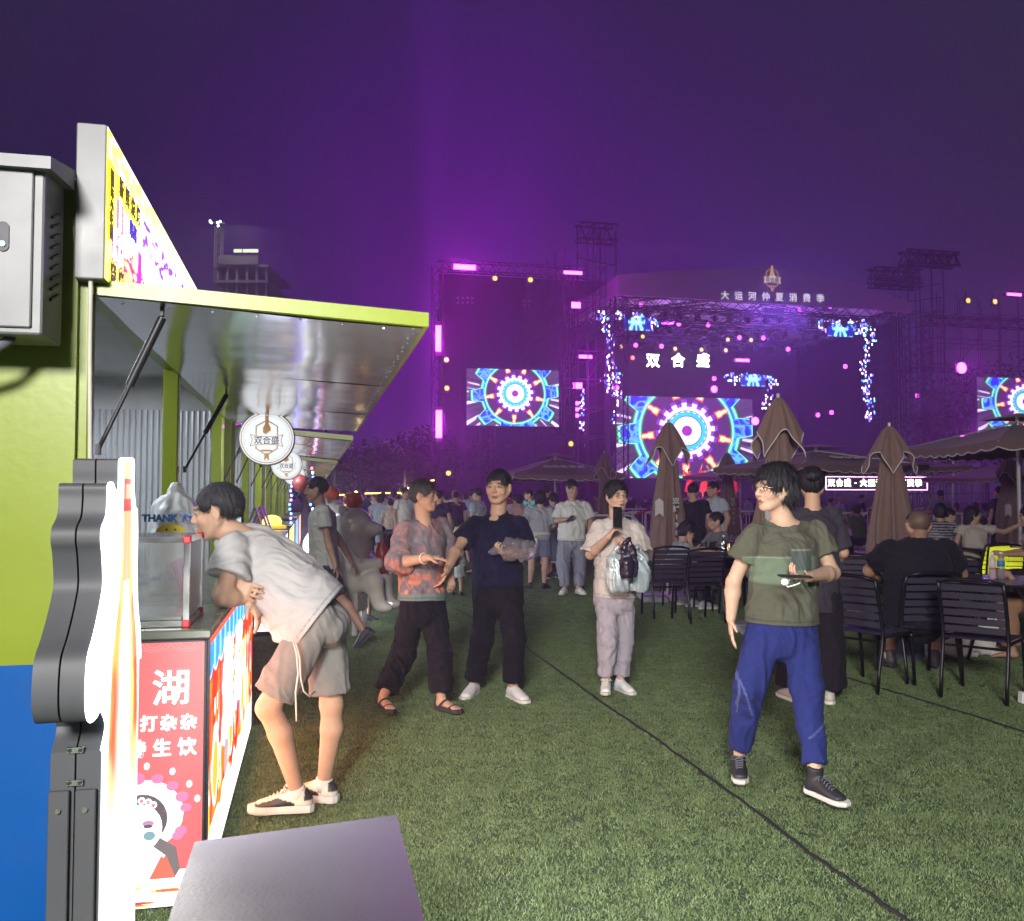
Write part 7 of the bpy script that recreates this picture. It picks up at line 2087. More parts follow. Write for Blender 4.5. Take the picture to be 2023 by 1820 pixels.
# --- man leaning on the counter
shn = W(464, 1082, 4.15); hpn = W(622, 1222, 4.28)
JA = JJ(4.2, head=W(431, 1012, 4.24), face=(-.985, -.10, -.14), up=(.0, 0, 1), neck=W(484, 1062, 4.27), shA=shn, shB=shn + DV * .33,
        elA=W(441, 1180, 4.05), wrA=W(492, 1184, 4.17), haA=(.45, .05, -.75), pnA=(-.75, .1, -.5), thA=1, cuA=.45,
        elB=W(436, 1172, 4.5), wrB=W(455, 1156, 4.12), haB=(.93, -.02, -.30), pnB=(.1, .9, -.2), thB=-1, cuB=.35,
        hipA=hpn, hipB=W(640, 1216, 4.50), knA=W(530, 1398, 4.24), anA=W(588, 1566, 4.34), toA=(-.985, -.10, 0),
        knB=W(655, 1392, 4.50), anB=W(640, 1548, 4.56), toB=(-.93, .22, 0))
JA['hem'] = W(628, 1226, 4.39)
def shoe_white_black(q, c):
    x, y, z = q[:, 0], q[:, 1], q[:, 2]
    k = ((y > .01) & (y < .17) & (z < .072 - .30 * np.abs(y - .085)) & (np.abs(x) > .018)) | ((y < -.035) & (z > .055)) | ((z < .047) & (y > .12))
    c[k] = (.035, .03, .035)
    k = (y > .05) & (y < .14) & (np.abs(x) < .022) & (z > .055)
    c[k] = (.62, .42, .33)
    return c
rA, bA = person('man in white t-shirt and grey shorts leaning on the stall counter', JA, SK2, 'crop', h=.0065, s=1.02, hs=1.06, group=None, scalp=(.03, .022, .02),
       top=dict(col=(.38, .37, .37), sleeve=.58, sr=(.066, .094, .06), hw=(.235, .20, .185, .14), dp=(.195, .175, .155, .10), folds=.013, hemn=(.80, .05, -.60), neckr=.070),
       bottom=dict(name='shorts', col=(.19, .185, .175), end=.86, r=(.092, .098, .1), waist=.148, depth=.105, folds=.007, rise=-.02),
       shoes=dict(col=(.62, .58, .48), kind='sneaker', paint=shoe_white_black, sole=SOLE_M, soleh=.034))
# drawstring, pocket and socks
cloth_grey = mat('shorts_cloth', (.40, .38, .36), rough=.9, bump=.3, bscale=300)
cord_m = mat('cream_cord', (.62, .55, .48), rough=.8)
lace_m = mat('cream_lace', (.68, .60, .52), rough=.8)
def rel(pts, b): return [Vector(p) - Vector(b) for p in pts]
mb = MB(); mb.tube(rel([W(578, 1262, 4.08), W(586, 1292, 4.06), W(589, 1330, 4.08), W(584, 1368, 4.10), W(585, 1400, 4.12), W(586, 1425, 4.12)], bA), .0042, 6)
mb.tube(rel([W(582, 1262, 4.08), W(592, 1300, 4.07), W(594, 1340, 4.09), W(600, 1366, 4.12), W(612, 1376, 4.16), W(622, 1366, 4.2)], bA), .004, 6)
mb.build('drawstring', cord_m, rA, smooth=True)
def flap(pts, th, m, name, par, b):
    mb = MB(); n = len(pts); P3 = rel(pts, b)
    nn = (P3[1] - P3[0]).cross(P3[2] - P3[0]).normalized() * th
    mb.prism(P3, -nn / 2, nn / 2); return mb.build(name, m, par)
sock_m = mat('sock', (.66, .58, .54), rough=.9, bump=.3, bscale=300)
for an, kn in ((JA['anA'], JA['knA']), (JA['anB'], JA['knB'])):
    d = (Vector(kn) - Vector(an)).normalized(); mb = MB(); a = Vector(an) - Vector(bA)
    mb.tube([a - d * .03, a + d * .0, a + d * .025, a + d * .03], [.046, .043, .042, .038], 16); mb.build('sock', sock_m, rA, smooth=True)
def laces(root, b, an, toe, s=1.0, m=lace_m, hgt=.085, n=5):
    M = footframe(an, toe); mb = MB()
    T = lambda x, y, z: Vector(np.array(an, float) + M @ (np.array([x, y, z - hgt / s]) * s)) - Vector(b)
    for i in range(n):
        y = .052 + i * .017; z = .103 - i * .0085
        mb.tube([T(-.022, y + .004, z - .012), T(-.012, y, z), T(.012, y + .006, z), T(.022, y + .010, z - .012)], .0032, 5)
    mb.tube([T(0, .048, .106), T(-.03, .055, .118), T(-.05, .068, .098), T(-.024, .06, .094), T(0, .05, .106)], .003, 5)
    mb.tube([T(0, .048, .106), T(.03, .055, .116), T(.048, .068, .096), T(.024, .06, .094), T(0, .05, .106)], .003, 5)
    mb.build('laces', m, root, smooth=True)
laces(rA, bA, JA['anA'], (-.985, -.10, 0), 1.02)

# --- woman in the patterned blouse, arm in arm with the man in the polo shirt
YB = 6.45
def blouse(co, c):
    n = fbm(co * 16 + 3, 3); n2 = fbm(co * 34 + 9, 2)
    w = sst(.48, .60, n)[:, None]
    zz = sst(1.22, .85, co[:, 2])
    base = np.array([.17, .14, .16]) * (1 + .8 * (n2 - .5))[:, None]
    fl = np.array([.52, .19, .13]) * (1 + .6 * (n2 - .5))[:, None]
    c = base * (1 - w * (.25 + .75 * zz[:, None])) + fl * (w * (.25 + .75 * zz[:, None]))
    c[co[:, 2] < .835] = (.15, .19, .18)
    return c
JB = JJ(YB, head=(838, 980), face=(.93, -.36, .0), neck=(838, 1030, .04), shA=(799, 1048, -.02), shB=(872, 1038, .22), elA=(786, 1112, -.10), wrA=(846, 1102, -.30),
        haA=(.95, .1, .02), pnA=(0, .3, -1), thA=1, cuA=.3, elB=(886, 1100, .28), wrB=(890, 1136, .18), haB=(.1, -.2, -1), pnB=(0, 0, -1), cuB=.4,
        hipA=(815, 1196, -.02), hipB=(852, 1194, .12), knA=(798, 1288, .12), anA=(757, 1377, -.08), knB=(868, 1290, .02), anB=(872, 1380, -.02), toA=(.45, -.85, 0), toB=(.75, -.62, 0))
rB, bB = person('woman with greying short hair in a patterned orange blouse and black sandals', JB, SK2, 'short', HAIR_G, h=.0075, s=.94, hs=1.02, fem=True, fat=1.08, mouth=.2,
       top=dict(name='blouse', col=(.3, .2, .2), sleeve=(1.28, 1.28), sr=(.072, .088, .085), hw=(.205, .190, .185, .135), dp=(.16, .15, .14, .085), paint=blouse, folds=.012, hem=-.03),
       bottom=dict(col=(.009, .007, .013), r=(.104, .092, .088), end=1.86, folds=.012, waist=.165, depth=.13), shoes=dict(kind='sandal', sole=SOLE_D, accent=SOLE_D))
mb = MB(); w = Vector(JB['wrA']); e = Vector(JB['elA']); d = (e - w).normalized(); c = w + d * .045 - Vector(bB)
x = d.orthogonal().normalized(); y = d.cross(x)
mb.tube([c + (x * math.cos(t) + y * math.sin(t)) * .036 for t in [2 * PI * i / 20 for i in range(20)]], .0042, 6, closed=True)
mb.build('bracelet', mat('jade_bangle', (.75, .66, .5), rough=.15, spec=.8), rB, smooth=True)

# --- man in the navy polo shirt
YC = 6.95
JC = JJ(YC, head=(985, 963), face=(-.30, -.95, -.02), neck=(983, 1022, .04), shA=(940, 1036, .02), shB=(1026, 1036, .0), elA=(903, 1082, -.22), wrA=(884, 1126, -.50),
        haA=(-.35, -.3, -.85), pnA=(-.8, -.2, 0), thA=1, elB=(1040, 1096, .05), wrB=(1008, 1092, -.22), haB=(-.9, -.35, .05), pnB=(0, -.1, 1), thB=-1, cuB=.9,
        hipA=(961, 1170), hipB=(1005, 1170), knA=(952, 1262, .02), anA=(936, 1352, .12), knB=(1016, 1262, -.12), anB=(1014, 1358, -.05), toA=(-.30, -.9, 0), toB=(.45, -.85, 0))
rC, bC = person('man in a navy polo shirt and black trousers holding a plastic bag', JC, SK2, 'crop', h=.0075, s=1.03, hs=1.06, fat=1.10, wide=1.08, mouth=.3, scalp=(.02, .016, .016),
       top=dict(name='polo_shirt', col=(.006, .006, .026), sleeve=.72, sr=(.066, .082, .06), hw=(.190, .188, .192, .14), dp=(.160, .16, .15, .09), folds=.010, neckr=.072, neckdrop=.03, hem=-.045),
       bottom=dict(col=(.008, .007, .012), r=(.100, .080, .072), end=1.88, folds=.012, waist=.17, depth=.135), shoes=dict(col=(.62, .60, .58), kind='sneaker', sole=SOLE_M))
# collar and buttons
colm = mat('navy_collar', (.008, .008, .034), rough=.85, bump=.2)
nk = Vector(JC['neck']) - Vector(bC)
for sg in (-1, 1):
    mb = MB(); mb.prism([nk + Vector((0, -.085, -.055)), nk + Vector((sg * .085, -.045, .012)), nk + Vector((sg * .078, .02, .052)), nk + Vector((sg * .060, -.04, .030))][::sg], (0, -.008, 0), (0, 0, .004))
    mb.build('collar', colm, rC)
mb = MB(); mb.box(nk + Vector((-.002, -.128, -.125)), (.03, .012, .13), bev=.003); mb.build('placket', colm, rC)
for dz in (-.085, -.135):
    mb = MB(); mb.cyl(nk + Vector((-.002, -.134, dz)), nk + Vector((-.002, -.139, dz)), .006, n=10); mb.build('button', mat('white_button', (.8, .8, .8)), rC)
# clear bag
bag_m = mat('clear_plastic', (.85, .80, .88), rough=.12, trans=.85, alpha=.55, var=.05, bump=.6, bscale=28, ior=1.2)
g = SDF((-.20, -.13, -.14), (.20, .13, .14), .008)
g.ell((.02, 0, 0), (.145, .075, .085), None, 0); g.cone((-.06, 0, 0), (-.15, 0, -.012), .07, .03, .03)
co, fc = g.mesh(); N = vnormals(co, fc); co = co + N * ((np.abs(fbm(co * 16, 3) - .5) * .13 - .02))[:, None]
o = link(bpy.data.objects.new('plastic_bag', np_mesh('plastic_bag', co, fc, bag_m)))
o.location = W(1021, 1086, YC - .26); o.rotation_euler = (0, R(4), R(6))
tag(o, 'crumpled clear plastic bag held in front of the navy polo shirt', 'plastic bag')

# --- woman with the phone and carrier bags
YD = 7.1
def teeprint(u0, u1, v0, v1, Y, rgb, amt, f=30):
    a, b = W(u0, v0, Y), W(u1, v1, Y)
    def fn(co, c):
        m = (co[:, 0] > a.x) & (co[:, 0] < b.x) & (co[:, 2] < a.z) & (co[:, 2] > b.z) & (co[:, 1] < Y)
        w = (m * amt * sst(.42, .60, fbm(co * f, 2)))[:, None]
        return c * (1 - w) + np.array(rgb) * w
    return fn
JD = JJ(YD, head=(1218, 981), face=(.32, -.94, .0), neck=(1217, 1028, .03), shA=(1184, 1045, .0), shB=(1253, 1045, .05), elA=(1166, 1096, -.02), wrA=(1203, 1060, -.27),
        haA=(.5, -.15, .8), pnA=(.6, .1, -.3), thA=-1, cuA=.7, elB=(1270, 1098, .0), wrB=(1244, 1078, -.25), haB=(-.55, -.2, .5), pnB=(0, .3, -.8), thB=1, cuB=.9,
        hipA=(1196, 1180), hipB=(1232, 1180, .03), knA=(1201, 1262, -.08), anA=(1197, 1342, -.05), knB=(1232, 1262, .06), anB=(1226, 1343, .05), toA=(-.12, -.98, 0), toB=(.42, -.9, 0))
rD, bD = person('woman in an oversized cream t-shirt holding up a phone and carrying bags', JD, SK1, 'pony', h=.0075, s=.95, hs=1.04, fem=True, mouth=.15,
       top=dict(col=(.52, .47, .43), sleeve=.92, sr=(.068, .095, .06), hw=(.178, .172, .170, .13), dp=(.135, .13, .125, .085), hem=.0, folds=.013, paint=teeprint(1190, 1238, 1060, 1120, YD, (.70, .33, .33), .6)),
       bottom=dict(name='sweatpants', col=(.36, .33, .37), r=(.092, .076, .066), end=1.90, folds=.014, waist=.145), shoes=dict(col=(.70, .72, .70), kind='sneaker', sole=SOLE_M))
def glasses(root, b, c, M, s, m):
    mb = MB(); T = lambda x, y, z: Vector(np.array(c, float) + M @ (np.array([x, y, z]) * s)) - Vector(b)
    for sg in (-1, 1):
        mb.tube([T(sg * .031 + .022 * math.cos(t), .104 - .006 * abs(math.cos(t)), .002 + .016 * math.sin(t)) for t in [2 * PI * i / 16 for i in range(16)]], .0016, 5, closed=True)
        mb.tube([T(sg * .052, .100, .006), T(sg * .078, .06, .006), T(sg * .084, -.005, .008)], .0017, 5)
    mb.tube([T(-.009, .108, .005), T(0, .113, .008), T(.009, .108, .005)], .0016, 5)
    mb.build('glasses', m, root, smooth=True)
metal_m = mat('thin_metal', (.5, .42, .36), rough=.25, metal=1.0)
glasses(rD, bD, JD['head'], headframe(JD['face']), .95 * 1.04, metal_m)
laces(rD, bD, JD['anA'], (-.12, -.98, 0), .9)
black_m = mat('black_plastic', (.012, .012, .015), rough=.3)
def phone(loc, rz, rx, ry, label, screen=False, lens=True):
    r = thing('phone', label, 'phone', loc); r.rotation_euler = (rx, ry, rz)
    mb = MB(); mb.box((0, 0, 0), (.075, .009, .155), bev=.004); mb.build('case', black_m, r)
    if lens:
        for z in (.045, .015):
            mb = MB(); mb.cyl((-.018, -.0045, z), (-.018, -.008, z), .011, n=12); mb.build('camera_lens', metal_m, r)
    if screen:
        mb = MB(); mb.box((0, .006, 0), (.068, .002, .145)); mb.build('screen', emit('phone_screen', (.55, .6, .8), 1.2), r)
    return r
phone(W(1220, 1022, YD - .36), R(20), R(-8), R(4), 'black phone with round lenses held up in front of the cream t-shirt')
# carrier bags hanging from her hand
sil = mat('silvery_film', (.42, .50, .52), rough=.3, metal=.25, bump=.5, bscale=22, var=.25)
blk = mat('black_film', (.02, .015, .03), rough=.25, bump=.5, bscale=25)
def bag(name, label, u, v, Y, w, hgt, d, m, seed, cat='bag'):
    g = SDF((-w, -d - .05, -hgt), (w, d + .05, hgt + .06), .009)
    g.loft([(0, 0, -hgt * .78), (0, 0, -hgt * .2), (0, 0, hgt * .55)], [(1, 0, 0)] * 3, [w * .62, w * .74, w * .52], [d * .9, d, d * .45], .03)
    for sg in (-1, 1): g.cone((sg * w * .45, 0, hgt * .4), (sg * .01, 0, hgt), .028, .010, .02)
    co, fc = g.mesh(); N = vnormals(co, fc)
    co = foldmap(co, N, (0, 0, 1), .014, seed, (15, 4), (7, 10), .35)
    o = link(bpy.data.objects.new(name, np_mesh(name, co, fc, m))); o.location = W(u, v, Y)
    return tag(o, label, cat)
bag('shopping_bag', 'silvery plastic shopping bag hanging in front of the cream t-shirt', 1222, 1126, YD - .33, .13, .17, .05, sil, 2)
bag('shopping_bag', 'silvery shopping bag at the outer side of the phone holding woman', 1262, 1124, YD - .20, .12, .18, .06, sil, 5)
bag('black_pouch', 'shiny black pouch bag between the two silvery shopping bags', 1242, 1104, YD - .42, .09, .14, .045, blk, 8)

# --- woman in the green t-shirt, nearest the camera
YE = 4.7
def greentee(co, c):
    z, x = co[:, 2], co[:, 0]
    zt, zb = W(1540, 1103, YE - .1).z, W(1540, 1150, YE - .1).z
    xl = W(1468, 1150, YE).x
    band = (sst(zb - .005, zb + .005, z + (x - xl) * .10) * sst(zt + .012, zt + .004, z) * (x > xl - .02) * (x < xl + .36) * (co[:, 1] < YE + .02))[:, None]
    c = c * (1 - band) + np.array([.125, .165, .115]) * band
    x0, x1 = W(1562, 1000, YE - .1).x, W(1606, 1000, YE - .1).x
    z1, z0 = W(1540, 1087, YE - .1).z, W(1540, 1128, YE - .1).z
    pk = ((x > x0) & (x < x1) & (z < z1) & (z > z0) & (co[:, 1] < YE))[:, None]
    c = np.where(pk, np.array([.075, .095, .085]), c)
    ln = ((np.abs(z - zt - .002) < .004) & (x > xl) & (x < x0) | (np.abs(z - z1) < .004) & (x > x0) & (x < x1)) & (co[:, 1] < YE)
    c = np.where(ln[:, None], np.array([.22, .25, .2]), c)
    return c
def jeans(co, c):
    n = fbm(co * 3, 2)
    c = c * (1 + .3 * (n - .5))[:, None]
    for (u0, v0, u1, v1) in ((1455, 1338, 1484, 1412), (1574, 1438, 1612, 1412), (1452, 1290, 1458, 1440), (1618, 1290, 1634, 1480)):
        a, b = W(u0, v0, YE), W(u1, v1, YE); q = co[:, [0, 2]]; a2, b2 = np.array([a.x, a.z]), np.array([b.x, b.z]); d = b2 - a2
        t = np.clip(((q - a2) @ d) / (d @ d), 0, 1); dist = np.linalg.norm(q - a2 - t[:, None] * d, axis=1)
        c = np.where(((dist < .005) & (co[:, 1] < YE + .02))[:, None], np.array([.07, .085, .22]), c)
    return c
JE = JJ(YE, head=(1531, 966), face=(-.93, -.36, .0), neck=(1549, 1028, .02), shA=(1490, 1052, -.02), shB=(1609, 1052, .05), elA=(1449, 1150, .03), wrA=(1444, 1222, -.06),
        haA=(-.02, -.12, -1), pnA=(1, -.1, 0), thA=-1, cuA=.18, elB=(1645, 1132, .05), wrB=(1597, 1140, -.22), haB=(-.93, -.30, .06), pnB=(0, 0, 1), thB=1, cuB=.75,
        hipA=(1512, 1242, .0), hipB=(1577, 1242, .03), knA=(1481, 1355, .0), anA=(1459, 1494, .17), knB=(1593, 1355, -.05), anB=(1612, 1534, -.20), toA=(-.18, -.95, 0), toB=(.42, -.88, 0))
rE, bE = person('woman in a green t-shirt and loose blue trousers looking back over her shoulder', JE, SK1, 'full', h=.0062, s=.98, hs=1.03, fem=True, mouth=.3,
       top=dict(col=(.085, .086, .062), sleeve=.52, sr=(.060, .080, .06), hw=(.200, .178, .178, .135), dp=(.145, .125, .13, .085), hem=-.03, folds=.012, paint=greentee, neckr=.088, k=.012),
       bottom=dict(col=(.020, .028, .135), r=(.094, .080, .056), end=1.86, waist=.152, folds=.011, depth=.125, paint=jeans),
       shoes=dict(col=(.025, .025, .032), kind='boot', sole=SOLE_M, hgt=.09))
glasses(rE, bE, JE['head'], headframe(JE['face']), .98 * 1.03, metal_m)
laces(rE, bE, JE['anB'], (.42, -.88, 0), .92, mat('dark_lace', (.12, .12, .15)), .09)
laces(rE, bE, JE['anA'], (-.18, -.95, 0), .92, mat('dark_lace', (.12, .12, .15)), .09)
seam_m = mat('pale_seam', (.10, .13, .32), rough=.9)
p = phone(W(1571, 1139, YE - .36), R(62), R(90), R(10), 'dark phone held flat in the hand of the green t-shirt woman', lens=False)
mb = MB(); mb.tube([W(1560, 1146, YE - .40), W(1552, 1152, YE - .42), W(1556, 1160, YE - .42), W(1570, 1156, YE - .42), W(1580, 1152, YE - .41)], .0035, 6)
mb.box(W(1551, 1150, YE - .42), (.035, .025, .03), bev=.008)
tag(mb.build('earphone_case', mat('white_gloss', (.8, .8, .82), rough=.2)), 'small white earphone case with its cord under the dark phone', 'earphones')

# --- person in black seen from behind
YF = 6.75
JF = JJ(YF, head=(1604, 958), face=(.25, .96, .05), neck=(1606, 1005, -.02), shA=(1563, 1022), shB=(1647, 1022), elA=(1552, 1096, -.05), wrA=(1560, 1140, -.2), elB=(1666, 1092, .0), wrB=(1640, 1120, .22),
        haA=(0, 0, -1), haB=(-.5, .8, 0), hipA=(1588, 1180), hipB=(1626, 1180), knA=(1575, 1270), anA=(1568, 1362), knB=(1632, 1270), anB=(1638, 1366), toA=(-.2, .97, 0), toB=(.2, .95, 0))
person('person in a dark t-shirt and wide black trousers seen from behind', JF, SK2, 'bun', h=.010, s=1.0, hs=1.05,
       top=dict(col=(.035, .032, .045), sleeve=.85, sr=(.07, .085, .07), hw=(.20, .185, .185, .14), dp=(.15, .14, .14, .09), folds=.012),
       bottom=dict(col=(.012, .010, .016), r=(.125, .125, .125), end=1.93, folds=.015, waist=.165), shoes=dict(col=(.45, .42, .38), kind='sneaker'), face_detail=False)

# --- man behind the leaning one
YG = 9.3
JG = JJ(YG, head=(625, 968), face=(-.97, -.2, -.05), neck=(634, 1002, .03), shA=(640, 1012, -.17), shB=(632, 1010, .17), elA=(648, 1068, -.20), wrA=(663, 1118, -.25), haA=(.3, -.1, -.9), pnA=(-1, 0, 0),
        elB=(668, 1064, .18), wrB=(694, 1112, .15), haB=(.5, 0, -.8), pnB=(-1, 0, 0), hipA=(644, 1128, -.08), hipB=(640, 1128, .08), knA=(672, 1182, -.08), anA=(719, 1247, -.10), toA=(-.62, -.1, -.60), fuA=(-.6, 0, .6),
        knB=(610, 1190, .1), anB=(600, 1260, .1), toB=(-.98, -.1, 0))
person('man in a pale t-shirt and dark shorts walking behind the leaning man', JG, SK3, 'crop', h=.010, s=1.0, hs=1.08, scalp=(.02, .016, .016),
       top=dict(col=(.48, .47, .42), sleeve=.55, sr=(.066, .080, .06), hw=(.185, .175, .18, .14), dp=(.15, .14, .14, .09), folds=.010),
       bottom=dict(name='shorts', col=(.05, .045, .06), end=.9, r=(.105, .095, .09)), shoes=dict(col=(.02, .018, .03), kind='sneaker', sole=SOLE_D), face_detail=2)

# --- man in the white t-shirt, middle distance
YJ = 14.2
JJm = JJ(YJ, head=(1130, 966), face=(.35, -.92, -.12), neck=(1131, 990), shA=(1109, 1000), shB=(1155, 1000), elA=(1100, 1029, -.02), wrA=(1120, 1026, -.3), haA=(.9, -.2, .1), pnA=(0, 0, 1), thA=-1,
        elB=(1167, 1030), wrB=(1163, 1056, -.1), haB=(-.1, -.1, -1), pnB=(-1, 0, 0), hipA=(1118, 1068), hipB=(1142, 1068), knA=(1112, 1115, -.05), anA=(1116, 1162, -.1), knB=(1146, 1115, .05), anB=(1143, 1162, -.12), toA=(-.3, -.9, 0), toB=(.35, -.9, 0))
person('man in a white t-shirt and grey trousers reading his phone as he walks', JJm, SK2, 'short', h=.012, s=1.06, hs=1.08,
       top=dict(col=(.62, .62, .58), sleeve=.8, sr=(.075, .10, .06), hw=(.22, .20, .20, .15), dp=(.15, .14, .14, .09), folds=.016, hem=.0),
       bottom=dict(col=(.25, .26, .32), r=(.105, .09, .07), end=1.92, folds=.018), shoes=dict(col=(.72, .75, .66), kind='slide', sole=SOLE_M), face_detail=2)
phone(W(1127, 1024, YJ - .42), R(30), R(60), 0, 'dark phone held by the walking man in the white t-shirt', lens=False)

# --- woman in grey carrying a baby
YK = 15.2
JK = JJ(YK, head=(1068, 984), face=(.1, .99, 0), neck=(1066, 1003), shA=(1046, 1009), shB=(1088, 1009), elA=(1036, 1036, -.05), wrA=(1040, 1020, .25), elB=(1096, 1038), wrB=(1085, 1048, .28), haA=(.5, .5, .3), haB=(-.6, .6, 0),
        hipA=(1053, 1068), hipB=(1076, 1068), knA=(1050, 1112), anA=(1047, 1152), knB=(1077, 1112), anB=(1075, 1153), toA=(-.4, .8, 0), toB=(.5, .75, 0))
rK, bK = person('woman in a grey t-shirt and denim shorts with a white sash, seen from behind', JK, SK1, 'full', h=.012, s=.95, hs=1.05, fem=True,
       top=dict(col=(.34, .35, .38), sleeve=.9, sr=(.08, .09, .06), hw=(.20, .20, .19, .14), dp=(.15, .14, .13, .085), folds=.016, hem=-.02),
       bottom=dict(name='shorts', col=(.15, .17, .25), end=.72, r=(.112, .11, .1), rise=.12), shoes=dict(col=(.03, .025, .03), kind='sneaker', sole=SOLE_D), face_detail=False)
mb = MB(); c = Vector((JK['hipA'] + JK['hipB']) / 2) - Vector(bK) + Vector((0, 0, .12))
mb.tube([c + Vector((.175 * math.cos(t), .13 * math.sin(t), 0)) for t in [2 * PI * i / 24 for i in range(24)]], .026, 8, closed=True)
mb.box(c + Vector((-.08, -.14, -.03)), (.12, .03, .09), bev=.01); mb.box(c + Vector((-.05, -.145, -.14)), (.05, .02, .2), bev=.006)
mb.build('sash', mat('cream_sash', (.6, .58, .5), rough=.9), rK, smooth=True)
J_ = JJ(YK + .05, head=(1044, 978), face=(-.9, -.3, 0), neck=(1048, 992), shA=(1046, 996, -.08), shB=(1052, 997, .08), hipA=(1056, 1018, -.05), hipB=(1060, 1018, .05))
person('baby with a teal bow carried against the shoulder of the woman in grey', J_, SK1, 'crop', h=.010, s=.62, hs=1.15, top=dict(col=(.3, .5, .5), sleeve=0, folds=0), face_detail=2, bareleg=False)
mb = MB(); c = W(1045, 993, YK - .15)
for sg in (-1, 1): mb.prism([(0, 0, 0), (sg * .09, -.01, .045), (sg * .10, 0, -.02), (sg * .06, .0, -.05)][::sg], c + Vector((0, -.03, 0)), c)
mb.box(c, (.035, .05, .035), bev=.01)
tag(mb.build('bow', mat('teal_cloth', (.15, .5, .5), rough=.8)), 'teal cloth bow tied at the neck of the carried baby', 'bow')

# --- the heavy man seated with his back to the camera
YS = 7.7
JS = JJ(YS, head=(1814, 1037, .12), face=(.05, .99, -.08), neck=(1812, 1068, .0), shA=(1757, 1086), shB=(1869, 1086), elA=(1717, 1128, .22), wrA=(1745, 1150, .50), haA=(.3, .9, 0), elB=(1899, 1134, .24), wrB=(1878, 1150, .55), haB=(-.3, .9, 0),
        hipA=(1784, 1218, .02), hipB=(1836, 1218, .02), knA=(1769, 1222, .50), anA=(1757, 1296, .44), knB=(1858, 1222, .52), anB=(1843, 1296, .40), toA=(-.15, .95, 0), toB=(.2, .95, 0))
def stubble(co, c): return c
rS, bS = person('heavily built man in black seated with his back to the camera', JS, SK3, None, h=.009, s=1.06, hs=1.03, fat=1.30, wide=1.15, scalp=(.07, .05, .04),
       top=dict(col=(.010, .009, .016), sleeve=.62, sr=(.088, .100, .07), hw=(.250, .255, .255, .18), dp=(.21, .21, .19, .12), folds=.012, hem=.07, neckr=.088),
       bottom=dict(name='shorts', col=(.010, .009, .014), end=.95, r=(.13, .11, .1), waist=.20, depth=.17, folds=.008, rise=0), shoes=dict(col=(.06, .05, .055), kind='boot', sole=SOLE_D), face_detail=False)
g = SDF(Vector(JS['head']) - Vector((.2, .2, .2)), Vector(JS['head']) + Vector((.2, .2, .2)), .010)
for an in (JS['anA'], JS['anB']):
    a = Vector(an) - Vector(bS); mb = MB(); mb.tube([a + Vector((0, 0, -.02)), a + Vector((0, 0, .035)), a + Vector((0, 0, .04))], [.048, .046, .04], 14); mb.build('sock', sock_m, rS, smooth=True)
mb = MB(); mb.M = Matrix.Translation(Vector(JS['head']) - Vector(bS)) @ Matrix.Rotation(-.06, 4, 'X')
mb.lathe([(.01, .123), (.04, .119), (.07, .098), (.088, .072), (.094, .052), (.088, .050)], sx=1.02, sy=1.08, n=28)
mb.build('hair', mat('cropped_crown', (.02, .017, .018), rough=.7, var=.3, scale=90, bump=.5, bscale=300), rS, smooth=True)
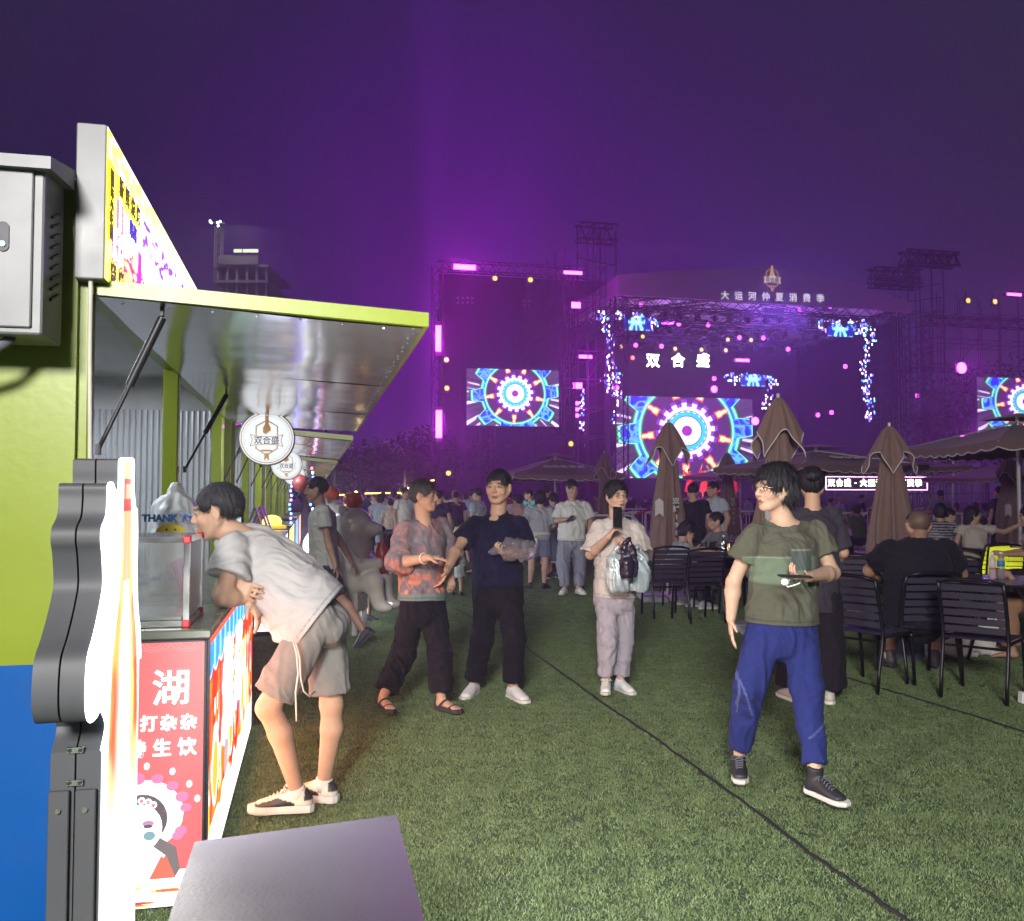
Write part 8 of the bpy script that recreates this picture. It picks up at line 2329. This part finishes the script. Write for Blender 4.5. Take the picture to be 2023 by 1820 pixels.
# ------------------------------------------------------------------ the rest of the crowd, built coarser
def stand(label, u, v_feet, facing, shirt, pants, hair='short', sk=SK2, hgt=1.68, h=.020, kind='trousers', arms='down', group=None, fem=False, sleeve=.6, Y=None, shoes=(.03, .03, .035), hm=None, dress=None, lean=0.0, fat=1.0, paint=None, step=.0, det=2):
    Y = Y or 2700.0 / (v_feet - 985.0); o = W(u, 985, Y); o = Vector((o.x, o.y, 0)); k = hgt / 1.70
    f = Vector((facing[0], facing[1], 0)).normalized(); rt = Vector((f.y, -f.x, 0))
    A, B = -rt, rt
    T = lambda l, fw, z: o + rt * (l * k) + f * (fw * k) + Vector((0, 0, z * k))
    J = dict(head=T(0, .02 + lean * .14, 1.58), face=(f.x, f.y, facing[2] if len(facing) > 2 else -.05), neck=T(0, lean * .1, 1.43), shA=T(-.18, lean * .08, 1.385), shB=T(.18, lean * .08, 1.385), hipA=T(-.085, 0, .90), hipB=T(.085, 0, .90),
             knA=T(-.10, .03 + step, .49), knB=T(.10, .03 - step, .49), anA=T(-.11, step * 1.5, .085), anB=T(.11, -step * 1.8, .085), toA=tuple(f - rt * .15), toB=tuple(f + rt * .15))
    if arms == 'down': J.update(elA=T(-.25, -.02, 1.12), elB=T(.25, -.02, 1.12), wrA=T(-.25, .06, .88), wrB=T(.25, .06, .88), haA=(0, 0, -1), haB=(0, 0, -1))
    elif arms == 'front': J.update(elA=T(-.25, .02, 1.12), elB=T(.25, .02, 1.12), wrA=T(-.10, .26, 1.16), wrB=T(.10, .26, 1.16), haA=tuple(rt * .5 + f * .5), haB=tuple(f * .5 - rt * .5))
    elif arms == 'up': J.update(elA=T(-.30, .05, 1.55), elB=T(.28, .02, 1.60), wrA=T(-.20, .08, 1.80), wrB=T(.10, .05, 1.86), haA=(.2, 0, 1), haB=(-.2, 0, 1))
    elif arms == 'phone': J.update(elA=T(-.26, .10, 1.25), elB=T(.26, .10, 1.25), wrA=T(-.08, .30, 1.48), wrB=T(.08, .30, 1.48), haA=(0, 0, 1), haB=(0, 0, 1))
    if dress is not None:
        top = dict(name='dress', col=shirt, sleeve=sleeve, hem=dress[0], hw=(dress[1], .16, .17, .13), dp=(dress[1] * .8, .13, .12, .08), folds=.016, paint=paint); bottom = None
    else:
        top = dict(col=shirt, sleeve=sleeve, sr=(.06, .082, .06), folds=.014, hem=.0, paint=paint); bottom = dict(name=kind, col=pants, end={'trousers': 1.92, 'shorts': .85, 'skirt': 1.3}[kind], folds=.014, r=(.10, .09, .08) if kind != 'skirt' else (.1, .2, .24))
    return person(label, J, sk, hair, hm, top, bottom, dict(col=shoes, kind='sneaker') if h < .018 else None, h=h, s=k, hs=1.05, group=group, fem=fem, face_detail=det if h < .018 else False, fat=fat)
def seated(label, u, v, Y, facing, shirt, pants, hair='short', sk=SK2, h=.018, group=None, arms='table', lean=.1, fat=1.0, paint=None, headf=None, z=.46, k=1.0, sleeve=.6, kind='trousers'):
    """(u, v) is where the head's centre shows."""
    hd = W(u, v, Y); f = Vector((facing[0], facing[1], 0)).normalized(); rt = Vector((f.y, -f.x, 0))
    zt = hd.z; P = Vector((hd.x, hd.y, 0)) - f * (.02 + lean); T = lambda l, fw, zz: P + rt * (l * k) + f * (fw * k) + Vector((0, 0, zz))
    ns = zt - .16 * k; 
    J = dict(head=hd, face=headf or (f.x, f.y, -.15), neck=T(0, lean * .8, ns), shA=T(-.185, lean * .7, ns - .045), shB=T(.185, lean * .7, ns - .045), hipA=T(-.10, 0, z + .06), hipB=T(.10, 0, z + .06),
             knA=T(-.13, .42, z + .05), knB=T(.13, .42, z + .05), anA=T(-.13, .38, .09), anB=T(.13, .42, .09), toA=tuple(f), toB=tuple(f))
    if arms == 'table': J.update(elA=T(-.26, .16, ns - .30), elB=T(.26, .16, ns - .30), wrA=T(-.12, .40, .80), wrB=T(.12, .40, .80), haA=tuple(f), haB=tuple(f))
    elif arms == 'out': J.update(elA=T(-.26, .10, ns - .28), elB=T(.44, .10, ns - .10), wrA=T(-.12, .36, .80), wrB=T(.68, .16, ns + .02), haA=tuple(f), haB=tuple(rt))
    elif arms == 'face': J.update(elA=T(-.26, .18, ns - .28), elB=T(.24, .25, ns - .22), wrA=T(-.12, .40, .80), wrB=T(.10, .24, ns + .02), haA=tuple(f), haB=(0, 0, 1))
    return person(label, J, sk, hair, None, dict(col=shirt, sleeve=sleeve, sr=(.06, .082, .06), folds=.014, hem=-.02, paint=paint, hw=(.19, .18, .18, .135)), dict(name=kind, col=pants, end=1.9 if kind == 'trousers' else .9, r=(.10, .085, .08), folds=.01, rise=.05), dict(col=(.4, .4, .4), kind='sneaker') if h < .014 else None, h=h, s=k, hs=1.05, group=group, face_detail=2 if h < .017 else False, fat=fat)
BACK = (0.12, 1.0); Wh, Bk, Nv, Gy, Rd, Pk, Bl = (.6, .6, .58), (.02, .018, .025), (.02, .02, .06), (.25, .25, .27), (.35, .04, .04), (.55, .33, .30), (.35, .45, .62)
def spots(co, c):
    n = vnoise(co * 24); c = c.copy(); c[n > .68] = (.03, .03, .03); return c
def floral(co, c):
    n = fbm(co * 14, 2); c = c.copy(); c[n > .56] = (.25, .26, .20); return c
stand('woman in a pale blue puff sleeve dress seen from behind', 751, 1108, (-.1, 1), (.42, .50, .66), Bk, 'bob', SK1, 1.60, .016, dress=(.42, .26), fem=True, sleeve=.35)
stand('child in a pale top walking beside the pale blue dress', 772, 1112, (-.3, 1), (.55, .45, .40), Bk, 'short', SK1, 1.48, .018)
stand('woman in a pale pink vest and dark trousers seen from behind', 757, 1095, (.2, 1), (.55, .38, .34), Bk, 'bun', SK1, 1.66, .018, Y=25, sleeve=0)
stand('man in a light printed t-shirt left of the patterned blouse woman', 800, 1100, (.5, -.8), Wh, Bk, 'short', SK2, 1.74, .016, Y=21, paint=None)
stand('person with a sandalled leg behind the white bear', 724, 1233, (.9, -.3), (.30, .34, .32), (.25, .22, .2), 'short', SK1, 1.25, .014, 'shorts', Y=11.3)
stand('girl in a pale green top and long patterned skirt between the couple', 903, 1180, (.5, .8), (.5, .58, .52), (.45, .46, .40), 'pony', SK1, 1.18, .012, Y=14.2, dress=(.50, .24), fem=True, paint=floral)
stand('bald man in a white vest in the distant crowd', 898, 1080, BACK, Wh, Bk, None, SK2, 1.74, .022, sleeve=0, Y=26)
stand('man in a purple black t-shirt in front of the bald man', 901, 1095, BACK, (.05, .02, .07), (.10, .11, .16), 'crop', SK2, 1.66, .018, Y=22.5, fat=1.15)
stand('man with a receding hairline in a light collar left of the navy polo man', 944, 1080, (-.9, .5), (.40, .42, .5), Nv, 'crop', SK1, 1.70, .018, Y=18.5)
stand('adult in black behind the patterned blouse woman', 868, 1085, (.4, 1), (.03, .02, .05), Bk, 'short', SK2, 1.66, .020, Y=19)
stand('woman in grey with a stroller blanket over her arm', 1093, 1145, (-.3, 1), (.20, .21, .26), (.2, .22, .28), 'pony', SK1, 1.60, .016, 'skirt', Y=17.2)
stand('child in a spotted white skirt beyond the grey blanket', 1096, 1128, (.3, 1), (.3, .3, .36), (.62, .62, .62), 'pony', SK1, 1.15, .014, 'skirt', Y=18, fem=True, paint=None)
stand('tall young man in dark top seen from behind the walking man', 1080, 1110, (.3, 1), (.03, .025, .05), Bk, 'short', SK2, 1.80, .018, Y=20.5)
stand('woman in a pink top left of the woman carrying a baby', 1026, 1092, (-.2, 1), Pk, Bk, 'full', SK1, 1.58, .020, Y=22, fem=True)
stand('person in a white top glimpsed behind the navy polo shoulder', 1018, 1085, (.1, 1), Wh, Bk, 'short', SK1, 1.60, .022, Y=24)
stand('standing young man in a light grey t-shirt by the small folded parasol', 1417, 1150, (-.85, -.4), (.42, .45, .52), (.09, .09, .12), 'crop', SK2, 1.78, .012, Y=15.6, lean=.5)
stand('person in black t-shirt standing behind the folded parasol with white letters', 1369, 1165, (.2, 1), (.02, .018, .03), Bk, 'crop', SK2, 1.74, .012, Y=14.6)
seated('bent over man with a mop of hair at the table by the empty chairs', 1358, 1050, 12.5, (.9, .15), (.30, .31, .36), (.05, .05, .07), 'full', SK2, .012, arms='face', lean=.22, headf=(.9, .1, -.5))
def stripes(co, c):
    c = c.copy(); w = np.abs(np.sin(co[:, 2] * 75)) > .80; c[w] = (.40, .38, .42); return c
seated('seated man in a dark grey striped shirt looking left', 1414, 1030, 12.9, (-.9, -.25), (.14, .14, .15), (.05, .05, .07), 'short', SK2, .012, lean=.05, headf=(-.97, -.2, -.05))
seated('seated person in a dark shirt with pale stripes beyond the heavy man', 1857, 1012, 14.5, (.4, .9), (.03, .03, .05), Bk, 'bob', SK2, .014, paint=stripes)
seated('seated boy with fair skin behind the striped shirt', 1876, 1020, 15.5, (.95, -.2), (.10, .06, .05), Bk, 'crop', SK1, .016)
seated('long haired woman stretching her arm out to the right', 1922, 1018, 14.2, (.2, 1), (.50, .44, .38), Bk, 'long', SK1, .014, arms='out', headf=(.9, -.2, 0), sleeve=.4)
seated('person with a white sleeve cut off by the right edge', 2032, 1020, 11.5, (-.8, .3), Wh, Bk, 'short', SK2, .014)
seated('dark clothed person at the lower right edge leaning on the chair', 2052, 1120, 8.6, (-.9, .3), (.012, .012, .04), (.3, .17, .1), 'short', SK3, .014)
stand('man in a pale blue shirt filming the stage with raised phone', 1858, 1085, (.05, 1), (.36, .40, .56), Bk, 'crop', SK2, 1.72, .018, Y=25, arms='phone')
stand('man in navy standing by the far right folded parasol', 1975, 1105, (-.3, 1), (.02, .025, .07), Bk, 'crop', SK2, 1.76, .018, Y=20)
stand('older person in lilac at the lettering board, left', 1660, 1060, (.9, .4), (.35, .33, .5), Bk, None, SK2, 1.55, .022, Y=29)
stand('person in navy turning right before the lettering board', 1702, 1065, (.8, -.2), (.03, .03, .09), Bk, 'crop', SK2, 1.62, .022, Y=28)
stand('person in white shirt behind the handle of the white barrier', 1640, 1075, (.2, .9), (.45, .42, .45), Bk, 'crop', SK2, 1.5, .022, Y=27)
# further heads in the crowd: each an individual, told apart by clothes and place
rg = np.random.default_rng(5)
sh = [(Bk, 'black'), (Nv, 'navy'), (Gy, 'grey'), (Wh, 'white'), (Rd, 'dark red'), (Pk, 'pink'), (Bl, 'light blue'), ((.04, .02, .08), 'violet'), ((.10, .14, .08), 'olive')]
places = [(645, 24, 'between the bears and the stalls'), (676, 29, 'under the fairy lights, left of the bear head'), (715, 27, 'right behind the bear head'), (738, 33, 'left of the pale blue dress'), (778, 26, 'right of the pale blue dress'), (815, 30, 'behind the patterned blouse shoulder'), (852, 27, 'just right of the patterned blouse face'), (880, 31, 'left of the bald man'),
          (918, 29, 'right of the bald man'), (932, 24, 'close to the navy polo shoulder'), (1005, 31, 'behind the right shoulder of the navy polo'), (1040, 34, 'under the open two tier parasol, left'), (1060, 36, 'under the open two tier parasol, middle'), (1150, 33, 'right of the walking man'), (1180, 36, 'beside the small folded parasol'), (1245, 38, 'right of the phone woman'),
          (1275, 40, 'left of the lettered parasol'), (1395, 35, 'in front of the dancers'), (1478, 36, 'between dancers and the tallest parasol'), (1660, 31, 'at the barrier right of the woman in green'), (1690, 22, 'at the barrier near the lettering board'), (1790, 30, 'between the folded parasol and the filming man'), (1835, 33, 'left of the filming man'), (1890, 31, 'right of the filming man'), (1925, 34, 'under the right parasol'), (1945, 27, 'beside the man in navy on the right'), (2008, 30, 'at the right edge under the parasol')]
for i, (u, Y, where) in enumerate(places):
    c, nm = sh[int(rg.integers(len(sh)))]
    hair = ['short', 'crop', 'bob', 'full', 'pony'][int(rg.integers(5))]
    f = (rg.normal() * .5, 1.0) if u > 1100 or rg.random() < .7 else (rg.normal(), -1.0)
    kind = ['trousers', 'shorts', 'trousers'][int(rg.integers(3))]
    if u > 1640:   # seated rows on the right
        seated('%s clad person sitting %s' % (nm, where), u, W2v(Y, 1.22) if False else 985 + 1800 * (1.5 - 1.22) / Y, Y, f, c, Bk, hair, [SK1, SK2, SK3][i % 3], .026, 'distant seated people')
    else:
        stand('%s clad person standing %s' % (nm, where), u, 0, f, c, [Bk, Nv, Gy][i % 3], hair, [SK1, SK2, SK3][i % 3], 1.52 + .26 * rg.random(), .026, kind, ['down', 'front', 'phone'][i % 3] if u > 850 else 'down', 'distant standing crowd', Y=Y)
# dancers in red
def dancer(i, u, s, arms, lab):
    p = PS(u, 930, s); o = Vector((p.x, p.y, 1.50)); k = 1.0
    hd = o + Vector((0, 0, 1.60)); T = lambda x, y, z: o + NV * x + DV * y + Vector((0, 0, z))
    J = dict(head=hd, face=tuple(-DV), neck=T(0, 0, 1.44), shA=T(-.17, 0, 1.39), shB=T(.17, 0, 1.39), hipA=T(-.09, 0, .92), hipB=T(.09, 0, .92), knA=T(-.1, 0, .5), knB=T(.1, 0, .5), anA=T(-.1, 0, .09), anB=T(.1, 0, .09), toA=tuple(-DV), toB=tuple(-DV),
             elA=T(*arms[0]), wrA=T(*arms[1]), elB=T(*arms[2]), wrB=T(*arms[3]), haA=(0, 0, 1), haB=(0, 0, 1))
    return person(lab, J, (.55, .30, .20), 'bun', None, dict(name='gown', col=(.62, .03, .04), sleeve=.9, sr=(.06, .10, .07), hem=.55, hw=(.30, .14, .15, .12), dp=(.26, .12, .12, .08), folds=.03), None, None, h=.026, s=1.0, hs=1.1, group='dancers in red gowns', fem=True, face_detail=False, name='person')
AR = [[(-.35, 0, 1.5), (-.25, 0, 1.8), (.3, 0, 1.2), (.1, -.1, 1.1)], [(-.25, 0, 1.65), (-.1, 0, 1.95), (.4, 0, 1.55), (.25, 0, 1.8)], [(-.3, 0, 1.6), (-.5, 0, 1.85), (.25, 0, 1.65), (.15, 0, 1.95)], [(-.3, 0, 1.2), (-.1, -.1, 1.1), (.35, 0, 1.5), (.2, 0, 1.85)]]
for i, (u, lab) in enumerate(((1362, 'dancer in red at the left, one arm curved up'), (1391, 'dancer in red with both arms over her head, second from left'), (1412, 'dancer in red leaning her arms left, third from left'), (1450, 'dancer in red right of the small folded parasol'))):
    dancer(i, u, 49.5, AR[i], lab)
r = thing('foot_spotlight', 'warm spotlight at the stage edge aimed at the dancers', 'stage light', PS(1400, 975, 46) , ROW)
mb = MB(); mb.box((0, 0, 0), (.4, .2, .15), bev=.03); mb.build('housing', DARKM, r)
lamp('foot_light', 'AREA', (0, .2, .2), 420, (1, .45, .30), 1.5, aim=(0, 4, 1.8), parent=r, sy=.4)

# ------------------------------------------------------------------ light of the stalls behind the camera
r = thing('stall_floodlight', 'white floodlight on a mast behind the viewer', 'floodlight', (-.8, -5.6, 4.3))
mb = MB(); mb.box((0, 0, 0), (.5, .12, .35), bev=.02); mb.build('housing', DARKM, r)
mb = MB(); mb.box((0, .065, 0), (.44, .01, .29)); mb.build('lens', emit('flood_lens', (1, .98, .95), 12), r)
lamp('flood', 'AREA', (0, .2, 0), 1500, (1.0, .97, .93), 1.6, aim=(2.4, 13, -4.3), parent=r, sy=1.1)
